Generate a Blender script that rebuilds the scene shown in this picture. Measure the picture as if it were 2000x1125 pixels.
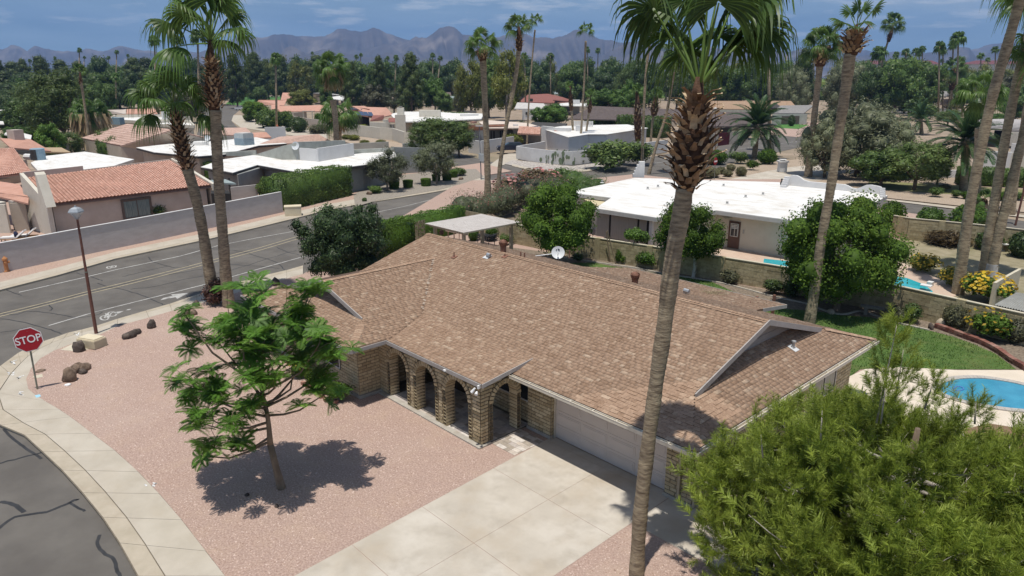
import bpy, bmesh, math, random
import numpy as np
from mathutils import Vector, Matrix, Euler
R = math.radians
rng = random.Random(7)
nr = np.random.default_rng(11)
scn = bpy.context.scene
col = scn.collection
for o in list(bpy.data.objects): bpy.data.objects.remove(o, do_unlink=True)

# ------------------------------------------------------------------ camera
FPX, PITCH, YAW = 1387.03, 0.2890, 0.8170          # focal length for a 2000 px wide frame
CAM = Vector((15.863, -17.033, 12.569))
FWD = Vector((-math.sin(YAW)*math.cos(PITCH), math.cos(YAW)*math.cos(PITCH), -math.sin(PITCH)))
RGT = Vector((math.cos(YAW), math.sin(YAW), 0)); UPV = RGT.cross(FWD)
FH = Vector((-math.sin(YAW), math.cos(YAW), 0))
cd = bpy.data.cameras.new("camera"); cam = bpy.data.objects.new("camera", cd); col.objects.link(cam)
cd.sensor_width = 36; cd.lens = FPX/2000*36; cd.clip_end = 30000; cd.clip_start = .1
cam.matrix_world = Matrix.Translation(CAM) @ Matrix((RGT, UPV, -FWD)).transposed().to_4x4()
scn.camera = cam

# ------------------------------------------------------------------ light
SUNV = Vector((-.10, .175, -1)).normalized()        # the way the light travels: a midday summer sun
SUN_EL = math.asin(-SUNV.z); SUN_AZ = math.atan2(-SUNV.x, -SUNV.y)
w = bpy.data.worlds.new("World"); scn.world = w; w.use_nodes = True
nt = w.node_tree; nt.nodes.clear()
def wn(t, **k):
    n = nt.nodes.new(t)
    for a, b in k.items(): setattr(n, a, b)
    return n
SKY_S = .085
wo = wn('ShaderNodeOutputWorld'); bg = wn('ShaderNodeBackground'); bg.inputs[1].default_value = SKY_S
sky = wn('ShaderNodeTexSky', sky_type='NISHITA', sun_disc=False, sun_elevation=SUN_EL, sun_rotation=SUN_AZ, altitude=380, air_density=1.0, dust_density=1.2, ozone_density=1.5)
tc = wn('ShaderNodeTexCoord'); sx = wn('ShaderNodeSeparateXYZ'); nt.links.new(tc.outputs['Generated'], sx.inputs[0])
# a bank of blue-grey cloud low all round the horizon, thin white cloud above it
mp = wn('ShaderNodeMapping'); mp.inputs['Scale'].default_value = (3.2, 3.2, 24); nt.links.new(tc.outputs['Generated'], mp.inputs[0])
no = wn('ShaderNodeTexNoise'); no.inputs['Scale'].default_value = 1.1; no.inputs['Detail'].default_value = 7; no.inputs['Roughness'].default_value = .55
nt.links.new(mp.outputs[0], no.inputs[0])
el = wn('ShaderNodeMapRange'); el.inputs[1].default_value = .22; el.inputs[2].default_value = .75; el.inputs[3].default_value = .97; el.inputs[4].default_value = 0
nt.links.new(sx.outputs[2], el.inputs[0])
bank = wn('ShaderNodeValToRGB'); b_ = bank.color_ramp
b_.elements[0].position = .32; b_.elements[0].color = (2.1, 3.5, 5.2, 1)
b_.elements[1].position = .80; b_.elements[1].color = (5.8, 6.6, 7.5, 1)
e_ = b_.elements.new(.56); e_.color = (2.9, 4.4, 6.1, 1)
nt.links.new(no.outputs[0], bank.inputs[0])
mp2 = wn('ShaderNodeMapping'); mp2.inputs['Scale'].default_value = (9, 9, 60); mp2.inputs['Location'].default_value = (3.1, 1.7, 0); nt.links.new(tc.outputs['Generated'], mp2.inputs[0])
no2 = wn('ShaderNodeTexNoise'); no2.inputs['Scale'].default_value = 1.0; no2.inputs['Detail'].default_value = 9; no2.inputs['Roughness'].default_value = .62
nt.links.new(mp2.outputs[0], no2.inputs[0])
r2 = wn('ShaderNodeMapRange'); r2.inputs[1].default_value = .52; r2.inputs[2].default_value = .74; r2.inputs[3].default_value = 0; r2.inputs[4].default_value = .8
nt.links.new(no2.outputs[0], r2.inputs[0])
hz = wn('ShaderNodeMapRange'); hz.inputs[1].default_value = .035; hz.inputs[2].default_value = .06; nt.links.new(sx.outputs[2], hz.inputs[0])
mw = wn('ShaderNodeMath', operation='MULTIPLY'); nt.links.new(r2.outputs[0], mw.inputs[0]); nt.links.new(hz.outputs[0], mw.inputs[1])
m1 = wn('ShaderNodeMixRGB'); nt.links.new(el.outputs[0], m1.inputs[0]); nt.links.new(sky.outputs[0], m1.inputs[1]); nt.links.new(bank.outputs[0], m1.inputs[2])
m2 = wn('ShaderNodeMixRGB'); nt.links.new(mw.outputs[0], m2.inputs[0]); nt.links.new(m1.outputs[0], m2.inputs[1]); m2.inputs[2].default_value = (8.2, 8.6, 9.0, 1)
nt.links.new(m2.outputs[0], bg.inputs[0]); nt.links.new(bg.outputs[0], wo.inputs[0])
sl = bpy.data.lights.new("sun", 'SUN'); sl.energy = 4.2; sl.angle = R(.53); sl.color = (1, .955, .87)
so = bpy.data.objects.new("sun", sl); col.objects.link(so); so.rotation_euler = SUNV.to_track_quat('-Z', 'Y').to_euler(); so.location = (0, 0, 60)
scn.view_settings.view_transform = 'Standard'; scn.view_settings.look = 'None'
scn.view_settings.exposure = .08; scn.view_settings.gamma = 1; scn.view_settings.use_curve_mapping = False
scn.render.engine = 'CYCLES'
cy = scn.cycles; cy.use_denoising = True; cy.max_bounces = 6; cy.transparent_max_bounces = 8; cy.volume_bounces = 0
cy.diffuse_bounces = 3; cy.glossy_bounces = 2; cy.caustics_reflective = False; cy.caustics_refractive = False

# ------------------------------------------------------------------ survey: points of the place
def ray(x, y): return FWD*FPX + RGT*(x-1000) - UPV*(y-562.5)
def G(x, y, z=0.):                                   # the point of the level z that is seen at a place of the survey photograph
    d = ray(x, y); return CAM + d*((z-CAM.z)/d.z)
def A(x, y, base):                                   # a point of the upright plane through base that faces the surveyor
    d = ray(x, y); return CAM + d*(((base-CAM).dot(FH))/d.dot(FH))
def dep(p): return (Vector(p)-CAM).dot(FWD)
def PX(p):
    d = Vector(p)-CAM; z = d.dot(FWD); return (1000+FPX*d.dot(RGT)/z, 562.5-FPX*d.dot(UPV)/z)
def V(*a): return Vector(a)

# ------------------------------------------------------------------ materials
MATS = {}
def mat(name, c, c2=None, scale=3., detail=6., rough=.85, bump=0., bscale=None, tone=None, lo=.35, hi=.65, spec=.25, metal=0., wear=None, obj=False, stretch=None, trans=0.):
    """c..c2 by a noise over the place; tone: colours picked by the piece's own 'tone' value; wear=(colour, scale, amount): blotches"""
    if name in MATS: return MATS[name]
    m = bpy.data.materials.new(name); m.use_nodes = True; t = m.node_tree; t.nodes.clear()
    def n(ty, **k):
        q = t.nodes.new(ty)
        for a, b in k.items(): setattr(q, a, b)
        return q
    L = t.links.new
    out = n('ShaderNodeOutputMaterial'); p = n('ShaderNodeBsdfPrincipled'); L(p.outputs[0], out.inputs[0])
    p.inputs['Roughness'].default_value = rough; p.inputs['Specular IOR Level'].default_value = spec; p.inputs['Metallic'].default_value = metal
    if obj: g = n('ShaderNodeTexCoord').outputs['Object']
    else: g = n('ShaderNodeNewGeometry').outputs['Position']
    if stretch:
        q = n('ShaderNodeMapping'); q.inputs['Scale'].default_value = stretch; L(g, q.inputs[0]); g = q.outputs[0]
    def noise(s, d=detail, ro=.6):
        q = n('ShaderNodeTexNoise'); q.inputs['Scale'].default_value = s; q.inputs['Detail'].default_value = d; q.inputs['Roughness'].default_value = ro; L(g, q.inputs[0]); return q.outputs[0]
    cur = None
    if tone:
        a = n('ShaderNodeAttribute', attribute_name='tone'); r = n('ShaderNodeValToRGB')
        k = len(tone)
        while len(r.color_ramp.elements) < k: r.color_ramp.elements.new(.5)
        for i, cc in enumerate(tone): r.color_ramp.elements[i].position = i/(k-1); r.color_ramp.elements[i].color = (*cc, 1)
        L(a.outputs['Fac'], r.inputs[0]); cur = r.outputs[0]
        if c is not None:
            mx = n('ShaderNodeMixRGB', blend_type='MULTIPLY'); mx.inputs[0].default_value = 1
            mr = n('ShaderNodeMapRange'); mr.inputs[1].default_value = lo; mr.inputs[2].default_value = hi; mr.inputs[3].default_value = c; mr.inputs[4].default_value = c2
            L(noise(scale), mr.inputs[0]); L(cur, mx.inputs[1]); fac = mr.outputs[0]
            if trans:                                # each plant a little lighter or darker than the next
                oi = n('ShaderNodeObjectInfo'); m3 = n('ShaderNodeMapRange'); m3.inputs[3].default_value = .82; m3.inputs[4].default_value = 1.3; L(oi.outputs['Random'], m3.inputs[0]); q = n('ShaderNodeMath', operation='MULTIPLY'); L(fac, q.inputs[0]); L(m3.outputs[0], q.inputs[1]); fac = q.outputs[0]
            L(fac, mx.inputs[2]); cur = mx.outputs[0]
    elif c2 is None:
        q = n('ShaderNodeRGB'); q.outputs[0].default_value = (*c, 1); cur = q.outputs[0]
    else:
        r = n('ShaderNodeValToRGB'); r.color_ramp.elements[0].position = lo; r.color_ramp.elements[1].position = hi
        r.color_ramp.elements[0].color = (*c, 1); r.color_ramp.elements[1].color = (*c2, 1)
        L(noise(scale), r.inputs[0]); cur = r.outputs[0]
    for (wc, ws, wa) in ([wear] if wear and not isinstance(wear, list) else wear or []):
        mr = n('ShaderNodeMapRange'); mr.inputs[1].default_value = .5; mr.inputs[2].default_value = .72; mr.inputs[4].default_value = wa
        L(noise(ws, 5.), mr.inputs[0]); mx = n('ShaderNodeMixRGB'); L(mr.outputs[0], mx.inputs[0]); L(cur, mx.inputs[1]); mx.inputs[2].default_value = (*wc, 1); cur = mx.outputs[0]
    L(cur, p.inputs['Base Color'])
    if bump:
        b = n('ShaderNodeBump'); b.inputs['Strength'].default_value = bump; b.inputs['Distance'].default_value = .03
        L(noise(bscale or scale*4, 4.), b.inputs['Height']); L(b.outputs[0], p.inputs['Normal'])
    if trans:
        tr = n('ShaderNodeBsdfTranslucent'); mx = n('ShaderNodeMixShader'); mx.inputs[0].default_value = trans
        hs = n('ShaderNodeHueSaturation'); hs.inputs['Value'].default_value = 1.5; hs.inputs['Hue'].default_value = .485; L(cur, hs.inputs['Color']); L(hs.outputs[0], tr.inputs[0])
        L(p.outputs[0], mx.inputs[1]); L(tr.outputs[0], mx.inputs[2]); L(mx.outputs[0], out.inputs[0])
    MATS[name] = m; return m
def leafmat(name, dark, mid, light, rough=.5, trans=.22, spec=.3):
    return mat(name, .75, 1.2, scale=.9, tone=[dark, mid, light], rough=rough, trans=trans, spec=spec)

# ------------------------------------------------------------------ meshes and objects
def np_mesh(name, v, f, m=None, tone=None, smooth=False):
    """v (N,3); f (M,k) one face size"""
    v = np.asarray(v, np.float32); f = np.asarray(f, np.int32); k = f.shape[1]
    me = bpy.data.meshes.new(name); me.vertices.add(len(v)); me.vertices.foreach_set('co', v.ravel())
    me.loops.add(f.size); me.loops.foreach_set('vertex_index', f.ravel())
    me.polygons.add(len(f)); me.polygons.foreach_set('loop_start', np.arange(0, f.size, k, dtype=np.int32))
    if tone is not None:
        at = me.attributes.new('tone', 'FLOAT', 'FACE'); at.data.foreach_set('value', np.asarray(tone, np.float32))
    me.update(calc_edges=True)
    if smooth: me.polygons.foreach_set('use_smooth', np.ones(len(f), bool))
    if m: me.materials.append(m)
    return me
class MB:
    """collects the faces of one part"""
    def __init__(s): s.v = []; s.f = []; s.t = []
    def add(s, vs, fs, t=.5):
        b = len(s.v); s.v += [tuple(x) for x in vs]; s.f += [tuple(b+i for i in q) for q in fs]; s.t += [t]*len(fs); return s
    def box(s, a, b, t=.5):
        (x0, y0, z0), (x1, y1, z1) = a, b
        return s.add([(x0,y0,z0),(x1,y0,z0),(x1,y1,z0),(x0,y1,z0),(x0,y0,z1),(x1,y0,z1),(x1,y1,z1),(x0,y1,z1)],
                     [(3,2,1,0),(4,5,6,7),(0,1,5,4),(1,2,6,5),(2,3,7,6),(3,0,4,7)], t)
    def obox(s, o, a, b, c, t=.5):                  # a box from corner o along the vectors a, b, c
        o, a, b, c = map(Vector, (o, a, b, c))
        return s.add([o,o+a,o+a+b,o+b,o+c,o+a+c,o+a+b+c,o+b+c], [(3,2,1,0),(4,5,6,7),(0,1,5,4),(1,2,6,5),(2,3,7,6),(3,0,4,7)], t)
    def cbox(s, c, sx, sy, sz, rz=0, t=.5):          # by the centre of its foot, turned by rz
        ca, sa = math.cos(rz), math.sin(rz); ax, ay = V(ca, sa, 0)*sx, V(-sa, ca, 0)*sy
        return s.obox(Vector(c)-ax/2-ay/2, ax, ay, V(0, 0, sz), t)
    def poly(s, pts, t=.5): return s.add(pts, [tuple(range(len(pts)))], t)
    def slab(s, pts, th, t=.5, down=V(0, 0, -1)):    # a flat polygon given thickness below it
        pts = [Vector(p) for p in pts]; n = len(pts)
        lo = [p+down*th for p in pts]
        return s.add(pts+lo, [tuple(range(n)), tuple(range(2*n-1, n-1, -1))]+[(i, n+i, n+(i+1) % n, (i+1) % n) for i in range(n)], t)
    def tube(s, pts, rad, k=8, t=.5, cap=True):
        pts = [Vector(p) for p in pts]; rad = rad if hasattr(rad, '__len__') else [rad]*len(pts)
        vs = []; fs = []; u = None
        for i, p in enumerate(pts):
            d = (pts[min(i+1, len(pts)-1)]-pts[max(i-1, 0)]).normalized()
            if u is None: u = d.orthogonal().normalized()
            u = (u-d*u.dot(d)).normalized(); w_ = d.cross(u)
            vs += [p+(u*math.cos(2*math.pi*j/k)+w_*math.sin(2*math.pi*j/k))*rad[i] for j in range(k)]
        for i in range(len(pts)-1):
            fs += [(i*k+j, i*k+(j+1) % k, (i+1)*k+(j+1) % k, (i+1)*k+j) for j in range(k)]
        if cap: fs += [tuple(range(k-1, -1, -1)), tuple(range((len(pts)-1)*k, len(pts)*k))]
        return s.add(vs, fs, t)
    def lathe(s, c, prof, k=16, t=.5):               # prof: (radius, z)
        c = Vector(c)
        vs = [c+V(r*math.cos(2*math.pi*j/k), r*math.sin(2*math.pi*j/k), z) for r, z in prof for j in range(k)]
        fs = [(i*k+j, i*k+(j+1) % k, (i+1)*k+(j+1) % k, (i+1)*k+j) for i in range(len(prof)-1) for j in range(k)]
        fs += [tuple(range(k-1, -1, -1)), tuple(range((len(prof)-1)*k, len(prof)*k))]
        return s.add(vs, fs, t)
    def mesh(s, name, m, off=V(0, 0, 0), smooth=False):
        me = bpy.data.meshes.new(name); ox, oy, oz = off
        me.from_pydata([(x-ox, y-oy, z-oz) for x, y, z in s.v], [], s.f)
        at = me.attributes.new('tone', 'FLOAT', 'FACE'); at.data.foreach_set('value', np.asarray(s.t, np.float32))
        me.update()
        bm = bmesh.new(); bm.from_mesh(me); bmesh.ops.recalc_face_normals(bm, faces=bm.faces); bm.to_mesh(me); bm.free()
        if smooth: me.polygons.foreach_set('use_smooth', np.ones(len(me.polygons), bool))
        if m: me.materials.append(m)
        return me
WORLD = {}
def wloc(o): return WORLD.get(o.name, Vector((0, 0, 0))) if o else Vector((0, 0, 0))
def link(name, me, parent=None, loc=None):
    o = bpy.data.objects.new(name, me); col.objects.link(o)
    L = Vector(loc) if loc is not None else (wloc(parent) if parent else Vector((0, 0, 0)))
    if parent: o.parent = parent
    o.location = L-wloc(parent); WORLD[o.name] = L
    return o
def tag(o, label=None, cat=None, group=None, kind=None):
    if label: o['label'] = label
    if cat: o['category'] = cat
    if group: o['group'] = group
    if kind: o['kind'] = kind
    return o
def thing(name, label, cat, loc, group=None):        # an Empty at the foot of a thing that carries its parts
    o = bpy.data.objects.new(name, None); col.objects.link(o); o.location = loc; o.empty_display_size = .3
    WORLD[o.name] = Vector(loc); return tag(o, label, cat, group)
def part(name, mb, m, parent, smooth=False, label=None, kind=None):   # mb is in place coordinates
    o = link(name, mb.mesh(name, m, wloc(parent), smooth), parent); return tag(o, label, kind=kind)
def whole(name, mb, m, label, cat, loc, group=None, smooth=False):    # a thing of one mesh
    o = link(name, mb.mesh(name, m, Vector(loc), smooth), None, loc); return tag(o, label, cat, group)
def struct(name, mb, m, parent=None, smooth=False):
    o = link(name, mb.mesh(name, m, wloc(parent), smooth), parent)
    if not parent: o['kind'] = 'structure'
    return o
def inst(name, me, parent, mw):                      # a piece that shares its mesh, at the place matrix mw
    o = bpy.data.objects.new(name, me); col.objects.link(o); o.parent = parent
    o.matrix_local = Matrix.Translation(-wloc(parent)) @ mw; WORLD[o.name] = mw.to_translation(); return o
def copy_tree(o, loc=None, rz=None, sc=None, parent=None):            # a thing, its parts and their sub-parts
    c = o.copy(); col.objects.link(c)
    if parent: c.parent = parent
    if loc is not None: c.location = loc; WORLD[c.name] = Vector(loc)
    if rz is not None: c.rotation_euler.z = rz
    if sc is not None: c.scale = sc if hasattr(sc, '__len__') else (sc, sc, sc)
    for ch in KIDS(o): copy_tree(ch, parent=c)
    return c
def KIDS(o): return [x for x in o.children]
# ------------------------------------------------------------------ ground, roads, pavements
m_soil = mat('desert_soil', (.24,.185,.135), (.36,.28,.21), scale=.25, wear=((.12,.13,.06), .03, .55), bump=.3, bscale=9)
m_asph = mat('asphalt', (.105,.095,.086), (.14,.128,.115), scale=.5, rough=.9, wear=[((.185,.17,.15), .18, .5), ((.09,.083,.077), 1.1, .4)], bump=.25, bscale=60)
m_conc = mat('concrete', (.43,.385,.325), (.51,.46,.39), scale=.6, rough=.85, wear=[((.57,.53,.475), .3, .75), ((.39,.31,.22), .45, .5), ((.30,.26,.21), 1.3, .4)], bump=.1, bscale=40)
m_walk = mat('pavement_concrete', (.40,.355,.29), (.47,.42,.35), scale=.8, rough=.9, wear=[((.52,.475,.405), .5, .5), ((.38,.32,.24), .9, .35)], bump=.12, bscale=40)
m_joint = mat('joint_dirt', (.13,.11,.085), (.2,.17,.13), scale=5)
m_kerb = mat('kerb_concrete', (.38,.33,.255), (.45,.39,.31), scale=1.5, wear=((.32,.26,.19), 1.2, .5), bump=.12, bscale=30)
m_grav = mat('pink_gravel', (.30,.207,.17), (.49,.36,.302), scale=17, detail=8, lo=.36, hi=.66, wear=[((.44,.335,.285), .22, .6), ((.47,.345,.25), .9, .35), ((.36,.24,.19), .5, .25)], bump=1., bscale=20, rough=.95)
m_grav2 = mat('tan_gravel', (.30,.235,.175), (.44,.35,.27), scale=9, detail=8, wear=((.25,.19,.14), .3, .5), bump=.7, bscale=20, rough=.95)
m_white_line = mat('road_paint', (.36,.35,.33), (.49,.48,.46), scale=4, wear=((.2,.19,.18), 2.2, .95))
m_yellow_line = mat('yellow_road_paint', (.33,.28,.185), (.39,.335,.23), scale=4, wear=((.2,.18,.14), 2.2, .7))
m_tar = mat('tar', (.028,.028,.03), (.045,.045,.047), scale=3, rough=.6)
Z_R = -.13
mb = MB(); S_ = 5600; n_ = 24
mb.poly([(-S_,-S_,-.16),(S_,-S_,-.16),(S_,S_,-.16),(-S_,S_,-.16)])
ground = struct('ground', mb, m_soil)
mb = MB()
mb.poly([V(x, y, Z_R) for x, y in [(-46,-70),(40,-70),(40,-9),(-10,-9),(-18,-6),(-24,20),(-40,80),(-66,80),(-52,20),(-44,-20)]])
road = struct('road', mb, m_asph)
def pxpoly(pts, z): return [G(x, y, z) for x, y in pts]
mb = MB(); mb.poly([p+V(0,0,.004) for p in pxpoly([(850,283),(890,322),(960,352),(1160,352),(1330,340),(1560,288),(1600,268),(1560,255),(1290,303),(1180,322),(1080,322),(960,316),(905,303),(880,283)], Z_R)])
crossroad = struct('cross_street', mb, m_asph)
mb = MB(); mb.poly([p+V(0,0,.008) for p in pxpoly([(1700,380),(1760,395),(1850,408),(2000,432),(2300,480),(2300,520),(2000,452),(1880,432),(1740,410),(1690,400)], Z_R)])
struct('side_street', mb, m_asph)
mb = MB(); mb.poly(pxpoly([(395,202),(440,204),(480,205),(456,225),(452,236),(462,247),(500,262),(520,272),(640,300),(560,330),(420,330),(380,300),(385,260),(400,225)], Z_R))
struct('far_street', mb, m_asph)
mb = MB(); mb.poly(pxpoly([(660,270),(720,280),(790,290),(860,300),(900,310),(900,330),(830,318),(740,300),(650,285)], Z_R+.002))
struct('lane', mb, m_asph)
mb = MB(); mb.poly(pxpoly([(1700,312),(1790,305),(1860,313),(1860,322),(1760,326),(1700,330)], Z_R)); mb.poly(pxpoly([(1655,222),(1800,224),(1880,228),(1880,215),(1800,208),(1655,210)], Z_R))
struct('farther_street', mb, m_asph)

# the corner lot of the brick house: gravel up to the inner edge of the pavement
inner = [(592,535),(560,544),(500,560),(420,585),(384,594),(336,607),(291,620),(229,637),(192,655),(160,664),(107,684),(80,699),(61,719),(51,740),(55,759),(70,772),(88,783),(117,800),(138,814),(180,846),(225,880),(270,921),(311,964),(355,1015),(402,1076),(440,1125)]
outer = [(592,518),(560,527),(500,541),(420,563),(384,575),(331,593),(285,606),(230,622),(187,636),(160,643),(133,649),(108,658),(80,667),(55,678),(35,688),(0,713),(-45,760),(-45,800),(0,830),(46,849),(82,882),(120,918),(160,962),(199,1010),(232,1060),(268,1125)]
wi = [G(x, y, 0) for x, y in inner]; wo_ = [G(x, y, 0) for x, y in outer]
e0, e1 = wi[-1], wo_[-1]
wi += [e0+V(8,-.1,0), e0+V(30,-.6,0)]; wo_ += [e1+V(8,-.1,0), e1+V(30,-.6,0)]
b0 = wi[0]; nd = (G(900,356,0)-b0); far0 = G(905,352,0)
lot = list(reversed(wi))+[V(b0.x+nd.x*.5, b0.y+nd.y*.5, 0), far0, G(960,352,0), G(1120,352,0), G(1240,340,0), G(1330,350,0), G(1560,350,0), G(1690,405,0), G(1740,410,0), G(1880,432,0), G(2000,452,0), G(2300,520,0), V(46,40,0), V(46,-12.5,0)]
mb = MB(); mb.slab(lot, .15)
gravel_yard = struct('gravel_yard', mb, m_grav)
# pavement of slabs along the corner; kerb and gutter on its street side
mb = MB(); m2_ = MB()
pave = struct('pavement', MB().poly([p+V(0,0,-.035) for p in wi+list(reversed(wo_))]), m_joint)
def lerp(a, b, t): return a+(b-a)*t
def band(parent, a, b, f0, f1, name, m, gap=.007, th=.12, z=0, sub=1, skip=()):
    for i in range(len(a)-1):
        if i in skip: continue
        q = [lerp(a[i], b[i], f0), lerp(a[i+1], b[i+1], f0), lerp(a[i+1], b[i+1], f1), lerp(a[i], b[i], f1)]
        c = sum(q, V(0,0,0))/4
        q = [p+(c-p).normalized()*gap*1.4+V(0,0,z) for p in q]
        mb = MB().slab(q, th, t=rng.random())
        part(name, mb, m, parent)
band(pave, wi, wo_, 0, .68, 'slab', m_walk)
for o in KIDS(pave): pass
band(pave, wi, wo_, .69, .985, 'kerb_stone', m_kerb, z=-.004)

# far side of the road: kerb, pavement, pink gravel strip
fk = [(-60,590),(0,566),(110,538),(225,505),(320,485),(410,466),(490,447),(560,430),(640,410),(740,392),(830,378),(900,366),(960,352)]
fw_ = [(-60,574),(0,551),(110,523),(225,492),(320,472),(410,453),(490,435),(545,421),(640,399),(735,381),(825,366),(893,354),(950,342)]
fk_ = [G(x, y, -.01) for x, y in fk]; fwk = [G(x, y, -.01) for x, y in fw_]
p2 = struct('far_pavement', MB().slab(fk_+list(reversed(fwk)), .12), m_kerb)
band(p2, fk_, fwk, .30, .99, 'slab', m_walk, z=.006, th=.02)
fl = fwk[:]
mb = MB().slab(fl+[G(1000,334,-.01), G(940,318,-.01), G(890,325,-.01), G(820,312,-.01), G(740,303,-.01), V(-90,60,-.01), V(-110,40,-.01), V(-95,0,-.01), V(-70,-30,-.01)], .14)
far_lot = struct('gravel_verge', mb, mat('verge_gravel', (.33,.225,.175), (.47,.34,.28), scale=9, wear=((.42,.33,.27), .2, .8), bump=.6, bscale=18))

# lane lines, arrow, bicycle symbols, sealed cracks
def ribbon(mb, pts, wd, z):
    P = [G(x, y, Z_R)+V(0,0,z) for x, y in pts]
    for i in range(len(P)-1):
        d0 = (P[min(i+1, len(P)-1)]-P[max(i-1, 0)]).normalized(); d1 = (P[min(i+2, len(P)-1)]-P[i]).normalized()
        w0 = wd[i] if hasattr(wd, '__len__') else wd; w1 = wd[i+1] if hasattr(wd, '__len__') else wd
        n0, n1 = V(-d0.y, d0.x, 0)*w0/2, V(-d1.y, d1.x, 0)*w1/2
        mb.poly([P[i]-n0, P[i]+n0, P[i+1]+n1, P[i+1]-n1])
    return mb
def smooth(pts, k=4):
    out = []
    for i in range(len(pts)-1):
        p0, p1, p2_, p3 = pts[max(i-1, 0)], pts[i], pts[i+1], pts[min(i+2, len(pts)-1)]
        for j in range(k):
            t = j/k
            out.append(tuple(.5*((2*b)+(-a+c)*t+(2*a-5*b+4*c-d)*t*t+(-a+3*b-3*c+d)*t**3) for a, b, c, d in zip(p0, p1, p2_, p3)))
    return out+[pts[-1]]
for l in ([(37,571),(160,543),(230,526),(353,500),(425,480),(500,465),(590,449),(640,436)], [(640,436),(720,418),(790,403),(850,388),(960,362)],
          [(95,636),(187,609),(283,585),(395,557),(430,547),(500,527),(590,502),(640,488)]):
    struct('lane_line', ribbon(MB(), l, .12, .006), m_white_line, road)
yl = [(-40,624),(0,613),(90,591),(180,567),(260,548),(330,530),(430,504),(510,483),(590,459),(690,433)]
struct('centre_line', ribbon(MB(), yl, .12, .006), m_yellow_line, road)
struct('centre_line', ribbon(MB(), [(x+2, y+4.5) for x, y in yl], .12, .006), m_yellow_line, road)
struct('stop_line', ribbon(MB(), [(1095,336),(1130,331)], .5, .012), m_white_line, crossroad)
struct('lane_line', ribbon(MB(), [(1240,325),(1310,314)], .12, .012), m_white_line, crossroad)
struct('lane_line', ribbon(MB(), [(1400,297),(1480,286),(1560,276)], .12, .012), m_white_line, crossroad)
ap = [(313,586.5),(319,582),(337,578),(334,575.5),(369,572),(346,584),(343,580.5)]
struct('arrow_marking', MB().poly([G(x, y, Z_R)+V(0,0,.007) for x, y in ap]), m_white_line, road)
# bicycle symbol: two wheels, frame, arrow chevron
bk = MB()
def ring(cx, cy, rx, ry):
    k = 14; ribbon(bk, [(cx+rx*math.cos(2*math.pi*i/k), cy+ry*math.sin(2*math.pi*i/k)) for i in range(k+1)], .09, .007)
ring(204,621,8,4.4); ring(219,613.5,8.5,4.4)
ribbon(bk, [(204,621),(208,614),(217,612),(212,620),(204,621)], .08, .0075); ribbon(bk, [(208,614),(206,612.5)], .08, .0075); ribbon(bk, [(217,612),(221,610)], .09, .0075)
struct('bicycle_marking', bk, m_white_line, road)
struct('arrow_marking', MB().poly([G(x, y, Z_R)+V(0,0,.007) for x, y in [(224,613),(228,609),(242,607.5),(232,612.5)]]), m_white_line, road)
struct('arrow_marking', MB().poly([G(x, y, Z_R)+V(0,0,.007) for x, y in [(246,606),(250,604),(257,603.5),(252,606)]]), m_white_line, road)
bk = MB(); ring(213,522.5,4.5,2); ring(222,520.5,4.5,2); ribbon(bk, [(213,522),(218,519.5),(222,520.5)], .09, .007); ribbon(bk, [(224,519),(228,518.5)], .1, .007)
struct('bicycle_marking', bk, m_white_line, road)
cracks = [[(-10,608),(25,615),(60,608),(110,613),(150,620),(182,617),(200,610)], [(190,553),(215,561),(250,568),(285,580),(312,592),(322,596)], [(0,622),(40,628),(85,640),(110,648),(120,652)],
          [(38,607),(90,592),(160,574),(215,562),(260,549),(300,541),(350,533),(400,524)], [(255,565),(300,560),(350,548),(400,538),(440,530),(500,513),(540,500),(580,488)],
          [(290,502),(300,512),(330,520),(352,523),(370,518)], [(395,483),(430,487),(465,490),(500,500),(540,513),(556,528)], [(540,483),(565,493),(585,498)], [(150,533),(185,543),(200,548)],
          [(12,566),(30,573),(42,577)], [(430,515),(470,518),(510,520),(545,524)], [(95,594),(102,603),(95,608)], [(590,470),(640,452),(700,440)], [(0,650),(30,645),(60,640)], [(240,540),(270,533),(330,519)]]
tars = MB()
for c in cracks: ribbon(tars, [(x+rng.uniform(-1.2,1.2), y+rng.uniform(-.7,.7)) for x, y in smooth(c)], .065, .0045)
for c in [[(-10,1040),(30,1010),(90,1000),(140,980),(152,975)], [(136,982),(150,990),(166,998)], [(195,1045),(190,1062),(205,1082),(222,1092),(228,1112),(236,1130)], [(8,838),(18,850),(40,868),(60,882),(80,896)], [(-5,906),(40,895),(80,884)], [(0,980),(25,985),(48,1000)]]:
    ribbon(tars, [(x+rng.uniform(-1,1), y+rng.uniform(-1,1)) for x, y in smooth(c)], rng.uniform(.07,.16), .0045)
struct('crack_seal', tars, m_tar, road)
tars = MB()
for c in [[(960,330),(1000,338),(1060,341)], [(1010,325),(1050,332),(1090,330)], [(1500,282),(1530,276)]]: ribbon(tars, smooth(c), .1, .010)
struct('crack_seal', tars, m_tar, crossroad)
# utility marks sprayed on the pavement
sp = MB()
for (x, y, a) in [(42,742,6),(20,735,5),(40,775,5),(292,953,9),(28,712,6),(150,657,5)]:
    for k in range(4):
        x0, y0 = x+rng.uniform(-a,a), y+rng.uniform(-a*.5,a*.5); ribbon(sp, [(x0, y0), (x0+rng.uniform(-a,a), y0+rng.uniform(-a*.4,a*.4)), (x0+rng.uniform(0,a), y0+rng.uniform(-3,3))], .05, .14)
struct('spray_mark', sp, mat('chalk_white', (.72,.72,.72)), pave)
struct('spray_mark', MB().poly([G(*q, .004) for q in [(68,772),(78,770),(80,774),(71,777)]]), mat('chalk_blue', (.32,.55,.68)), pave)

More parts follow.
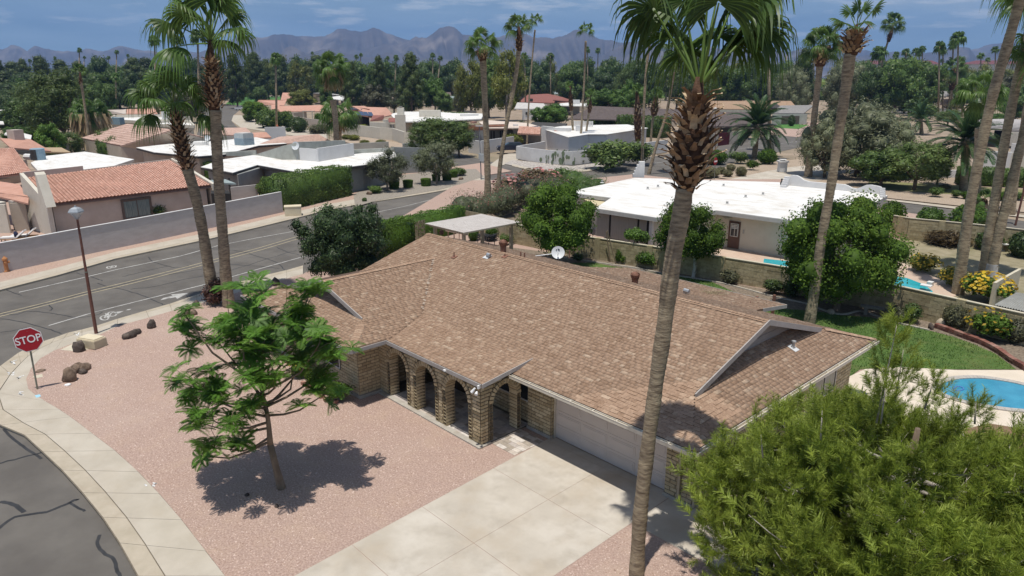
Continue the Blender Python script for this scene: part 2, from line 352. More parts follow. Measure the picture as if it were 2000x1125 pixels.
# driveway of eight slabs, walk to the porch of small pavers
x_l = lambda y: -.06-.055*(y+.65); x_r = lambda y: 5.10-.01*(y+.34); x_m = lambda y: 2.56-.017*y
drv = struct('driveway', MB().poly([(x_l(-.3),-.3,-.006),(x_r(-.3),-.3,-.006),(x_r(-14),-14,-.006),(x_l(-14),-14,-.006)][::-1]), m_joint)
ys = [.0, -.36, -3.05, -6.12, -8.65, -11.8]
for i in range(len(ys)-1):
    a, b = ys[i]-.008, ys[i+1]+.008
    for f, g in ((x_l, x_m), (x_m, x_r)):
        part('slab', MB().slab([(f(a)+.006,a,.006),(g(a)-.006,a,.006),(g(b)-.006,b,.006),(f(b)+.006,b,.006)][::-1], .05, t=rng.random()), m_conc, drv)
apr = struct('side_path', MB().poly([(5.11,-.2,-.004),(9.5,-.2,-.004),(9.5,-2.15,-.004),(5.11,-2.1,-.004)][::-1]), m_joint)
for a, b in ((5.12,7.35),(7.37,9.5)): part('slab', MB().slab([(a,-.12,.006),(b,-.12,.006),(b,-2.12,.006),(a,-2.1,.006)][::-1], .05), m_conc, apr)
pv = mat('paver_stone', .85, 1.12, scale=6, tone=[(.36,.31,.26),(.55,.48,.42),(.62,.57,.52),(.45,.40,.37)], rough=.85, bump=.15, bscale=30)
def pavers(parent, x0, x1, y0, y1, z, sz=(.4,.2), name='paver', lim=200, skipf=None):
    y = y0; row = 0; cnt = 0; rest = MB()
    ms = []
    for k in range(5): ms.append(MB().box((0,0,-.03),(1,1,.012), t=k/4).mesh('paver', pv))
    while y < y1-.02:
        x = x0-(row % 2)*sz[0]*.5; hgt_ = min(sz[1], y1-y)
        while x < x1-.02:
            wd = sz[0]*rng.choice((.5,1,1,.75)); a = max(x, x0); b = min(x+wd, x1)
            if b-a > .03 and not (skipf and skipf((a+b)/2, y)):
                inst(name, rng.choice(ms), parent, Matrix.Translation((a+.004, y+.004, z+rng.uniform(-.002,.002))) @ Matrix.Diagonal((b-a-.008, hgt_-.008, 1, 1))); cnt += 1
            x += wd
        y += sz[1]; row += 1
walk = struct('front_walk', MB().slab([(-1.5,-2.02,-.01),(0,-2.02,-.01),(0,-.5,-.01),(-1.5,-.5,-.01)], .04), m_joint)
pavers(walk, -1.42, -.05, -1.98, -.5, .004)
# ------------------------------------------------------------------ the brick house
m_mort = mat('shaded_mortar', (.12,.093,.06), (.165,.13,.085), scale=8)  # dark brown mortar, coloured darker still for the shade in its recessed joints
m_brick = mat('slump_brick', .8, 1.12, scale=9, tone=[(.40,.315,.19),(.50,.41,.26),(.56,.465,.305),(.46,.365,.225)], rough=.9, bump=.35, bscale=26)
m_found = mat('footing_concrete', (.36,.33,.29), (.45,.42,.37), scale=3, wear=((.28,.2,.13), 2, .4))
m_shing = mat('shingle', .8, 1.14, scale=14, tone=[(.285,.187,.128),(.322,.215,.15),(.348,.236,.166),(.385,.27,.192),(.44,.325,.237)], rough=.95, bump=.2, bscale=90, spec=.1)
m_under = mat('roof_felt', (.10,.065,.045), (.13,.085,.06), scale=6)
m_fascia = mat('fascia_paint', (.36,.335,.315), (.42,.39,.37), scale=2, wear=((.25,.21,.18), 3, .4))
m_gutter = mat('gutter_paint', (.62,.56,.46), (.70,.64,.54), scale=2, wear=((.45,.38,.29), 2.5, .4), rough=.5)
m_gable = mat('gable_board', (.33,.30,.28), (.40,.37,.35), scale=2, stretch=(1,1,8))
m_stucco_pale = mat('pale_stucco', (.52,.46,.37), (.58,.52,.43), scale=2, bump=.2, bscale=40)
m_gdoor = mat('garage_door_paint', (.58,.51,.46), (.62,.55,.50), scale=1.5, rough=.6)
m_frame = mat('window_frame', (.55,.53,.50), rough=.5)
m_glass = mat('dark_glass', (.02,.025,.03), rough=.08, spec=.6)
m_dark = mat('dark_void', (.03,.028,.026))  # near-black: stands for shade in openings, also colours some fittings and walls
m_metal = mat('galvanised', (.42,.44,.46), (.52,.54,.56), scale=5, rough=.45, metal=.6)
m_rust = mat('rusty_metal', (.16,.08,.055), (.26,.13,.09), scale=6, rough=.7)

house = thing('brick_house', 'large tan brick house with brown shingle roof and four arches', 'house', (0,0,0))
S = .31
def zF(x, y): return 2.54+.303*(y+1.2)
def zP(x, y): return 2.56+.12*(y+2.6)
def zWx(x, y): return 2.58+.28*(-6.75-x)
def zWf(x, y): return 2.58+.28*(y+4.25)
def zWn(x, y): return 2.58+.28*(x+16.65)
def zR(x, y): return 2.54+.39*(6.42-x)
def zB(x, y): return 4.494-.303*(y-5.25)
def zT(x, y): return 2.38+.14*(13.85-y)
planes = [  # (height, plan outline, direction of the courses)
 ('F', zF, [(-1.0,-1.2),(6.42,-1.2),(5.05,.85),(5.05,5.25),(-14.5,5.25),(-14.5,.8),(-11.7,3.507),(-7.718,-.173),(-1.0,-.173)], (1,0)),
 ('P', zP, [(-6.68,-2.6),(-1.0,-2.6),(-1.0,-.173),(-7.718,-.173)], (1,0)),
 ('Wx', zWx, [(-6.75,-4.25),(-6.75,-2.6),(-6.68,-2.6),(-7.718,-.173),(-11.7,3.507),(-11.7,-2.63),(-8.4,-2.63)], (0,1)),
 ('Wf', zWf, [(-16.65,-4.25),(-6.75,-4.25),(-8.4,-2.63),(-9.1,-2.0),(-14.3,-2.0),(-15.0,-2.63)], (1,0)),
 ('R', zR, [(6.42,-1.2),(6.42,11.7),(5.05,9.9),(4.45,9.1),(4.45,1.42),(5.05,.85)], (0,1)),
 ('B', zB, [(6.42,11.7),(-14.5,11.7),(-14.5,5.25),(5.05,5.25),(5.05,9.9)], (-1,0)),
 ('T', zT, [(1.65,13.85),(-7.45,13.85),(-8.6,10.6),(1.65,10.6)], (-1,0)),
 ('Wn', zWn, [(-16.65,-4.25),(-15,-2.63),(-11.7,-2.63),(-11.7,3.5),(-14.5,3.4),(-16.65,3.4)], (0,-1)),
]
SZ = lambda f, p: V(p[0], p[1], f(*p))
mb = MB()
for nme, f, poly, _ in planes: mb.slab([SZ(f, p) for p in poly], .10 if nme in 'FR' else .08)
roof = part('roof', mb, m_under, house)
# shingles, laid course by course; the ones nearest are pieces of their own
EXP = .145
allsh = []
for nme, f, poly, (dx, dy) in planes:
    if nme == 'Wn': continue
    P = [SZ(f, p) for p in poly]
    nrm = (P[1]-P[0]).cross(P[2]-P[0]).normalized()
    if nrm.z < 0: nrm = -nrm
    a = V(dx, dy, 0)
    up = nrm.cross(a)
    if up.z < 0: up = -up
    O = P[0]; U_ = [((p-O).dot(a), (p-O).dot(up)) for p in P]
    s0 = min(u[1] for u in U_); s1 = max(u[1] for u in U_); j = 0
    while s0+j*EXP < s1-.02:
        sa = s0+j*EXP; sm = min(sa+EXP*.5, s1-.001); xs = []
        for i in range(len(U_)):
            (x0, y0), (x1, y1) = U_[i], U_[(i+1) % len(U_)]
            if (y0 <= sm) != (y1 <= sm): xs.append(x0+(sm-y0)*(x1-x0)/(y1-y0))
        xs.sort()
        for q in range(0, len(xs)-1, 2):
            x = xs[q]-rng.uniform(0, .25); patch = rng.random()
            while x < xs[q+1]:
                wd = rng.choice((.13,.17,.22,.28,.34)); l, r_ = max(x, xs[q]), min(x+wd, xs[q+1]); x += wd
                if r_-l < .03: continue
                c = O+a*((l+r_)/2)+up*(sa+EXP/2)
                tn = rng.choices((0,.25,.5,.75,1), (9,38,34,14,5))[0]
                allsh.append((c, a, up, nrm, l, r_, sa, O, tn, .022 if rng.random() < .42 else .008))
        j += 1
def seen_roof(c):
    x, y = PX(c); return 0 < x < 2000 and 0 < y < 1125
order = sorted(range(len(allsh)), key=lambda i: (allsh[i][0]-CAM).length if seen_roof(allsh[i][0]) and allsh[i][0].x > -3 and (PX(allsh[i][0])[0] < 1390 or allsh[i][0].x < 6.2) else 1e9)
solo = set(order[:290])
BV = [(0,0,0),(1,0,0),(1,1,0),(0,1,0),(0,0,1),(1,0,1),(1,1,.12),(0,1,.12)]
BF = [(4,5,6,7),(0,1,5,4),(1,2,6,5),(3,0,4,7)]
shm = {t: MB().add(BV, BF, t).mesh('shingle', m_shing) for t in (0,.25,.5,.75,1)}
vv = []; ff = []; tt = []
for i, (c, a, up, nrm, l, r_, sa, O, tn, th) in enumerate(allsh):
    o = O+a*(l+.002)+up*sa; A_ = a*(r_-l-.004); B_ = up*(EXP+.02); C_ = nrm*th
    if i in solo:
        inst('shingle', shm[tn], roof, Matrix(((A_.x,B_.x,C_.x,o.x),(A_.y,B_.y,C_.y,o.y),(A_.z,B_.z,C_.z,o.z),(0,0,0,1))))
    else:
        b = len(vv); vv += [tuple(o+A_*p[0]+B_*p[1]+C_*p[2]) for p in BV]; ff += [tuple(b+k for k in q) for q in BF]; tt += [tn]*4
tag(link('shingles', np_mesh('shingles', vv, ff, m_shing, tt), roof, (0,0,0)), kind='stuff')
# cap pieces along hips and ridges
def caps(a, b, wd=.16):
    a, b = Vector(a), Vector(b); d = (b-a); n = max(1, int(d.length/.17)); d /= n; u = d.normalized(); s = u.cross(V(0,0,1)).normalized(); up = s.cross(u)
    for i in range(n):
        p = a+d*i; t = rng.choice((.25,.5,.75,.5)); q = d*1.25
        mb = MB()
        for sg in (-1, 1):
            e = s*sg*wd-V(0,0,wd*.27)
            mb.add([p+up*.035, p+e+up*.03, p+q+e+up*.016, p+q+up*.02, p+V(0,0,.0), p+e], [(0,1,2,3),(0,4,5,1)], t)
        part('ridge_cap', mb, m_shing, roof)
caps((6.42,-1.2,2.56),(5.28,.54,2.98)); caps((6.42,11.7,2.56),(5.1,9.95,3.08)); caps((-6.75,-4.25,2.60),(-8.1,-2.92,2.96))
caps((5.05,5.25,4.50),(-14.5,5.25,4.50)); caps((-11.7,-2.63,3.985),(-11.7,3.5,3.985))
# white chips of old flashing in the valley
vl = MB()
for i in range(26):
    t = rng.random(); p = lerp(V(-7.8,-.1,2.89), V(-11.6,3.42,3.95), t)+V(rng.uniform(-.04,.04), rng.uniform(-.04,.04), .01)
    vl.cbox(p, rng.uniform(.05,.16), .05, .02, rng.uniform(.3,1.2))
part('valley_flashing', vl, mat('flashing', (.62,.52,.42)), roof)
# boards under the edges, gutters
def board(name, a, b, h, th, m, z0=0., parent=None, out=None):
    a, b = Vector(a), Vector(b); d = (b-a).normalized(); n = Vector(out) if out else V(d.y, -d.x, 0).normalized()
    return part(name, MB().obox(a+V(0,0,z0-h), b-a, n*th, V(0,0,h)), m, parent or house)
board('fascia', (-16.65,-4.28,2.58), (-6.75,-4.28,2.58), .15, .03, m_fascia, z0=.01)
board('fascia', (-6.73,-4.28,2.58), (-6.73,-2.63,2.58), .15, .03, m_fascia, z0=.01)
board('fascia', (-6.73,-2.63,2.56), (-1.0,-2.63,2.56), .15, .03, m_fascia, z0=.01)
board('fascia', (-.98,-2.63,2.56), (-.98,-.2,2.85), .15, .03, m_fascia, z0=.015)
board('fascia', (-1.0,-1.22,2.53), (6.42,-1.22,2.53), .14, .02, m_fascia)
board('fascia', (6.44,-1.2,2.53), (6.44,11.7,2.53), .14, .02, m_fascia)
board('fascia', (1.66,13.88,2.37), (1.66,11.6,2.69), .17, .03, m_fascia, z0=.02)
board('fascia', (1.66,13.88,2.38), (-7.5,13.88,2.38), .17, .03, m_fascia, z0=.01)
def gutter(a, b, out):
    a, b, out = Vector(a), Vector(b), Vector(out); L = b-a
    mb = MB(); mb.obox(a, L, out*.012, V(0,0,-.11)); mb.obox(a+V(0,0,-.11), L, out*.13, V(0,0,.012)); mb.obox(a+out*.118+V(0,0,-.11), L, out*.014, V(0,0,.115)); mb.obox(a+out*.115+V(0,0,.0), L, out*.025, V(0,0,.014))
    g = part('gutter', mb, m_gutter, house)
    n = int(L.length/.9)
    for i in range(1, n): p = a+L*(i/n); part('gutter_hanger', MB().obox(p+V(0,0,.002), L.normalized()*.03, out*.13, V(0,0,.012)), m_gutter, g)
gutter((-.96,-1.245,2.54), (6.60,-1.245,2.54), (0,-1,0)); gutter((6.465,-1.2,2.54), (6.465,11.7,2.54), (1,0,0))
# dutch gables: wall of boards set back, sloping barge boards
def gable(feet0, apex, feet1, wall, out):
    f0, ap, f1 = map(Vector, (feet0, apex, feet1)); out = Vector(out)
    for p, q in ((f0, ap), (f1, ap)): part('barge_board', MB().obox(p-V(0,0,.15), q-p, out*.04, V(0,0,.20)), m_fascia, house)
    w0, w1, w2 = [v-out*wall-V(0,0,.05) for v in (f0, ap, f1)]
    part('gable_wall', MB().slab([w0, w1, w2], .05, down=-out), m_gable, house)
    base = (w2-w0); L = base.length; bx = base.normalized(); H_ = w1.z-w0.z; n = 5
    for i in range(n):                             # horizontal boards with open joints
        z0, z1 = i/n, (i+1)/n-.03
        part('gable_board', MB().slab([w0+base*(.5*z0)+V(0,0,H_*z0), w2-base*(.5*z0)+V(0,0,H_*z0), w2-base*(.5*z1)+V(0,0,H_*z1), w0+base*(.5*z1)+V(0,0,H_*z1)], .018, down=out), m_gable, house)
gable((5.07,.85,3.13), (5.07,5.25,4.51), (5.07,9.65,3.13), .62, (1,0,0))
gable((-15.0,-2.65,3.05), (-11.7,-2.65,3.98), (-8.4,-2.65,3.05), .62, (0,-1,0))
# walls
BH = .135
def brickwall(O, a, L, H, n, holes=(), z0=.12, tone0=None):
    """returns bricks (origin, along, up, out) on the face O + a*s + z, outward n; holes(z)->[(s0,s1)] left open"""
    res = []; j = 0; O, a, n = Vector(O), Vector(a), Vector(n)
    while z0+j*BH < H-.03:
        z = z0+j*BH; gaps = sorted(h for f in holes for h in f(z+BH/2)); segs = []; x = 0
        for g0, g1 in gaps:
            if g0 > x: segs.append((x, g0))
            x = max(x, g1)
        if x < L: segs.append((x, L))
        for s0, s1 in segs:
            x = -(.2 if j % 2 else 0)+0.
            while x < s1:
                l, r_ = max(x, s0), min(x+.4, s1); x += .4
                if r_-l > .045: res.append((O+a*(l+.006)+V(0,0,z+.012), a*(r_-l-.026), V(0,0,BH-.022), n*.02))
        j += 1
    return res
bricks = []
walls = MB()
def wallbox(a, b): walls.box(a, b)
walls.box((-16.0,-3.4,0),(-7.72,3.0,2.42)); walls.box((-14.2,3.0,0),(5.93,10.9,2.45)); walls.box((-7.72,.0,0),(-1.2,3.0,2.45)); walls.box((-1.2,-.2,0),(-.02,3.0,2.5))
walls.box((-.02,.14,0),(4.90,3.0,2.5)); walls.box((4.90,-.2,0),(5.93,3.0,2.5))
part('wall', walls, m_mort, house)
bricks += brickwall((-7.72,-3.4,0),(0,1,0), 3.4, 2.42, (1,0,0), holes=[])
bricks += brickwall((-16.0,-3.4,0),(1,0,0), 8.28, 2.42, (0,-1,0), holes=[lambda z: [(4.6,6.9)] if .8 < z < 2.1 else []])
bricks += brickwall((-1.2,-.2,0),(1,0,0), 1.18, 2.45, (0,-1,0)); bricks += brickwall((-.02,-.2,0),(0,1,0), .34, 2.3, (1,0,0))
bricks += brickwall((4.90,-.2,0),(1,0,0), .46, 2.4, (0,-1,0)); bricks += brickwall((5.50,-.2,0),(1,0,0), .43, 2.4, (0,-1,0)); bricks += brickwall((5.93,-.2,0),(0,1,0), 11.1, 2.4, (1,0,0), holes=[lambda z: [(1.2,3.4),(4.4,6.6),(7.6,9.4)] if .9 < z < 2.15 else []])
bricks += brickwall((-7.72,0,0),(1,0,0), 6.52, 2.4, (0,-1,0), holes=[lambda z: [(4.4,6.4)] if .9 < z < 2.05 else [], lambda z: [(1.6,3.4)] if z < 2.1 else []])
# arcade: piers and round arches of brick
ZS, TH = 1.5, .42
def arcwall(O, a, n, L, H, arches):
    O, a, n = Vector(O), Vector(a), Vector(n)
    out = [(0, H), (0, 0)]
    for c, r in arches:
        out += [(c-r, 0), (c-r, ZS)]+[(c-r*math.cos(math.pi*k/14), ZS+r*math.sin(math.pi*k/14)) for k in range(1, 14)]+[(c+r, ZS), (c+r, 0)]
    out += [(L, 0), (L, H)]
    pts = [O+a*s+V(0,0,z) for s, z in out]
    part('arcade_wall', MB().slab(pts, TH-.03, down=-n), m_mort, house)
    for c, r in arches:
        R_ = r+.17; m = 15
        for k in range(m):                          # wedge bricks round the arch, through the whole wall
            t0, t1 = math.pi*(k+.13)/m, math.pi*(k+.87)/m
            q = [O+a*(c-rr*math.cos(t))+V(0,0,ZS+rr*math.sin(t))+n*.05 for rr, t in ((r-.012,t0),(R_,t0),(R_,t1),(r-.012,t1))]
            bricks.append(('wedge', q, -n*(TH+.03)))
        for sd in (-1, 1):
            z = .06
            while z < ZS-.03:
                bricks.append((O+a*(c+sd*(r-.012) if sd > 0 else c-R_)+V(0,0,z+.012)+n*.03, a*(.172), V(0,0,BH-.026), -n*(TH+.03))); z += BH
    def hole(z):
        res = []
        for c, r in arches:
            R_ = r+.20
            if z < ZS: res.append((c-R_, c+R_))
            elif z < ZS+R_: h = math.sqrt(R_*R_-(z-ZS)**2); res.append((c-h, c+h))
        return res
    bricks.extend(brickwall(O, a, L, H, n, [hole], z0=.06))
arcwall((-7.72,-2.39,0),(1,0,0),(0,-1,0), 6.38, 2.50, [(1.36,.60),(3.19,.60),(5.09,.66)])
arcwall((-1.34,-2.39,0),(0,1,0),(1,0,0), 1.95, 2.58, [(1.15,.60)])
m_brv = []
for k in range(8):                                   # slumped bricks: eight uneven shapes
    j = lambda s: rng.uniform(-s, s)
    vs = [(0,0,0),(1,0,0),(1,1,0),(0,1,0),(.01,.06+j(.05),1),(.99,.06+j(.05),1),(.985,.93+j(.06),.9),(.015,.93+j(.06),.9)]
    vs = [(x, y, z) for x, y, z in vs]
    m_brv.append((vs, [(4,5,6,7),(0,1,5,4),(1,2,6,5),(2,3,7,6),(3,0,4,7)]))
brm = [MB().add(v, f, (k % 4)/3).mesh('brick', m_brick) for k, (v, f) in enumerate(m_brv)]
def b_c(b): return (sum(b[1], V(0,0,0))/4) if b[0] == 'wedge' else b[0]+b[1]/2
arc = part('brickwork', MB().box((-7.71,-2.3,.0),(-7.6,-2.2,.05)), m_mort, house)
order = sorted(range(len(bricks)), key=lambda i: (b_c(bricks[i])-CAM).length+(0 if -7.75 < b_c(bricks[i]).x < 5.5 and b_c(bricks[i]).y < .1 and seen_roof(b_c(bricks[i])) else 99)+(0 if bricks[i][0] == 'wedge' else (4 if b_c(bricks[i]).x > 0 else 0)))
solo = set(order[:295]); rest = MB()
for i, b in enumerate(bricks):
    if b[0] == 'wedge':
        q, d = b[1], b[2]; mb = MB().add(q+[p+d for p in q], [(0,1,2,3),(7,6,5,4),(0,4,5,1),(1,5,6,2),(2,6,7,3),(3,7,4,0)], rng.random())
        if i in solo: part('brick', mb, m_brick, house)
        else: rest.add(mb.v, mb.f, rng.random())
    else:
        o, A_, B_, C_ = b
        if i in solo: inst('brick', rng.choice(brm), house, Matrix(((A_.x,B_.x,C_.x,o.x),(A_.y,B_.y,C_.y,o.y),(A_.z,B_.z,C_.z,o.z),(0,0,0,1))))
        else:
            vs, fs = rng.choice(m_brv); rest.add([o+A_*x+B_*y+C_*z for x, y, z in vs], fs, rng.random())
bpy.data.objects.remove(arc, do_unlink=True)
tag(part('brickwork', rest, m_brick, house), kind='stuff')
for a, b in (((-7.80,-3.48,-.05),(-7.6,-2.42,.12)), ((-16.05,-3.48,-.05),(-7.8,-3.3,.12)), ((-7.74,-2.60,-.05),(-1.2,-2.36,.055)), ((-1.36,-2.36,-.05),(-1.2,-2.0,.05)), ((-1.22,-.26,-.05),(.02,-.1,.12)), ((4.88,-.26,-.05),(5.96,-.1,.12)), ((5.9,-.1,-.05),(6.0,10.9,.12))): part('footing', MB().box(a, b), m_found, house)
# soffits close the eaves from below
sf = MB(); sf.slab([V(-1.3,-1.2,2.42),V(6.4,-1.2,2.42),V(6.4,.2,2.42),V(-1.3,.2,2.42)], .02); sf.slab([V(5.9,.2,2.39),V(6.4,.2,2.39),V(6.4,11.6,2.39),V(5.9,11.6,2.39)], .02); sf.slab([V(-16.6,-4.2,2.45),V(-6.8,-4.2,2.45),V(-6.8,-2.6,2.45),V(-7.6,-2.4,2.45),V(-7.6,-3.3,2.45),V(-16.6,-3.3,2.45)], .02); sf.slab([V(-7.7,-2.38,2.47),V(-1.4,-2.38,2.47),V(-1.4,0,2.47),V(-7.7,0,2.47)], .02)
part('soffit', sf, m_fascia, house)
# garage door of four rows of panels
gd = part('garage_door', MB().box((0,.03,.01),(4.88,.09,2.24)), m_gdoor, house)
for i in range(4):
    part('door_section', MB().box((.01,.018,.02+.555*i),(4.87,.034,.02+.555*i+.545)), m_gdoor, gd)
    for j in range(4):
        x0 = .12+j*1.19; z0 = .02+.555*i+.11
        mb = MB(); mb.slab([(x0,.006,z0),(x0+1.07,.006,z0),(x0+1.07,.006,z0+.33),(x0,.006,z0+.33)], .016, down=V(0,1,0)); mb.slab([(x0+.06,-.004,z0+.05),(x0+1.01,-.004,z0+.05),(x0+1.01,-.004,z0+.28),(x0+.06,-.004,z0+.28)], .014, down=V(0,1,0))
        part('door_panel', mb, m_gdoor, gd)
for a, b in (((-.02,-.06,0),(.03,.10,2.3)), ((4.85,-.06,0),(4.91,.10,2.3)), ((-.02,-.06,2.24),(4.91,.10,2.36))): part('door_frame', MB().box(a, b), m_gutter, house)
part('downspout', MB().box((5.40,-.30,.1),(5.49,-.21,2.40)), mat('downspout_paint', (.42,.35,.25)), house)
part('downspout', MB().box((5.95,-.28,.1),(6.03,-.2,2.40)), mat('downspout_paint', (.42,.35,.25)), house)
def window(parent, O, a, n, L, z0, z1, mull=1, m=None, fr=.05):
    O, a, n = Vector(O), Vector(a), Vector(n); w_ = part('window', MB().obox(O+V(0,0,z0)+n*.01, a*L, n*.03, V(0,0,z1-z0)), m or m_glass, parent)
    f = MB(); f.obox(O+V(0,0,z0)+n*.012, a*L, n*.06, V(0,0,fr)); f.obox(O+V(0,0,z1-fr)+n*.012, a*L, n*.06, V(0,0,fr))
    for k in range(mull+2): f.obox(O+a*((L-fr)*k/(mull+1))+V(0,0,z0+fr)+n*.014, a*fr, n*.05, V(0,0,z1-z0-2*fr))
    part('window_frame', f, m_frame, w_ if parent is house else parent); return w_
window(house, (-3.3,0,0),(1,0,0),(0,-1,0), 2.0, .95, 2.0); window(house, (-11.4,-3.4,0),(1,0,0),(0,-1,0), 2.3, .85, 2.05)
for y in (1.0,4.2,7.4): window(house, (5.93,y,0),(0,1,0),(1,0,0), 2.0, .95, 2.1)
part('front_door', MB().box((-6.1,-.06,0),(-4.35,.0,2.1)), mat('door_wood', (.06,.035,.02)), house)
# porch floor
pf = struct('porch_floor', MB().box((-7.7,-2.42,-.1),(-1.3,0,.028)), m_joint)
pavers(pf, -6.95, -1.32, -2.36, -.02, .032, sz=(.5,.25))
# small things on the roof and walls
fl_ = part('floodlight', MB().box((-1.12,-2.72,2.40),(-1.05,-2.66,2.52)).tube([(-1.16,-2.78,2.43),(-1.24,-2.86,2.27)], [.03,.06]).tube([(-1.06,-2.78,2.33),(-1.0,-2.88,2.27)], [.03,.06]), mat('white_plastic', (.75,.75,.75)), house)
part('floodlight', MB().box((-3.0,-2.72,2.46),(-2.88,-2.66,2.52)), mat('white_plastic', (.75,.75,.75)), house)
def onroof(x, y, f): # a roof point seen at a survey place: slide along the ray to the plane
    d = ray(x, y); lo, hi = 5/d.length, 60/d.length
    for _ in range(50):
        m_ = (lo+hi)/2; p = CAM+d*m_
        if p.z > f(p.x, p.y): lo = m_
        else: hi = m_
    return CAM+d*hi
def pipe(px, py, f, h, r, m, flash=True, cap=None):
    p = onroof(px, py, f); mb = MB().tube([p-V(0,0,.05), p+V(0,0,h)], r, 10)
    o = part('vent_pipe', mb, m, house)
    if flash: part('flashing', MB().obox(p-V(.13,.13,.13*S-.03), V(.26,0,0), V(0,.26,.26*S), V(0,0,.012)), m, house)
    return p
pipe(887,503,zF,.28,.028,m_rust); pipe(986,502,zF,.16,.03,m_rust); pipe(1112,502,zF,.32,.03,m_rust,False); pipe(1123,504,zF,.32,.03,m_rust,False) if False else None
for px, py in ((1032,502),(1047,507)): p = A(px, py, V(-8,5.3,4)); part('vent_pipe', MB().tube([V(p.x,5.4,4.3), V(p.x,5.4,4.3+.42)], .035, 8), m_rust, house)
p = onroof(952,503,zF); mb = MB().tube([p, p+V(0,0,.14)], .07).tube([p+V(0,0,.16), p+V(.2,.0,.14)], .09)
part('exhaust_hood', mb, m_metal, house); part('flashing', MB().obox(p-V(.2,.16,.16*S-.03), V(.36,0,0), V(0,.32,.32*S), V(0,0,.012)), mat('pale_flashing', (.55,.56,.57)), house)
p = onroof(1338,574,zB); part('exhaust_hood', MB().tube([p, p+V(0,0,.14)], .08).tube([p+V(-.06,0,.17), p+V(.2,0,.15)], .10), m_metal, house)
p = onroof(1549,680,zR); part('flue', MB().tube([p-V(0,0,.05), p+V(0,0,.24)], .055, 12).lathe(p+V(0,0,.24), [(.085,0),(.085,.05),(.02,.07)], 12), m_metal, house); part('flashing', MB().obox(p+V(-.16,-.16,.16*.4+.03-.02), V(.34,0,-.34*.4), V(0,.32,0), V(0,0,.012)), mat('pale_flashing', (.55,.56,.57)), house)
p = onroof(1465,601,zB); part('vent_pipe', MB().tube([p-V(0,0,.1), p+V(0,0,.30)], .025, 8), m_rust, house)
for px, py in ((1475,615),(1509,612)): p = G(px, py, 1.4); part('patio_post', MB().box((p.x-.06,p.y-.06,0),(p.x+.06,p.y+.06,2.35)), m_rust, house)
def turbine(px, py, f, lbl, h=.26, r=.2):
    p = onroof(px, py, f); t = thing('turbine_vent', lbl, 'roof vent', p, 'round turbine vents on the shingle roof')
    part('vent_neck', MB().lathe(p, [(r*.72,-.12),(r*.72,h*.6),(r*.8,h*.8)], 16), m_rust, t)
    hd = part('turbine_head', MB().lathe(p+V(0,0,h*.8), [(r*.7,0),(r*.88,.10),(r*.9,.2),(r*.6,.29),(r*.1,.33)], 16), m_rust, t)
    for k in range(14):
        a = 2*math.pi*k/14; pts = []
        for i in range(6):
            z = i/5*.33; rr = r*(.78+.34*math.sin(min(1, z/.30)*math.pi*.75))*(1 if z < .25 else .8 if z < .3 else .3); aa = a+z*1.6
            pts.append((p+V(rr*math.cos(aa), rr*math.sin(aa), h*.8+z), p+V(rr*math.cos(aa+.18)*.9, rr*math.sin(aa+.18)*.9, h*.8+z)))
        mb = MB()
        for i in range(5): mb.poly([pts[i][0], pts[i+1][0], pts[i+1][1], pts[i][1]])
        part('fin', mb, m_rust, hd)
turbine(983,489,zF,'rust coloured turbine vent on the roof beside the white pergola')
turbine(1240,553,zB,'rust coloured turbine vent alone near the middle of the roof ridge')
# ------------------------------------------------------------------ plants: builders
m_bark = mat('bark', (.13,.095,.07), (.22,.165,.12), scale=6, stretch=(1,1,.3), bump=.6, bscale=14)
m_greybark = mat('grey_bark', (.26,.22,.18), (.36,.31,.26), scale=6, stretch=(1,1,.3), bump=.5, bscale=14)
m_white_bark = mat('whitewashed_bark', (.55,.53,.48), (.3,.26,.2), scale=5, lo=.5, hi=.62)
m_palmbark = mat('palm_bark', (.17,.13,.09), (.42,.34,.23), scale=5, stretch=(.7,.7,2.6), lo=.36, hi=.66, bump=1., bscale=9, wear=[((.12,.092,.065), 1.1, .5), ((.50,.42,.29), .7, .45)])
m_boot = mat('palm_boot', .7, 1.15, scale=7, tone=[(.10,.055,.034),(.21,.125,.072),(.36,.24,.145),(.58,.45,.30)], rough=.9, bump=.5, bscale=25)
m_skirt = mat('dead_frond', .75, 1.1, scale=5, tone=[(.20,.135,.07),(.33,.235,.13),(.43,.33,.20)], rough=.9)
m_fan = leafmat('fan_leaf', (.036,.07,.017), (.075,.14,.03), (.16,.25,.06), rough=.42, trans=.32)
m_feather = leafmat('feather_leaf', (.022,.047,.016), (.04,.085,.026), (.09,.14,.04), rough=.42, trans=.2)
m_petiole = mat('leaf_stalk', (.13,.19,.06), (.23,.27,.10), scale=4)
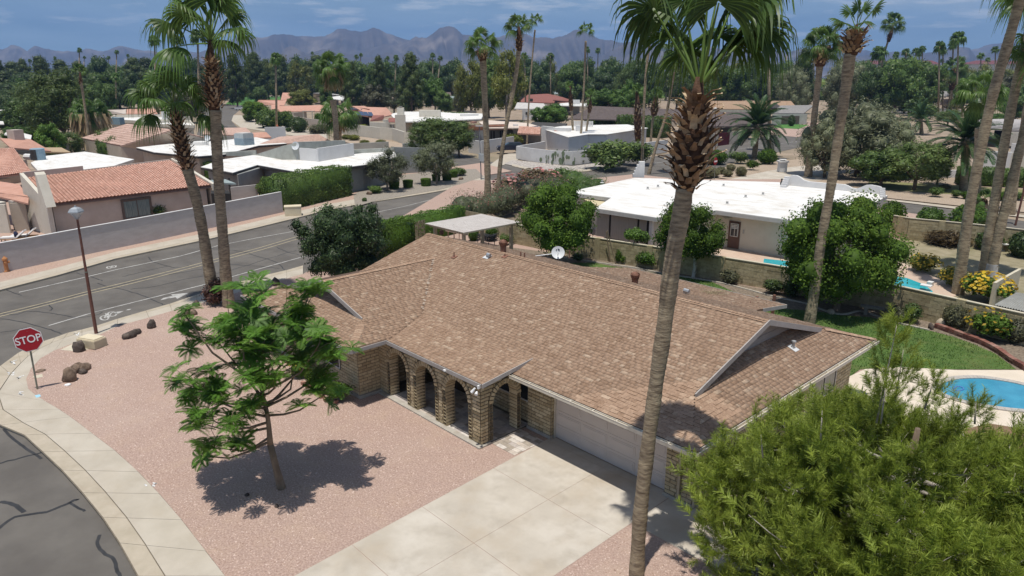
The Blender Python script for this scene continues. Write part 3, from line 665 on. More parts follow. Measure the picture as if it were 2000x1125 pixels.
LM = {'broad': leafmat('broad_leaf', (.044,.079,.018), (.086,.143,.030), (.164,.230,.052)),
      'dark': leafmat('dark_leaf', (.035,.062,.017), (.065,.108,.029), (.121,.166,.044)),
      'pine': leafmat('pine_leaf', (.037,.060,.016), (.074,.103,.026), (.134,.166,.043)),
      'feathery': leafmat('feathery_leaf', (.055,.089,.022), (.102,.148,.039), (.163,.214,.060)),
      'tamarisk': leafmat('tamarisk_leaf', (.115,.132,.07), (.195,.212,.118), (.28,.295,.17)),
      'olive': leafmat('olive_leaf', (.065,.078,.040), (.125,.140,.072), (.20,.22,.125)),
      'lime': leafmat('lime_leaf', (.043,.090,.013), (.085,.159,.023), (.146,.244,.041)),
      'citrus': leafmat('citrus_leaf', (.041,.080,.011), (.082,.146,.021), (.168,.244,.039), rough=.6, spec=.12),
      'grey': leafmat('grey_leaf', (.073,.076,.044), (.124,.127,.069), (.205,.197,.108)),
      'yellowgreen': leafmat('yellowgreen_leaf', (.088,.105,.018), (.155,.170,.030), (.235,.240,.050)),
      'sage': leafmat('sage_leaf', (.098,.095,.045), (.165,.154,.074), (.244,.223,.115)),
      'burgundy': leafmat('burgundy_leaf', (.03,.017,.013), (.065,.03,.022), (.11,.05,.032)),
      'brown': leafmat('brown_leaf', (.07,.05,.025), (.13,.095,.045), (.2,.15,.075)),
      'yellow': leafmat('yellow_flower', (.5,.32,.02), (.68,.47,.03), (.8,.6,.08), trans=.3),
      'orange': leafmat('orange_flower', (.30,.21,.02), (.45,.31,.03), (.55,.40,.06), trans=.3),
      'pink': leafmat('pink_flower', (.35,.11,.10), (.5,.2,.18), (.62,.34,.31), trans=.3)}
def unit(v): return v/np.maximum(np.linalg.norm(v, axis=1, keepdims=True), 1e-9)
def sph(n): return unit(nr.normal(size=(n, 3)))
def leafquads(C, N, ln, wd, droop=0., tone=None):
    """one folded-diamond leaf at each centre C facing N"""
    n = len(C); Rn = nr.normal(size=(n, 3)); Rn[:, 2] -= droop
    a = unit(Rn-N*np.sum(Rn*N, 1, keepdims=True)); b = np.cross(N, a)
    l = ln*nr.uniform(.65, 1.25, (n, 1)); w_ = wd*nr.uniform(.7, 1.2, (n, 1))
    v = np.stack([C-a*l*.5, C+b*w_*.5, C+a*l*.5, C-b*w_*.5], 1).reshape(-1, 3)
    return v, np.arange(n*4).reshape(n, 4)
ICO_V = None
def blob(c, r, lev=2, jit=.12):
    global ICO_V
    if ICO_V is None:
        bm = bmesh.new(); bmesh.ops.create_icosphere(bm, subdivisions=2, radius=1); bm.verts.ensure_lookup_table()
        ICO_V = (np.array([v.co[:] for v in bm.verts]), np.array([[v.index for v in f.verts] for f in bm.faces])); bm.free()
    v, f = ICO_V
    return np.asarray(c)+v*np.asarray(r)*(1+nr.uniform(-jit, jit, (len(v), 1))), np.concatenate([f, f[:, :1]], 1)
def foliage(clumps, n, ln, wd, core=.72, tones=None, droop=0., outw=.8, shell=(.72, 1.05), floor=None):
    """clumps: (centre, radii). Leaves spread through the outer part of each clump; a rough inner mass keeps it from being see-through"""
    w_ = np.array([np.prod(np.asarray(r))**(2/3) if hasattr(r, '__len__') else r*r for _, r in clumps]); w_ = w_/w_.sum()
    V_, F_, T_ = [], [], []; b = 0
    for (c, r), q in zip(clumps, w_):
        k = max(6, int(n*q)); r = np.asarray(r if hasattr(r, '__len__') else (r, r, r), float); d = sph(k)
        C = np.asarray(c)+d*r*nr.uniform(*shell, (k, 1))*(1+.10*np.sin(d@nr.uniform(3, 8, 3)+nr.uniform(0, 6)))[:, None]
        if floor is not None: C = C[C[:, 2] > floor]; d = d[:len(C)]
        N = unit(d*outw+sph(len(C))*.75+np.array([0, 0, .25])); ct = nr.uniform(.12, .62)
        v, f = leafquads(C, N, ln, wd, droop); V_.append(v); F_.append(f+b); b += len(v); T_.append(np.clip(ct+nr.normal(0, .2, len(C)), 0, 1))
        if core:
            v, f = blob(c, r*core); V_.append(v); F_.append(f+b); b += len(v); T_.append(np.full(len(f), .2))
    return np.concatenate(V_), np.concatenate(F_), np.concatenate(T_)
def crown_mesh(name, m, clumps, n, ln, wd, **k):
    v, f, t = foliage(clumps, n, ln, wd, **k); return np_mesh(name, v, f, m, t)
def merge(*parts):
    V_, F_, T_ = [], [], []; b = 0
    for v, f, t in parts: V_.append(v); F_.append(f+b); b += len(v); T_.append(t)
    return np.concatenate(V_), np.concatenate(F_), np.concatenate(T_)
def egg(n, rx, rz, zc, cr, low=-.75, var=.3, top=1.):
    """n clump centres through an egg of radii rx, rz about height zc"""
    res = []; tries = 0
    while len(res) < n and tries < 4000:
        tries += 1; d = sph(1)[0]; q = nr.uniform(.35, 1)**.5
        if d[2]*q < low: continue
        p = np.array([d[0]*rx*q, d[1]*rx*q, zc+d[2]*rz*q]); r = cr*nr.uniform(1-var, 1+var)
        if all(np.linalg.norm(p-c) > .62*(r+q_) *.8 for c, q_ in res) or tries > 2500: res.append((p, r))
    return res
# kinds of trees a unit wide and a unit high, each in three growths
def limbs(mb, base, tips, r0, r1, bend=.15, k=6, t=.5):
    base = Vector(base)
    for tp in tips:
        tp = Vector(tp); m1_ = lerp(base, tp, .4)+V(rng.uniform(-bend, bend), rng.uniform(-bend, bend), rng.uniform(0, bend)); 
        mb.tube([base, m1_, tp], [r0, (r0+r1)/2, r1], k, t)
PROTO = {}
def tree_proto(kind, i):
    if (kind, i) in PROTO: return PROTO[kind, i]
    if kind == 'pine': cl = []; n = 3800; ln, wd = .060, .014
    cl = []
    if kind == 'pine':
        for k in range(30):
            z = .2+.8*(k/29); rr = .40*(1-((z-.34)/.68)**2 if z > .34 else .8)*nr.uniform(.6, 1.15); a = k*2.4+nr.uniform(-.4, .4)
            cl.append(((math.cos(a)*rr*.72, math.sin(a)*rr*.72, z-.05), (.14*nr.uniform(.8,1.3), .14*nr.uniform(.8,1.3), .085)))
        me = crown_mesh('crown', LM['pine'], cl, 4200, .055, .016, core=.66)
    elif kind in ('broad', 'dark', 'citrus', 'lime', 'grey', 'yellowgreen'):
        cl = egg(28, .40, .38, .56, .15, low=-.95); me = crown_mesh('crown', LM[kind], cl, 5600, .050, .027)
    elif kind == 'tamarisk':
        cl = egg(34, .42, .42, .50, .15, low=-1.); me = crown_mesh('crown', LM[kind], cl, 9000, .045, .012, core=.6, shell=(.55, 1.25))
    elif kind in ('feathery', 'olive'):
        cl = egg(28, .42, .37, .58, .14, low=-.8); me = crown_mesh('crown', LM[kind], cl, 7000, .055, .013, core=.5, shell=(.45, 1.22))
    elif kind == 'eucalypt':
        cl = egg(22, .34, .40, .58, .12, low=-.9); me = crown_mesh('crown', LM['yellowgreen'], cl, 4200, .06, .018, core=.6, droop=1.2, shell=(.5, 1.2))
    mb = MB(); mb.tube([(0,0,-.02),(.01,.0,.2),(.0,.01,.5)], [.03,.024,.014], 7)
    limbs(mb, (.005,0,.2), [tuple(c) for c, r in cl[:9]], .014, .004, .05, 5)
    tm = mb.mesh('trunk', m_bark if kind not in ('eucalypt', 'olive') else m_greybark, smooth=True)
    PROTO[kind, i] = (me, tm); return me, tm
TN = [0]
def tree(kind, base, h, wd, label, cat='tree', group=None, name=None, rz=None, v=None, wy=None):
    TN[0] += 1; me, tm = tree_proto(kind, (TN[0] if v is None else v) % 3)
    o = bpy.data.objects.new(name or {'pine': 'pine_tree', 'eucalypt': 'eucalyptus_tree', 'olive': 'olive_tree', 'citrus': 'citrus_tree'}.get(kind, 'leafy_tree'), None); col.objects.link(o)
    o.location = base; o.scale = (wd, wy or wd, h); o.rotation_euler.z = rng.uniform(0, 6.28) if rz is None else rz; tag(o, label, cat, group)
    for nme, d in (('trunk', tm), ('crown', me)):
        c = bpy.data.objects.new(nme, d); col.objects.link(c); c.parent = o
    return o
# shrubs a unit wide and high
def shrub_proto(kind, shape, i):
    key = (kind, shape, i)
    if key in PROTO: return PROTO[key]
    if shape == 'round': cl = [((0,0,.48), (.47,.47,.50))]; p = foliage(cl, 1500, .09, .05, core=.9, shell=(.9, 1.06), floor=0)
    elif shape == 'loose':
        cl = [((nr.uniform(-.24,.24), nr.uniform(-.24,.24), nr.uniform(.3,.68)), (.24,.24,.25)) for _ in range(9)]; p = foliage(cl, 1700, .12, .05, core=.66, shell=(.6, 1.2), floor=0)
    elif shape == 'spiky':
        cl = [((0,0,.35), (.40,.40,.36))]; p = foliage(cl, 900, .34, .03, core=.8, outw=.0, droop=-1.2, shell=(.6, 1.1), floor=0)
    elif shape == 'barrel':
        d = nr.uniform(0, 2*np.pi, 1300); side = nr.random(1300) < .62
        C = np.stack([np.cos(d)*np.where(side, .5*nr.uniform(.95,1.03,1300), .5*np.sqrt(nr.random(1300))), np.sin(d)*np.where(side, .5, 0)*0, np.where(side, nr.random(1300), .0)], 1)
        rad = np.where(side, .49*nr.uniform(.96,1.04,1300), .49*np.sqrt(nr.random(1300)))
        zz = np.where(side, nr.random(1300)*.88, .88+.10*np.sqrt(np.maximum(0, 1-(rad/.5)**2)))
        rad = np.where(side, rad*(.84+.16*zz), rad); C = np.stack([np.cos(d)*rad, np.sin(d)*rad, zz], 1)
        N = unit(np.where(side[:, None], np.stack([np.cos(d), np.sin(d), d*0], 1), np.array([0,0,1.]))+sph(1300)*.5)
        v, f = leafquads(C, N, .10, .06); t = np.clip(.45+nr.normal(0,.2,1300), 0, 1)
        bv = MB().lathe((0,0,0), [(.38,0),(.44,.5),(.46,.86),(.30,.93),(.02,.95)], 14); q = [x if len(x) == 4 else None for x in bv.f]; q = np.array([x for x in q if x])
        p = merge((v, f, t), (np.array(bv.v), q, np.full(len(q), .2)))
    me = np_mesh(shape+'_shrub', *p[:2], LM[kind], p[2]); PROTO[key] = me; return me
SN = [0]
def shrub(kind, shape, base, wd, h, label, cat='shrub', group=None, name=None, flowers=None, nf=0, wy=None):
    SN[0] += 1; me = shrub_proto(kind, shape, SN[0] % 3)
    if flowers:
        o = thing(name or 'flowering_shrub', label, cat, base, group); o.scale = (wd, wy or wd, h); o.rotation_euler.z = rng.uniform(0, 6.28)
        c = bpy.data.objects.new('foliage', me); col.objects.link(c); c.parent = o
        d = sph(nf); d[:, 2] = np.abs(d[:, 2])*1.1-.1; C = np.array([0,0,.48])+d*np.array([.5,.5,.52]); C = C[C[:, 2] > .1]
        v, f = leafquads(C, unit(d[:len(C)]+sph(len(C))*.4), .10, .085); 
        fm = np_mesh('flowers', v, f, LM[flowers], np.clip(nr.normal(.5, .25, len(f)), 0, 1)); fo = bpy.data.objects.new('flowers', fm); col.objects.link(fo); fo.parent = o; fo['kind'] = 'stuff'; return o
    o = bpy.data.objects.new(name or {'barrel': 'barrel_shrub', 'spiky': 'spiky_shrub', 'round': 'round_shrub'}.get(shape, 'leafy_shrub'), me); col.objects.link(o)
    o.location = base; o.scale = (wd, wy or wd, h); o.rotation_euler.z = rng.uniform(0, 6.28); return tag(o, label, cat, group)
def hedge(kind, pts, wd, h, label, n, ln=.10, lw=.06, group=None, rough=.06, name='hedge'):
    """a clipped hedge along the ground line pts"""
    P = [Vector(p) for p in pts]; parts = []
    for a, b in zip(P[:-1], P[1:]):
        L = b-a; u = L.normalized(); s = V(-u.y, u.x, 0); k = int(n*L.length/sum((q-p).length for p, q in zip(P[:-1], P[1:])))
        q = nr.random(k); x = nr.random(k)*L.length; face = np.where(q < .36, 0, np.where(q < .62, 1, np.where(q < .84, 2, 3)))
        y = np.where(face == 0, nr.uniform(-.5,.5,k), np.where(face == 1, -.5, np.where(face == 2, .5, nr.uniform(-.5,.5,k))))*wd; z = np.where(face == 0, 1., nr.random(k))*h
        x = np.where(face == 3, np.where(nr.random(k) < .5, 0, L.length), x)
        wob = rough*np.sin(x*2.1+z*3)+rough*.7*np.sin(x*5.3+y*4)
        C = np.array(a)+np.outer(x, u)+np.outer(y*(1+wob), s)+np.outer(z*(1+wob*.5), (0,0,1)); C += nr.normal(0, rough*.5, C.shape)
        nn = np.where((face == 0)[:, None], np.array([0,0,1.]), np.where((face == 1)[:, None], -np.array(s), np.where((face == 2)[:, None], np.array(s), np.array(u))))
        v, f = leafquads(C, unit(nn*.8+sph(k)*.8), ln, lw); parts.append((v, f, np.clip(.45+.12*np.sin(x*1.7)+nr.normal(0,.2,k), 0, 1)))
        mb = MB().obox(a-s*wd*.44, L, s*wd*.88, V(0,0,h*.94)); parts.append((np.array(mb.v), np.array(mb.f), np.full(len(mb.f), .2)))
    v, f, t = merge(*parts); base = P[0]; me = np_mesh('hedge', v-np.array(base), f, LM[kind], t)
    return tag(link(name, me, None, base), label, 'hedge', group)

# palms ------------------------------------------------
def fan_frond(el, lp, rb, nseg=34, droop=.5, seed=0, half=118):
    """one fan leaf leaving the origin along +x at elevation el: stalk, pleated blade, hanging tips"""
    g = np.random.default_rng(seed); d0 = np.array([math.cos(el), 0, math.sin(el)]); sag = .12*lp*max(.15, math.cos(el))
    st = [d0*lp*u+np.array([0,0,-sag*u*u]) for u in (0,.33,.66,1.)]; d = st[3]-st[2]; d /= np.linalg.norm(d); s = np.array([0,1.,0]); nb = np.cross(s, d)*-1
    if nb[2] < 0: nb = -nb
    mbs = MB(); mbs.tube(st, [.035,.028,.022,.016], 5)
    hub = st[3]; Vs = []; Fs = []; Ts = []; ta = g.uniform(.25,.6); K = 7; us = np.linspace(.04, 1, K)
    for i in range(nseg):
        ph = math.radians(-half+2*half*i/(nseg-1)); q = d*math.cos(ph)+s*math.sin(ph)-nb*.22*abs(math.sin(ph)); q /= np.linalg.norm(q)
        L = rb*(.78+.22*math.cos(ph))*g.uniform(.92, 1.08); side = np.cross(nb, q); side /= np.linalg.norm(side)
        sp = 2*rb*math.radians(half)/nseg; b = len(Vs); dr = droop*g.uniform(.75,1.3); tw = (.55 if i % 2 else -.55)
        for u in us:
            c = hub+q*u*L+np.array([0,0,-dr*L*u**3.2])-q*L*.35*dr*max(0, u-.6)**1.5*2
            wv = sp*.5*(u if u < .55 else .55*max(.05, (1-u)/.45)**.8)*1.15; e = side*wv+nb*wv*tw
            Vs += [c-e, c+e]
        for k in range(K-1): Fs.append((b+2*k, b+2*k+1, b+2*k+3, b+2*k+2)); Ts.append(min(1, max(0, ta+g.normal(0, .1)+.15*(us[k]-.5))))
    return mbs, np.array(Vs), np.array(Fs), np.array(Ts)
def feather_frond(L, el, arch, nleaf=34, lw=.05, ll=.5, seed=0):
    g = np.random.default_rng(seed); pts = []; p = np.zeros(3); a = el; N_ = 10
    for i in range(N_+1): pts.append(p.copy()); p = p+np.array([math.cos(a), 0, math.sin(a)])*L/N_; a -= arch/N_*(.5+i/N_)
    mbs = MB(); mbs.tube(pts, [.03*(1-.8*i/N_) for i in range(N_+1)], 4)
    Vs = []; Fs = []; Ts = []; ta = g.uniform(.2,.6)
    for i in range(nleaf):
        u = .14+.85*i/(nleaf-1); x = u*N_; k = min(int(x), N_-1); c = pts[k]+(pts[k+1]-pts[k])*(x-k); d = pts[k+1]-pts[k]; d /= np.linalg.norm(d); up = np.cross(d, [0,1,0])*-1
        up = up if up[2] > 0 else -up
        l = ll*math.sin(math.pi*min(1, .12+u*.86))**.6*g.uniform(.85,1.1)
        for sg in (-1, 1):
            q = d*.62+np.array([0,sg,0])*.72+up*.28; q /= np.linalg.norm(q); w_ = np.cross(q, up); w_ /= np.linalg.norm(w_); b = len(Vs)
            m_ = c+q*l*.5; e = c+q*l+np.array([0,0,-.16*l])
            Vs += [c-w_*lw*.3, c+w_*lw*.3, m_+w_*lw*.5, m_-w_*lw*.5, e+w_*.004, e-w_*.004]; Fs += [(b,b+1,b+2,b+3),(b+3,b+2,b+4,b+5)]; t = min(1, max(0, ta+g.normal(0,.12))); Ts += [t, t]
    return mbs, np.array(Vs), np.array(Fs), np.array(Ts)
def frond_mesh(fr, ml):
    mbs, v, f, t = fr; me = np_mesh('frond', np.concatenate([v, np.array(mbs.v)]), np.concatenate([f, np.array([q for q in mbs.f if len(q) == 4])+len(v)]), ml, np.concatenate([t, np.full(len([q for q in mbs.f if len(q) == 4]), .95)])); return me
FROND = {}
def fan_set(lp, rb, nseg, droop, tagk):
    if tagk not in FROND: FROND[tagk] = [(el, frond_mesh(fan_frond(R(el), lp*q, rb, nseg, droop*dq, seed=i+hash(tagk) % 97 if False else i*7+len(tagk)), m_fan)) for i, (el, q, dq) in enumerate([(78,1,.5),(62,1.05,.7),(46,1,.9),(30,1.05,1),(14,1,1.15),(-4,.95,1.3),(-24,.9,1.2)])]
    return FROND[tagk]
def feather_set(L, tagk, lw=.05, ll=.5):
    if tagk not in FROND: FROND[tagk] = [(el, frond_mesh(feather_frond(L, R(el), ar, 32, lw, ll, seed=i*5+1), m_feather)) for i, (el, ar) in enumerate([(80,.8),(66,1.1),(50,1.3),(35,1.5),(18,1.5),(0,1.4),(-20,1.0)])]
    return FROND[tagk]
def add_fronds(t, top, fs, counts, sc=1., jit=.12, name='frond', tilt=None):
    k = 0; a = rng.uniform(0, 6.28)
    for (el, me), n in zip(fs, counts):
        for i in range(n):
            a += 2.399; mw = Matrix.Translation(Vector(top)+V(0,0,-.03*k*sc*.3)) @ (tilt or Matrix()) @ Matrix.Rotation(a+rng.uniform(-.2,.2), 4, 'Z') @ Matrix.Rotation(rng.uniform(-jit, jit), 4, 'Y') @ Matrix.Rotation(rng.uniform(-.25,.25), 4, 'X') @ Matrix.Scale(sc*rng.uniform(.88,1.1), 4)
            inst(name, me, t, mw); k += 1
def curve_pts(P, k=5):
    return [Vector(q) for q in smooth([tuple(p) for p in P], k)]
def ringed_trunk(P, rads, k=14, step=.09, amp=.035):
    """a palm stem along P with uneven rings; rads at the ends of P (interpolated)"""
    C = curve_pts(P, 8); L = [0]
    for a, b in zip(C[:-1], C[1:]): L.append(L[-1]+(b-a).length)
    tot = L[-1]; n = int(min(130, max(12, tot/step))); pts = []; rr = []
    for i in range(n+1):
        s = tot*i/n; j = max(q for q in range(len(L)) if L[q] <= s+1e-6); j = min(j, len(C)-2); u = (s-L[j])/max(1e-6, L[j+1]-L[j]); pts.append(C[j]+(C[j+1]-C[j])*u)
        x = i/n*(len(rads)-1); q = min(int(x), len(rads)-2); r = rads[q]+(rads[q+1]-rads[q])*(x-q); rr.append(r*(1+amp*(1 if i % 2 else -1)*rng.uniform(.3,1)+rng.uniform(-amp,amp)*.6+.04*math.sin(i*.37)))
    return MB().tube(pts, rr, k)
def boot_mesh(seed, L=.34, W=.2):
    """a cut leaf base: a curved shell that splits from the stem and flares out"""
    g = np.random.default_rng(seed); mb = MB(); N_ = 4; rows = []
    for i in range(N_):
        u = i/(N_-1); w_ = W*(1-.45*u)*(1+.1*g.normal()); out = .02+.55*u*u*L*g.uniform(.7,1.3); rows.append([(out-.03*abs(q)*2*(1-u)*1.5, q*w_, u*L+g.normal(0,.012)) for q in (-.5,-.18,.18,.5)])
    vs = [p for r in rows for p in r]; vs += [(x-.035, y*.9, z-.01) for x, y, z in rows[-1]]; fs = []
    for i in range(N_-1): fs += [(i*4+j, i*4+j+1, (i+1)*4+j+1, (i+1)*4+j) for j in range(3)]
    b = (N_-1)*4; fs += [(b+j, b+j+1, b+5+j, b+4+j) for j in range(3)]
    mb.add(vs[:-4], [f for f in fs[:-3]], g.choice([.25,.5,.7,.95])); mb2 = MB(); mb.add([rows[-1][j] for j in range(4)]+vs[-4:], [(j, j+1, 5+j, 4+j) for j in range(3)], 1.0); return mb.mesh('boot', m_boot)
BOOTS = []
def boots(t, P, r0, r1, n, sc=1., name='boot', bulge=.0):
    """cut leaf bases spiralling up the stem from P[0] to P[1]"""
    if not BOOTS: BOOTS.extend(boot_mesh(i) for i in range(9))
    P0, P1 = Vector(P[0]), Vector(P[1]); a = rng.uniform(0, 6)
    for i in range(n):
        u = i/n; a += 2.399; c = lerp(P0, P1, u); r = (r0+(r1-r0)*u+bulge*math.sin(math.pi*u))*rng.uniform(.9,1.1); q = sc*rng.uniform(.8,1.25)
        inst(name, rng.choice(BOOTS), t, Matrix.Translation(c+V(math.cos(a)*r, math.sin(a)*r, 0)) @ Matrix.Rotation(a+rng.uniform(-.25,.25), 4, 'Z') @ Matrix.Rotation(rng.uniform(-.05,.75), 4, 'Y') @ Matrix.Scale(q, 4))
def skirt_mesh(r, h, n, seed=0):
    """hanging dead leaves under a palm crown"""
    g = np.random.default_rng(seed); k = n; a = g.uniform(0, 2*np.pi, k); z = -g.random(k)*h*.75; rr = r*(.45+.55*g.random(k))*(1-.3*(-z/h))
    C = np.stack([np.cos(a)*rr, np.sin(a)*rr, z], 1); ln = h*.34*g.uniform(.6,1.3,(k,1)); w_ = .045*r*2*g.uniform(.6,1.5,(k,1)); t = np.stack([-np.sin(a), np.cos(a), a*0], 1); o = np.stack([np.cos(a)*.3, np.sin(a)*.3, -np.ones(k)], 1); o /= np.linalg.norm(o, axis=1, keepdims=True)
    v = np.stack([C-t*w_, C+t*w_, C+o*ln+t*w_*.2, C+o*ln-t*w_*.2], 1).reshape(-1, 3); return np_mesh('dead_skirt', v, np.arange(4*k).reshape(k, 4), m_skirt, np.clip(g.normal(.5,.28,k), 0, 1))
SMALLC = []
def small_crown(i):
    """a whole far palm head a unit in radius"""
    if not SMALLC:
        for j in range(4):
            Vs, Fs, Ts = [], [], []; b = 0; g = np.random.default_rng(j+3)
            for k in range(26):
                el = R(g.uniform(-35, 80)); mbs, v, f, t = fan_frond(el, .42, .48, 11, .75, seed=j*40+k); v = np.concatenate([v, np.array(mbs.v)]); f = np.concatenate([f, np.array([q for q in mbs.f if len(q) == 4])+len(v)-len(mbs.v)]); t = np.concatenate([t, np.full(len(f)-len(t), .5)])
                an = g.uniform(0, 6.28); c, s = math.cos(an), math.sin(an); v = v @ np.array([[c,s,0],[-s,c,0],[0,0,1]]); Vs.append(v); Fs.append(f+b); Ts.append(t); b += len(v)
            SMALLC.append(np_mesh('palm_head', np.concatenate(Vs), np.concatenate(Fs), m_fan, np.concatenate(Ts)))
    return SMALLC[i % 4]
# ------------------------------------------------------------------ the front yard and kerb
m_rock = mat('lava_rock', (.045,.035,.03), (.12,.095,.08), scale=5, bump=1., bscale=9, wear=((.2,.16,.13), 2.5, .4))
m_rock2 = mat('brown_rock', (.10,.07,.05), (.26,.19,.14), scale=4, bump=1., bscale=8)
def rock(base, sx, sy, sz, label, m=None, rz=None, group='dark boulders set in the gravel', name='boulder'):
    v, f = blob((0,0,0), (1,1,1)); ph = nr.uniform(0, 6, 3); v = v*(1+.22*np.sin(v*nr.uniform(2,4,3)+ph).sum(1, keepdims=True)*.5+nr.uniform(-.09,.09,(len(v),1)))
    v[:, 2] = np.maximum(v[:, 2], -.35)+.3
    a = rng.uniform(0, 6) if rz is None else rz; c, s = math.cos(a), math.sin(a); v = v*np.array([sx/2, sy/2, sz*.75]); v = v @ np.array([[c,s,0],[-s,c,0],[0,0,1]])
    o = link(name, np_mesh('boulder', v, f[:, :3], m or m_rock), None, base); return tag(o, label, 'boulder', group)
for px, py, sx, sy, sz, lb, m in [(138,745,.65,.62,.62,'largest brown boulder, front of the heap near the stop sign',m_rock2),(150,727,.72,.5,.42,'flat brown boulder in the middle of the heap near the stop sign',m_rock2),(168,722,.8,.46,.34,'long pale brown boulder at the far end of the heap',m_rock2),(163,730,.36,.3,.30,'small dark stone tucked beside the long pale boulder',m_rock),
      (155,687,.55,.5,.50,'black boulder beside the ribbed utility cabinet',m_rock),(253,660,.62,.5,.42,'dark boulder with a smaller stone touching it in the open gravel',m_rock),(268,653,.5,.4,.32,'smaller dark stone touching a bigger boulder in the open gravel',m_rock),(297,641,.5,.45,.42,'lone black boulder between the stone pair and the palms',m_rock),
      (384,598,.5,.4,.34,'dark boulder by the pavement left of the twin palms',m_rock),(374,616,.5,.45,.40,'reddish boulder half under the front tree by the twin palms',m_rock2),(484,577,.62,.5,.6,'tall black boulder just right of the twin palms',m_rock),(540,557,.62,.5,.5,'grey black boulder nearest the house gable beside the pavement',m_rock),
      (80,726,.4,.3,.14,'flat stone at the kerb beside the stop sign pole',m_rock2)]:
    rock(G(px, py, -.03), sx, sy, sz, lb, m)
tag(rock(G(132,752,0), .34,.2,.06, 'small white landscape lamp lying before the largest boulder', mat('white_plastic', (.75,.75,.75)), group=None, name='garden_lamp'), cat='garden lamp')
# beige ribbed cabinet on a concrete pad
m_beige = mat('beige_plastic', (.60,.52,.37), (.66,.58,.43), scale=2, rough=.6)
cb = G(181,676,0); t = thing('utility_cabinet', 'low beige utility cabinet with ribbed sides by the street lamp', 'utility box', cb)
ra = R(27)
part('cabinet_body', MB().cbox(cb+V(0,0,.02), 1.12,.66,.42, ra), m_beige, t); part('cabinet_lid', MB().cbox(cb+V(0,0,.44), 1.02,.56,.05, ra), m_beige, t)
for i in range(7): part('rib', MB().cbox(cb+V(0,0,.045+.055*i), 1.19-.006*i,.73-.006*i,.028, ra), m_beige, t)
struct('concrete_pad', MB().slab([G(118,683,.012),G(150,668,.012),G(205,657,.012),G(207,676,.012),G(150,686,.012)], .02), mat('pad_concrete', (.50,.45,.35), (.55,.5,.4), scale=2))
struct('meter_cover', MB().slab([G(228,634,.012),G(238,630,.012),G(248,631,.012),G(238,635.5,.012)], .02), mat('dark_iron', (.13,.12,.11), (.18,.17,.16)))
struct('meter_cover', MB().slab([G(64,735,.012),G(82,730,.012),G(84,736,.012),G(68,739,.012)], .02), mat('pad_concrete', (.5,.45,.35)))
# stop sign
m_red = mat('sign_red', (.36,.018,.028), rough=.5); m_wht = mat('sign_white', (.80,.80,.80), rough=.5); m_pole = mat('sign_post', (.20,.21,.17), (.28,.29,.24), scale=6, rough=.5, metal=.4)
b = G(73,760,0); top = A(55.5,663,b)
t = thing('stop_sign', 'red octagon stop sign on a metal post at the street corner', 'sign', b)
ax = (top-b); part('post', MB().tube([b-V(0,0,.1), b+ax*1.17], .035, 8), m_pole, t)
nrm = V(.93,-.20,.05).normalized(); sx = V(0,0,1).cross(nrm).normalized()*1; sx = sx if sx.dot(RGT) > 0 else -sx; sy = nrm.cross(sx); sy = sy if sy.z > 0 else -sy
roll = R(5.5); sx, sy = sx*math.cos(roll)+sy*math.sin(roll), sy*math.cos(roll)-sx*math.sin(roll)
def octo(r, off): return [top+nrm*off+sx*r*math.cos(R(22.5+45*k))+sy*r*math.sin(R(22.5+45*k)) for k in range(8)]
RS = .53
part('sign_border', MB().slab(octo(RS, .05), .012, down=-nrm), m_wht, t); pl = part('sign_plate', MB().slab(octo(RS*.945, .056), .004, down=-nrm), m_red, t)
def text(parent, s, o, ux, uy, size, m, name='lettering', ext=.002, scx=1.):
    cu = bpy.data.curves.new(name, 'FONT'); cu.body = s; cu.size = size; cu.align_x = 'CENTER'; cu.align_y = 'CENTER'; cu.extrude = ext; cu.offset = size*.012
    ob = bpy.data.objects.new('t', cu); col.objects.link(ob); dg = bpy.context.evaluated_depsgraph_get(); me = bpy.data.meshes.new_from_object(ob.evaluated_get(dg)); bpy.data.objects.remove(ob); me.materials.clear(); me.materials.append(m)
    ux, uy = ux.normalized()*scx, uy.normalized(); uz = ux.cross(uy).normalized()
    return inst(name, me, parent, Matrix(((ux.x,uy.x,uz.x,o.x),(ux.y,uy.y,uz.y,o.y),(ux.z,uy.z,uz.z,o.z),(0,0,0,1))))
text(pl, 'STOP', top+nrm*.062, sx, sy, .44, m_wht, scx=.86)
# street lamp
m_lampblue = mat('lamp_metal', (.36,.39,.42), (.42,.45,.48), scale=5, rough=.45, metal=.3); m_lamppole = mat('lamp_pole_rust', (.13,.06,.045), (.18,.085,.065), scale=3, rough=.6)
b = G(188,651,0); t = thing('street_lamp', 'thin rust brown street lamp with a blue grey lantern head', 'street lamp', b); hp = A(151,428,b); ax = hp-b
part('pole', MB().tube([b-V(0,0,.1), b+ax*.55], [.085,.07], 10), m_lamppole, t); part('pole', MB().tube([b+ax*.55, b+ax], [.062,.05], 10), m_lamppole, t); part('collar', MB().lathe(b+ax*.545, [(.08,0),(.08,.05)], 10), m_pole, t)
ld = part('lantern', MB().lathe(hp, [(.07,0),(.11,.04),(.11,.06)], 12).lathe(hp+V(0,0,.34), [(.36,0),(.35,.05),(.25,.18),(.14,.24),(.05,.26),(.04,.33)], 4), m_lampblue, t)
for k in range(4): a = math.pi/4+k*math.pi/2; part('lantern_bar', MB().tube([hp+V(.1*math.cos(a),.1*math.sin(a),.05), hp+V(.33*math.cos(a),.33*math.sin(a),.34)], .014, 5), m_lampblue, ld)
part('lantern_glass', MB().lathe(hp+V(0,0,.06), [(.10,0),(.30,.27)], 4), mat('frosted_glass', (.55,.58,.60), rough=.3), ld)

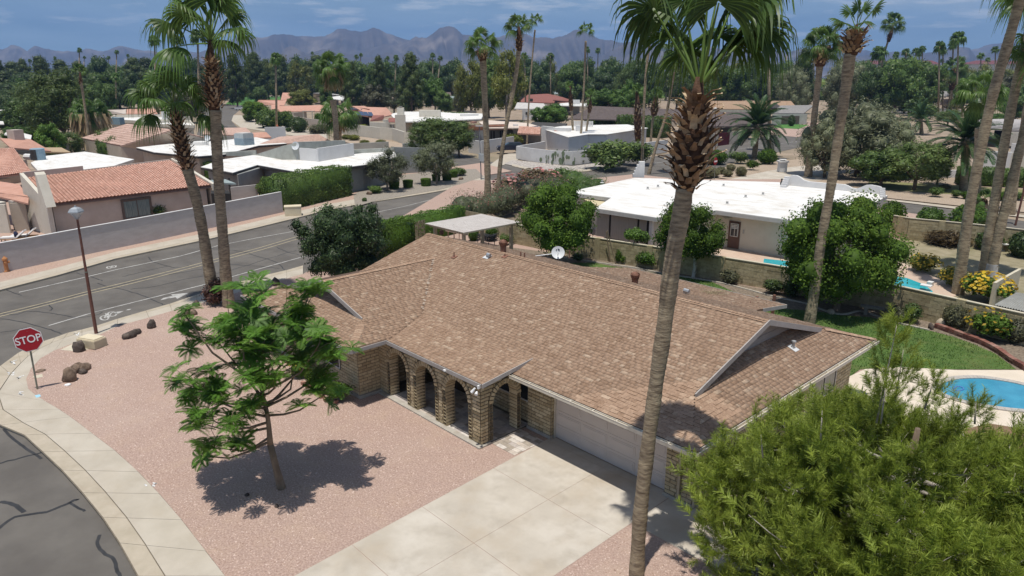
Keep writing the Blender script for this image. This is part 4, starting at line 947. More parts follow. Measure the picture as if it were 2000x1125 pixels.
# the feathery young tree: forked trunk, limbs, whorls of ferny leaves
m_jac = leafmat('fern_leaf', (.06,.135,.018), (.11,.235,.035), (.18,.32,.06), rough=.5, trans=.38)
m_jbark = mat('young_bark', (.16,.12,.085), (.27,.20,.14), scale=5, stretch=(1,1,.5), bump=.4, bscale=18)
jb = G(549,953,0); t = thing('feathery_tree', 'young tree with feathery bright green leaves standing in the pink gravel', 'tree', jb)
fork = A(528,868,jb); LDR = [fork, A(520,812,jb)+FH*.1, A(508,752,jb), A(496,700,jb)-FH*.2]
def leader(u): u *= 2.999; i = int(u); return lerp(LDR[i], LDR[i+1], u-i)

mb = MB().tube([jb-V(0,0,.1), jb+V(0,0,.08), lerp(jb, fork, .45), fork], [.17,.135,.105,.10], 10); mb.tube(curve_pts(LDR, 3), [.10,.09,.08,.072,.064,.056,.05,.04,.03,.02], 8); part('trunk', mb, m_jbark, t, smooth=True)
def leaf_spray(seed):
    g = np.random.default_rng(seed); Vs = []; Fs = []; Ts = []
    for k in range(11):
        az = 2*math.pi*k/11+g.uniform(-.3,.3); el = g.uniform(.15,1.15); L = g.uniform(.36,.56); p = np.zeros(3); a = el; d = np.array([math.cos(az), math.sin(az), 0]); n_ = 15; tn = g.uniform(.1,.75); pts = []
        for i in range(n_+1): pts.append(p.copy()); p = p+(d*math.cos(a)+np.array([0,0,math.sin(a)]))*L/n_; a -= (.9+el*.6)/n_
        side = np.array([-d[1], d[0], 0])
        for i in range(1, n_):
            u = i/n_; ll = .155*math.sin(math.pi*(.16+.8*u))**.8; w_ = .0155
            for sg in (-1, 1):
                q = side*sg*.86+(pts[i+1]-pts[i])/np.linalg.norm(pts[i+1]-pts[i])*.45+np.array([0,0,-.10]); q /= np.linalg.norm(q); e = np.cross(q, np.array([0,0,1.])); e /= np.linalg.norm(e); b = len(Vs); c = pts[i]
                Vs += [c, c+q*ll*.5+e*w_, c+q*ll, c+q*ll*.5-e*w_]; Fs.append((b,b+1,b+2,b+3)); Ts.append(min(1, max(0, tn+g.normal(0,.10))))
        b = len(Vs); e = side*.006
        Vs += [pts[0]-e, pts[0]+e, pts[-1]+e*.4, pts[-1]-e*.4]; Fs.append((b,b+1,b+2,b+3)); Ts.append(.7)
    return np_mesh('leaf_spray', Vs, Fs, m_jac, Ts)
SPR = [leaf_spray(i) for i in range(7)]
JC = [(352,595,0,.28,2),(432,612,.4,.85,13),(490,612,-.7,.75,11),(484,566,.2,.45,6),(398,655,.5,.8,12),(388,728,-.3,.85,13),(372,775,.6,.62,8),(425,782,-.9,.85,13),(372,822,.2,.45,4),(402,868,-.5,.42,4),(452,838,-1.0,.6,6),(462,700,1.0,.9,13),(520,655,-.3,.9,13),(545,612,.7,.6,8),(600,640,.4,.85,13),(597,580,.3,.5,8),(632,655,-.3,.7,10),(638,708,.5,.75,10),(650,752,-.1,.5,6),(560,715,.9,.85,11),(556,698,-1.1,.8,11),(492,738,-1.3,.85,11),(502,790,.2,.5,5),(580,690,1.5,.7,8),(450,660,1.6,.8,9)]
for i, (px, py, do, r, n) in enumerate(JC):
    c = A(px, py+6, jb)+FH*do; st = leader(min(.95, max(0, (c.z-fork.z)*.16+rng.uniform(-.08,.12)))); mid = lerp(st, c, .5)+V(rng.uniform(-.25,.25), rng.uniform(-.25,.25), rng.uniform(-.35,.0))
    lm = MB().tube([st, lerp(st, mid, .5)+V(0,0,-.05), mid, lerp(mid, c, .6), c], [.046,.038,.029,.019,.009], 6)
    tips = []
    for k in range(max(2, int(n*.72))):
        d = sph(1)[0]; q = c+V(*(d*r*nr.uniform(.35,1.)**.6*np.array([1,1,1.1]))); tips.append(q)
        if k % 2 == 0: lm.tube([lerp(mid, c, .7), lerp(c, q, .5)+V(0,0,-.04), q], [.014,.009,.005], 4)
    part('limb', lm, m_jbark, t, smooth=True)
    if n > 5: tips += [lerp(mid, c, rng.uniform(.15,.8))+V(rng.gauss(0,.22), rng.gauss(0,.22), rng.uniform(.0,.3)) for _ in range(2)]
    for q in tips:
        o = inst('leaf_spray', rng.choice(SPR), t, Matrix.Translation(q) @ Matrix.Rotation(rng.uniform(0,6.28), 4, 'Z') @ Matrix.Rotation(rng.uniform(-.8,.8), 4, 'X') @ Matrix.Scale(rng.uniform(.85,1.25), 4))
for lx, ly in [(512,690),(505,640),(486,575)]: pass
# soil basin and drip emitters under it
pass
for px, py, lb in ((483,968,'left'),(540,990,'right, nearer')): tag(rock(G(px,py,0), .14,.12,.10, lb+' one of two small black stones in the feathery tree shade', m_rock, group='two black stones under the feathery tree'), cat='stone')
# bed with a brick edge before the bedroom window
for k, (px, py) in enumerate([(594,752),(603,758),(612,765),(620,772),(629,778),(638,783),(646,786),(655,789)]):
    o = whole('edging_brick', MB().cbox(G(px,py,-.02), .24,.13,.15, .5+.2*k), mat('edge_brick', (.30,.15,.11), (.38,.21,.16), scale=4), ['leftmost','second','third','fourth','fifth','sixth','seventh','last'][k]+' pink edging brick of the curved row running to the front shrub', 'edging brick', G(px,py,-.02), 'edging bricks of the front bed')
shrub('citrus', 'loose', G(660,782,0), 1.15, 1.0, 'green leafy shrub against the brick corner left of the arches'); shrub('citrus', 'loose', G(618,752,0), 1.0, .9, 'small green shrub under the bedroom window half behind the feathery tree')
shrub('yellowgreen', 'loose', G(585,735,0), 1.1, 1.0, 'yellow flecked shrub behind the feathery tree by the bedroom wall', flowers='yellow', nf=50)

# palms
def palm(name, label, tr, base, rads, head, fs, counts, sc=1., bt=None, skirt=None, group=None, cat='palm tree', tilt=None):
    """tr: survey places along the stem; base: its foot; head: place of the bud"""
    P = [base-V(0,0,.1)]+[A(x, y, base) for x, y in tr[1:]]; t = thing(name, label, cat, base, group)
    part('trunk', ringed_trunk(P, rads), m_palmbark, t, smooth=True)
    hd = A(*head, base)
    if bt:
        (x0, y0, r0), (x1, y1, r1), n, bs = bt[:4]; boots(t, (A(x0, y0, base), A(x1, y1, base)), r0, r1, n, bs, bulge=bt[4] if len(bt) > 4 else 0.)
        part('boot_core', MB().tube([A(x0, y0+4, base), lerp(A(x0,y0,base), A(x1,y1,base), .5), A(x1, y1, base), hd], [r0*.75, (r0+r1)*.5+(bt[4] if len(bt) > 4 else 0)*.9, r1*.9, r1*.5], 10), mat('boot_fibre', (.05,.026,.016), (.12,.065,.04), scale=9, bump=.8, bscale=20), t, smooth=True)
    if skirt:
        r, h, n = skirt; o = link('dead_skirt', skirt_mesh(r, h, n, len(WORLD)), t, hd)
    add_fronds(t, hd, fs, counts, sc, tilt=tilt); return t
hb = G(1243,1128,0); fsH = fan_set(1.6, 1.2, 44, .95, 'hero')
hero = palm('fan_palm', 'tall fan palm with a shaggy boot collar in front of the garage', [(1243,1128),(1250,1010),(1262,900),(1280,760),(1297,640),(1315,500),(1330,420),(1337,368)], hb, [.20,.185,.18,.175,.18,.19,.20,.20], (1366,150), fsH[:1], [0], 1.0, bt=((1340,372,.22),(1362,190,.16), 150, .82, .24))
def aimed(t, hub, q, base, fs, rmul=1., twist=0.):
    """a leaf from the bud at hub whose blade begins at the survey place q (x, y, depth offset)"""
    h = A(*hub, base); d = (A(q[0], q[1], base)+FH*q[2])-h; az = math.atan2(d.y, d.x); e = math.atan2(d.z, math.hypot(d.x, d.y)); el, me = min(fs, key=lambda k: abs(R(k[0])-e))
    inst('frond', me, t, Matrix.Translation(h) @ Matrix.Rotation(az, 4, 'Z') @ Matrix.Rotation(R(el)-e, 4, 'Y') @ Matrix.Rotation(twist, 4, 'X') @ Matrix.Scale(rmul, 4))
for q, rm, tw in [((1312,42,-.3),1.08,.35),((1384,14,-.9),1.05,0),((1456,22,.3),1.12,-.2),((1498,-8,-.2),1.2,-.2),((1428,-30,.8),1.15,0),((1340,-50,.7),1.1,0),((1395,-80,.1),1.15,0),((1505,40,.9),1.15,.1),((1440,66,1.3),1.08,0),((1335,50,1.3),1.,0),((1480,84,.9),1.05,0),((1385,92,1.7),1.,0),((1290,-10,.8),1.1,.2)]:
    aimed(hero, (1366,172), (q[0], q[1]-24, q[2]), hb, fsH, rm*1.08, tw)
fsM = fan_set(1.35, 1.2, 34, .75, 'mid')
b = G(447,598,0)
palm('fan_palm', 'right one of two tall fan palms beside the bicycle lane', [(447,598),(441,540),(436,470),(429,380),(424,300),(421,215)], b, [.34,.30,.28,.27,.28,.29], (410,78), fsM, [3,4,3,2,1,1,0], 1.5, bt=((419,212,.36),(412,116,.22), 170, .8, .12))
b = G(419,592,0)
palm('fan_palm', 'left leaning one of two tall fan palms beside the bicycle lane', [(419,592),(404,500),(394,440),(381,380),(366,330)], b, [.36,.31,.29,.28,.29], (338,206), fsM, [2,3,3,3,2,2,0], 1.1, bt=((367,332,.34),(341,222,.26), 170, .82, .08))
shrub('burgundy', 'loose', G(428,594,0), 1.9, 1.75, 'burgundy leaved shrub at the feet of the twin palms')
b = G(1580,633,0); fsT = fan_set(1.0, .8, 30, .35, 'thin')
t = palm('fan_palm', 'slender fan palm with few leaves rising from the back lawn', [(1580,633),(1592,560),(1604,470),(1622,370),(1640,250),(1652,170),(1660,105)], b, [.30,.25,.23,.22,.22,.24,.27], (1673,58), fsT, [1,0,0,0,0,0,0], .9, bt=((1662,104,.36),(1671,60,.34), 80, .95, .10))
for q, rm in [((1645,44,-.4),.95),((1692,28,-.3),1.05),((1668,20,.4),.9),((1640,25,.5),.85),((1700,38,.6),.9),((1678,8,0),.95),((1655,48,-.7),.75)]: aimed(t, (1673,60), q, b, fsT, rm)

# the pine by the garage: ascending limbs, shoots of needles
m_needle = leafmat('pine_needle', (.115,.165,.022), (.225,.29,.042), (.36,.42,.085), rough=.5, trans=.25)
m_twig = mat('pine_twig', (.30,.265,.23), (.46,.42,.38), scale=9)
pb = V(11.85,-1.75,0); t = thing('pine_tree', 'big bushy pine beside the garage corner in the near foreground', 'tree', pb)
part('trunk', MB().tube([pb-V(0,0,.1), pb+V(.1,0,1.6), pb+V(0,.1,3.6), pb+V(.1,-.1,5.6)], [.26,.20,.13,.05], 10), m_bark, t, smooth=True)
def shoot(seed, k=82):
    g = np.random.default_rng(seed); Vs = []; Fs = []; Ts = []; tn = g.uniform(.15,.7)
    for i in range(k):
        u = g.uniform(0,1); a = g.uniform(0,6.28); L = g.uniform(.08,.14)*(1.15-.3*u); c = np.array([0,0,u*.30]); q = np.array([math.cos(a)*.75, math.sin(a)*.75, g.uniform(.45,.95)]); q /= np.linalg.norm(q); e = np.cross(q, [math.sin(a), math.cos(a), .3]); e = e/np.linalg.norm(e)*.0044
        b = len(Vs); Vs += [c-e, c+e, c+q*L+e*.3, c+q*L-e*.3]; Fs.append((b,b+1,b+2,b+3)); Ts.append(min(1,max(0,tn+g.normal(0,.14))))
    return np.array(Vs), np.array(Fs), np.array(Ts)
SH = [shoot(i) for i in range(9)]
def place(parts, M3, c): v, f, t_ = parts; return v @ M3.T + c, f, t_
shoots = []; wood = MB(); gw = 0
nlimb = 74
for i in range(nlimb):
    u = (i+.5)/nlimb; z0 = .4+4.35*u; az = i*2.399+nr.uniform(-.4,.4); rl = 4.4*(1-.62*(max(0,u-.3)/.7)**1.5)*nr.uniform(.72,1.1); rl *= (.80 if u < .1 else 1)
    if math.cos(az) < -.3: rl *= .93
    st = pb+V(0,0,z0); e = pb+V(math.cos(az)*rl, math.sin(az)*rl, z0+rl*nr.uniform(.03,.26)+.15); mid = lerp(st, e, .5)+V(0,0,-.22)
    P = [st, mid, e]; wood.tube(curve_pts(P, 3), [.06,.052,.045,.036,.026,.018,.010], 5)
    nb = int(15+rl*12)
    for k in range(nb):
        s = nr.uniform(.16,1.)**.55; c0 = (lerp(st, mid, s*2) if s < .5 else lerp(mid, e, s*2-1)); d = V(math.cos(az), math.sin(az), .2); sd = V(-d.y, d.x, 0)
        tip = c0+d*nr.uniform(.0,.5)+sd*nr.uniform(-1,1)*(.30+.75*(1-abs(s-.5)))*min(1, rl*.4)+V(0,0,nr.uniform(-.15,.55))
        if k % 3 == 0: wood.tube([c0, lerp(c0, tip, .5)+V(0,0,-.03), tip], [.013,.010,.005], 4)
        for q in range(3):
            ax_ = (tip-c0).normalized()*.6+V(nr.normal()*.45, nr.normal()*.45, .55+nr.normal()*.3); ax_ = ax_.normalized(); x_ = ax_.orthogonal().normalized(); y_ = ax_.cross(x_); sc = nr.uniform(.9,1.6); p = tip+V(nr.normal()*.13, nr.normal()*.13, nr.normal()*.10)
            shoots.append(place(SH[nr.integers(9)], np.array([[x_.x,y_.x,ax_.x],[x_.y,y_.y,ax_.y],[x_.z,y_.z,ax_.z]])*sc, np.array(p)))
# leaders that stand above the mass
for px, py, do, h in [(1762,640,.2,2.2),(1590,785,-.4,.6),(1480,840,-.2,.5),(1715,745,-.3,.8),(1840,755,.3,.7),(1930,800,.4,.5),(1795,705,.6,1.2)]:
    tp = A(px, py, pb)+FH*do; c0 = tp-V(rng.uniform(-.1,.1), rng.uniform(-.1,.1), h); wood.tube([c0, lerp(c0, tp, .5), tp], [.022,.016,.006], 5)
    for k in range(int(26*h)+8):
        s = nr.random()**.75; c1 = lerp(c0, tp, s); a = nr.uniform(0,6.28); rr = (.12+.52*(1-s))*nr.uniform(.2,1)*min(1,h); p = c1+V(math.cos(a)*rr, math.sin(a)*rr, nr.uniform(-.05,.15)); ax_ = V(math.cos(a)*.6, math.sin(a)*.6, .9).normalized(); x_ = ax_.orthogonal().normalized(); y_ = ax_.cross(x_)
        shoots.append(place(SH[nr.integers(9)], np.array([[x_.x,y_.x,ax_.x],[x_.y,y_.y,ax_.y],[x_.z,y_.z,ax_.z]])*nr.uniform(.7,1.2), np.array(p)))
part('limbs', wood, m_twig, t, smooth=True)
v, f, tt = merge(*shoots); o = link('needles', np_mesh('needles', v-np.array(pb), f, m_needle, tt), t); tag(o, kind='stuff')

# loose stones of the gravel yard
def inpoly(x, y, P):
    c = False; j = len(P)-1
    for i in range(len(P)):
        if (P[i].y > y) != (P[j].y > y) and x < (P[j].x-P[i].x)*(y-P[i].y)/(P[j].y-P[i].y)+P[i].x: c = not c
        j = i
    return c
yp = [G(x, y, 0) for x, y in inner]+[V(.3,-11.6,0), V(-.1,-2.1,0), V(-1.5,-2.6,0), V(-7.7,-2.6,0), V(-7.8,-3.5,0), V(-16.2,-3.5,0), V(-16.2,4,0)]; SV = np.array([(1,0,0),(.2,.9,0),(-.8,.5,0),(-.7,-.7,0),(.3,-.9,0),(.05,.05,.75)]); vs = []; fs = []; ts = []; n = 0
while n < 44000:
    x, y = (rng.uniform(-27,1), rng.uniform(-12.9,9)) if n < 41000 else (rng.uniform(5.2,9.5), rng.uniform(-6,-2.15))
    if n < 41000 and not inpoly(x, y, yp): continue
    s_ = rng.uniform(.012,.027)*(1.5 if rng.random() < .02 else 1); a = rng.uniform(0,6.28); c, q = math.cos(a)*s_, math.sin(a)*s_; M_ = np.array([[c,-q,0],[q,c,0],[0,0,s_]]); b = len(vs)*6
    vs.append(SV @ M_.T+np.array([x,y,-.002])); fs += [(b,b+1,b+5),(b+1,b+2,b+5),(b+2,b+3,b+5),(b+3,b+4,b+5),(b+4,b,b+5)]; ts += [rng.random()]*5; n += 1
o = link('gravel', np_mesh('gravel', np.concatenate(vs), fs, mat('gravel_stone', None, None, tone=[(.24,.155,.12),(.40,.285,.235),(.50,.37,.31),(.60,.48,.42)]), ts)); tag(o, 'loose pink gravel stones of the front yard', 'gravel', kind='stuff')
# ------------------------------------------------------------------ back garden of the brick house
m_lawn = mat('lawn_soil', (.055,.10,.022), (.09,.15,.035), scale=1.2, wear=((.24,.20,.09), .5, .35))
m_bed = mat('bed_mulch', (.13,.10,.075), (.26,.21,.16), scale=7, bump=.6, bscale=25)
m_cool = mat('pool_deck', (.60,.52,.42), (.66,.58,.48), scale=1, wear=((.5,.42,.33), .8, .3))
def sheet(name, pts, z, m, parent=None): return struct(name, MB().poly([V(p.x, p.y, z) for p in pts]), m, parent)
lawn_pts = [V(-17,12,0), V(-16.5,17.5,0), G(1115,514,0), G(1160,513,0), G(1195,520,0), G(1390,551,0), G(1450,578,0), G(1520,603,0), G(1590,608,0), G(1640,616,0), G(1672,618,0), G(1700,620,0), G(1745,632,0), G(1815,646,0), G(1860,658,0), G(1900,672,0), G(1945,692,0), G(1985,722,0), G(1860,722,0), G(1730,718,0), G(1680,722,0), G(1655,740,0), V(6.2,11.5,0), V(2,11,0), V(-14,11,0)]
sheet('bed', [V(-24,19,0), V(-18,20.9,0), V(-10,22.3,0), V(3.4,24,0), V(9.2,23.4,0), V(16,22.8,0), V(16,17,0), V(6,17,0), V(-24,12,0)], .010, m_bed)
sheet('lawn', lawn_pts, .018, m_lawn)
# grass blades on the lawn
gv = []; gt = []; xs = [p.x for p in lawn_pts]; ys_ = [p.y for p in lawn_pts]
while len(gv) < 26000*3:
    x, y = rng.uniform(-14, max(xs)), rng.uniform(10, max(ys_))
    if not inpoly(x, y, lawn_pts): continue
    dry = max(0, 1-abs(x-8.6)/1.4)*max(0, 1-abs(y-19.6)/2); a = rng.uniform(0,6.28); h = rng.uniform(.05,.11)*(1-.6*dry); w_ = .016
    gv += [(x-w_*math.cos(a), y-w_*math.sin(a), .015), (x+w_*math.cos(a), y+w_*math.sin(a), .015), (x+rng.uniform(-.05,.05), y+rng.uniform(-.05,.05), .015+h)]; gt.append(min(1, max(0, .35+rng.gauss(0,.2)+dry*.7)))
o = link('grass', np_mesh('grass', gv, np.arange(len(gv)).reshape(-1,3), leafmat('grass_blade', (.04,.10,.015), (.075,.165,.028), (.22,.21,.07)), gt)); tag(o, 'short bright green lawn grass behind the brick house', 'grass', kind='stuff')
# concrete edging between lawn and bed, in short lengths
ed = [G(*q, 0) for q in smooth([(1100,505),(1150,511),(1195,518),(1240,524),(1300,536),(1390,550),(1450,564),(1510,580),(1570,593),(1600,604),(1632,614),(1655,614),(1675,609),(1700,614),(1745,630),(1815,646)], 3)]
edg = thing('lawn_edging', 'curving pale concrete edging between the back lawn and the planting bed', 'edging', ed[0])
for a, b in zip(ed[:-1], ed[1:]): d = b-a; s = V(-d.y, d.x, 0).normalized()*.055; part('edging_block', MB().obox(a-s-V(0,0,.03), d*.985, s*2, V(0,0,.11)), mat('edging_concrete', (.40,.36,.30), (.47,.43,.37), scale=4), edg)
# tan block wall all along the back, pilasters, rough blocks
m_block = mat('tan_block', .82, 1.12, scale=5, tone=[(.33,.275,.165),(.40,.34,.21),(.45,.385,.245)], rough=.95, bump=.4, bscale=18, wear=((.28,.2,.11), 1.2, .3))
m_bmort = mat('block_mortar', (.25,.21,.13), (.31,.26,.17), scale=6)
m_cap = mat('wall_cap', (.50,.45,.34), (.57,.52,.41), scale=3)
blk = [MB().box((0,0,0),(1,1,1), t=k/4).mesh('block', m_block) for k in range(5)]
def block_wall(name, label, P, H, th=.18, bh=.2, bl=.41, pil=3.4, m=m_bmort, blocks=True, side=1, lim=300, cap=m_cap, group=None, z0=-.1):
    P = [Vector(p) for p in P]; t = thing(name, label, 'wall', P[0], group); core = MB(); capm = MB(); rest = MB(); cnt = 0; n = 0
    tot = []
    for a, b in zip(P[:-1], P[1:]):
        d = b-a; L = d.length; u = d/L; s = V(-u.y, u.x, 0)
        core.obox(a-s*th/2*.82+V(0,0,z0), d, s*th*.82, V(0,0,H-z0-.005))
        if blocks:
            for sd in (-1, 1):
                j = 0
                while (j+1)*bh < H+.01:
                    x = -(bl/2 if j % 2 else 0)
                    while x < L:
                        l, r_ = max(x, 0), min(x+bl, L); x += bl
                        if r_-l > .06: tot.append((a+u*(l+.006)+V(0,0,j*bh+.006)+s*sd*th*.41, u*(r_-l-.012), s*sd*(.02+rng.uniform(0,.012)), V(0,0,bh-.012)))
                    j += 1
        k = max(1, int(L/pil))
        if pil < 90:
            for i in range(k): c = a+u*(i+.5)*L/k; part('pilaster', MB().cbox(c+V(0,0,-.05), .42, th+.13, H+.09, math.atan2(u.y, u.x), t=.6), m_block, t)
        part('wall_cap', MB().obox(a-s*(th/2+.01)+V(0,0,H-.004), d, s*(th+.02), V(0,0,.04)), cap, t)
    part('wall_core', core, m, t)
    if blocks:
        tot.sort(key=lambda q: (q[0]-CAM).length+(0 if seen_roof(q[0]) and q[2].dot(CAM-q[0]) > 0 else 500))
        for i, (o_, A_, B_, C_) in enumerate(tot):
            if i < lim: inst('block', rng.choice(blk), t, Matrix(((A_.x,B_.x,C_.x,o_.x),(A_.y,B_.y,C_.y,o_.y),(A_.z,B_.z,C_.z,o_.z),(0,0,0,1))))
            else: rest.obox(o_, A_, B_, C_, rng.choice((0,.25,.5,.75,1)))
        if rest.v: tag(part('blockwork', rest, m_block, t), kind='stuff')
    return t
block_wall('block_wall', 'long tan block wall between the back lawn and the white roofed house', [V(-24.6,20.4,0), V(-18.0,20.95,0), V(-10,22.4,0), V(-4,23.3,0), V(3.4,24.05,0), V(9.2,23.45,0), V(20,22.4,0)], 1.55)
m_fence = mat('weathered_fence', (.33,.28,.19), (.42,.36,.25), scale=3, stretch=(1,1,.2))
fn = thing('board_fence', 'weathered tan fence panels behind the bright green hedge and pergola', 'fence', V(-27.5,6.5,0))
a, b = V(-27.0,7.0,0), V(-30.5,20.7,0); d = (b-a)/17
for i in range(17): part('fence_board', MB().obox(a+d*i, d*.94, V(.05,0,0), V(0,0,1.75+rng.uniform(-.02,.02))), m_fence, fn)
part('fence_post', MB().obox(a+V(-.12,0,0), b-a, V(.1,0,0), V(0,0,1.6)), m_bmort, fn)
a, b = V(-30.5,20.9,0), V(-24.7,20.95,0)
for i in range(8): part('fence_board', MB().obox(a+(b-a)/8*i, (b-a)/8*.94, V(0,.05,0), V(0,0,1.7)), m_fence, fn)
# stacked red blocks edging the corner bed
rb = [G(*q, 0) for q in smooth([(1826,640),(1855,650),(1890,663),(1920,674),(1950,690),(1975,708),(2000,722),(2030,745)], 2)]
rw = thing('stacked_stone_border', 'low curved border of stacked dark red stones beside the lawn', 'border', rb[0])
for row in range(2):
    for i in range(len(rb)-1):
        a, b = rb[i], rb[i+1]
        for k in range(2): p, q = lerp(a, b, (k+.25*row)/2), lerp(a, b, (k+.25*row)/2+.46); d = q-p; s = V(-d.y, d.x, 0).normalized(); part('stone', MB().obox(p-s*(.12+.02*row)+V(0,0,.01+.13*row), d, s*(.26+rng.uniform(-.03,.03)), V(0,0,.125), t=rng.random()), mat('red_block', .8, 1.15, scale=7, tone=[(.16,.065,.05),(.24,.105,.08),(.34,.20,.16)], bump=.4, bscale=20), rw)
rock(G(1838,636,0), .6,.45,.4, 'pale boulder at the end of the red stone border', mat('pale_rock', (.40,.33,.25), (.5,.43,.34), scale=4, bump=.6), group=None); rock(G(1818,643,0), .3,.3,.32, 'small black stone at the start of the red stone border', m_rock, group=None)
rock(G(1622,612,0), .6,.4,.22, 'flat pale stone under the big citrus tree on the lawn edge', mat('pale_rock', (.40,.33,.25)), group=None)
# stone bench in the shade
bp = G(1716,618,0); t = thing('garden_bench', 'dark stone bench in the deep shade under the big citrus', 'bench', bp); m_st = mat('bench_stone', (.20,.18,.16), (.27,.25,.22), scale=5, bump=.4)
part('seat', MB().cbox(bp+V(0,0,.42), 1.9,.42,.09, R(12)), m_st, t)
for s in (-.65,.65): part('leg', MB().cbox(bp+V(s*math.cos(R(12)), s*math.sin(R(12)), 0), .18,.34,.42, R(12)), m_st, t)
# pool and deck beside the house
deck = [G(*q, 0) for q in [(1655,738),(1690,722),(1760,718),(1870,724),(2000,724),(2150,760),(2150,1000),(1850,1000),(1700,840),(1640,775)]]
pool = [G(*q, 0) for q in smooth([(1835,760),(1845,750),(1870,743),(1910,741),(1950,745),(2000,755),(2060,775),(2080,800),(2000,802),(1920,792),(1868,780),(1842,770),(1835,760)], 3)[:-1]]
c0 = sum(pool, V(0,0,0))/len(pool)
dk = MB(); pts = [V(p.x,p.y,.030) for p in deck]; dk.poly(pts); struct('pool_deck', dk, m_cool)
m_water = mat('pool_water', (.035,.23,.36), (.055,.30,.44), scale=1.2, rough=.06, spec=.5, bump=.12, bscale=4)
m_copestone = mat('coping', (.36,.33,.30), (.46,.43,.39), scale=6)
struct('pool_water', MB().poly([V(p.x,p.y,.036) for p in pool]), m_water)
cp = thing('pool_coping', 'ring of grey coping stones round the near pool', 'coping', c0)
n_ = len(pool)
for i in range(n_):
    a, b = pool[i], pool[(i+1) % n_]; oa, ob = a+(a-c0).normalized()*.30, b+(b-c0).normalized()*.30
    for k in range(2): q = [lerp(a,b,k/2), lerp(a,b,k/2+.48), lerp(oa,ob,k/2+.48), lerp(oa,ob,k/2)]; part('coping_stone', MB().slab([V(p.x,p.y,.075) for p in q], .07), m_copestone, cp)
hose = [G(*q, .05) for q in smooth([(1862,760),(1868,755),(1878,756),(1882,760),(1872,763),(1864,762)], 3)]
whole('pool_hose', MB().tube(hose, .03, 6), mat('blue_hose', (.08,.2,.45)), 'loop of blue hose floating in the near pool', 'hose', hose[0])
up = G(1985,870,0); t = thing('patio_umbrella', 'brown patio umbrella by the near pool behind the pine', 'umbrella', up); up = A(2000,835,G(2000,985,0)); 
part('canopy', MB().lathe(V(up.x,up.y,1.95), [(1.5,0),(1.49,.03),(.75,.32),(.04,.55)], 8), mat('umbrella_cloth', (.20,.125,.075), (.25,.16,.10), scale=5), t); part('pole', MB().tube([V(up.x,up.y,0), V(up.x,up.y,2.5)], .03, 8), m_metal, t)
for k in range(8): a = k*math.pi/4; part('rib', MB().tube([V(up.x,up.y,2.45), V(up.x+1.48*math.cos(a), up.y+1.48*math.sin(a), 1.95)], .015, 4), m_metal, t)
# citrus and other trees of the garden
def near_tree(name, label, base, clumps, m, n, ln, wd, limbs_, bark=m_bark, r=.16, core=.66, droop=0., shell=(.68,1.12), cat='tree'):
    t = thing(name, label, cat, base); mb = MB()
    b = Vector(base); f = b+V(0,0,limbs_[0]); mb.tube([b-V(0,0,.1), b+V(0,0,.06), lerp(b,f,.5)+V(.05,.03,0), f], [r*1.35,r,r*.85,r*.75], 9)
    for c, cr in clumps[::max(1, len(clumps)//limbs_[1])]: c = Vector(c); mb.tube([f, lerp(f,c,.45)+V(rng.uniform(-.2,.2), rng.uniform(-.2,.2), .1), c], [r*.5,r*.32,r*.1], 6)
    part('trunk', mb, bark, t, smooth=True)
    v, f_, tt = foliage(clumps, n, ln, wd, core=core, droop=droop, shell=shell); o = link('crown', np_mesh('crown', v-np.array(base), f_, m, tt), t); return t
def px_egg(base, px, py, wpx, hpx, n, cr, low=-.8, dp=.85, var=.3):
    """clumps through an egg whose middle is seen at (px, py), wpx wide and hpx high"""
    c = A(px, py, Vector(base)); k = dep(c)/FPX; return [((c.x+q[0][0], c.y+q[0][1], c.z+q[0][2]), q[1]*k*wpx/2) for q in [(p, r) for p, r in [(np.array(p)*np.array([k*wpx/2*dp]*2+[k*hpx/2*.98]), r) for p, r in egg(n, 1., 1., 0., cr, low, var)]]]
b = G(1082,518,0); near_tree('citrus_tree', 'round dark citrus tree in front of the grey shade screens', b, px_egg(b,1090,424,160,112,34,.29), LM['citrus'], 12000, .17,.10, (1.0,6), m_greybark, .13)
b = G(1354,541,0); near_tree('citrus_tree', 'citrus tree with a whitewashed trunk behind the tall front palm', b, px_egg(b,1352,454,144,106,32,.29), LM['citrus'], 11000, .16,.095, (1.3,6), m_white_bark, .12)
b = G(1632,606,0); near_tree('citrus_tree', 'biggest citrus tree overhanging the block wall and pool', b, px_egg(b,1632,487,258,192,54,.24), LM['citrus'], 26000, .16,.095, (1.3,8), m_bark, .22)
b = V(-21.8,4.6,0); 
dk_cl = px_egg(b,676,475,170,130,34,.27,low=-.75)+[((A(592,452,b)).to_tuple(), .5),((A(578,440,b)).to_tuple(), .35),((A(727,408,b)).to_tuple(), .35),((A(700,412,b)).to_tuple(), .4),((A(640,412,b)).to_tuple(), .45),((A(620,520,b)).to_tuple(), .6)]
near_tree('leafy_tree', 'dark blue green tree leaning over the left end of the roof', b, dk_cl, leafmat('ash_leaf', (.027,.05,.018), (.052,.09,.028), (.10,.15,.05)), 19000, .20,.075, (1.2,10), m_bark, .2, core=.74, droop=1.2, shell=(.7,1.22))
hedge('lime', [V(-27.6,7.6,0), V(-28.6,12.8,0)], 1.5, 2.3, 'bright green clipped hedge just behind the dark tree', 5000, .12,.08); hedge('citrus', [V(-25.3,8.6,0), V(-25.9,12.0,0)], 1.3, 2.7, 'taller green hedge beside the end of the roof', 4200, .12,.08)
hedge('lime', [V(-29.3,13.0,0), V(-30.6,20.5,0)], 1.3, 2.1, 'bright green clipped hedge along the fence by the road', 5600, .12,.08)
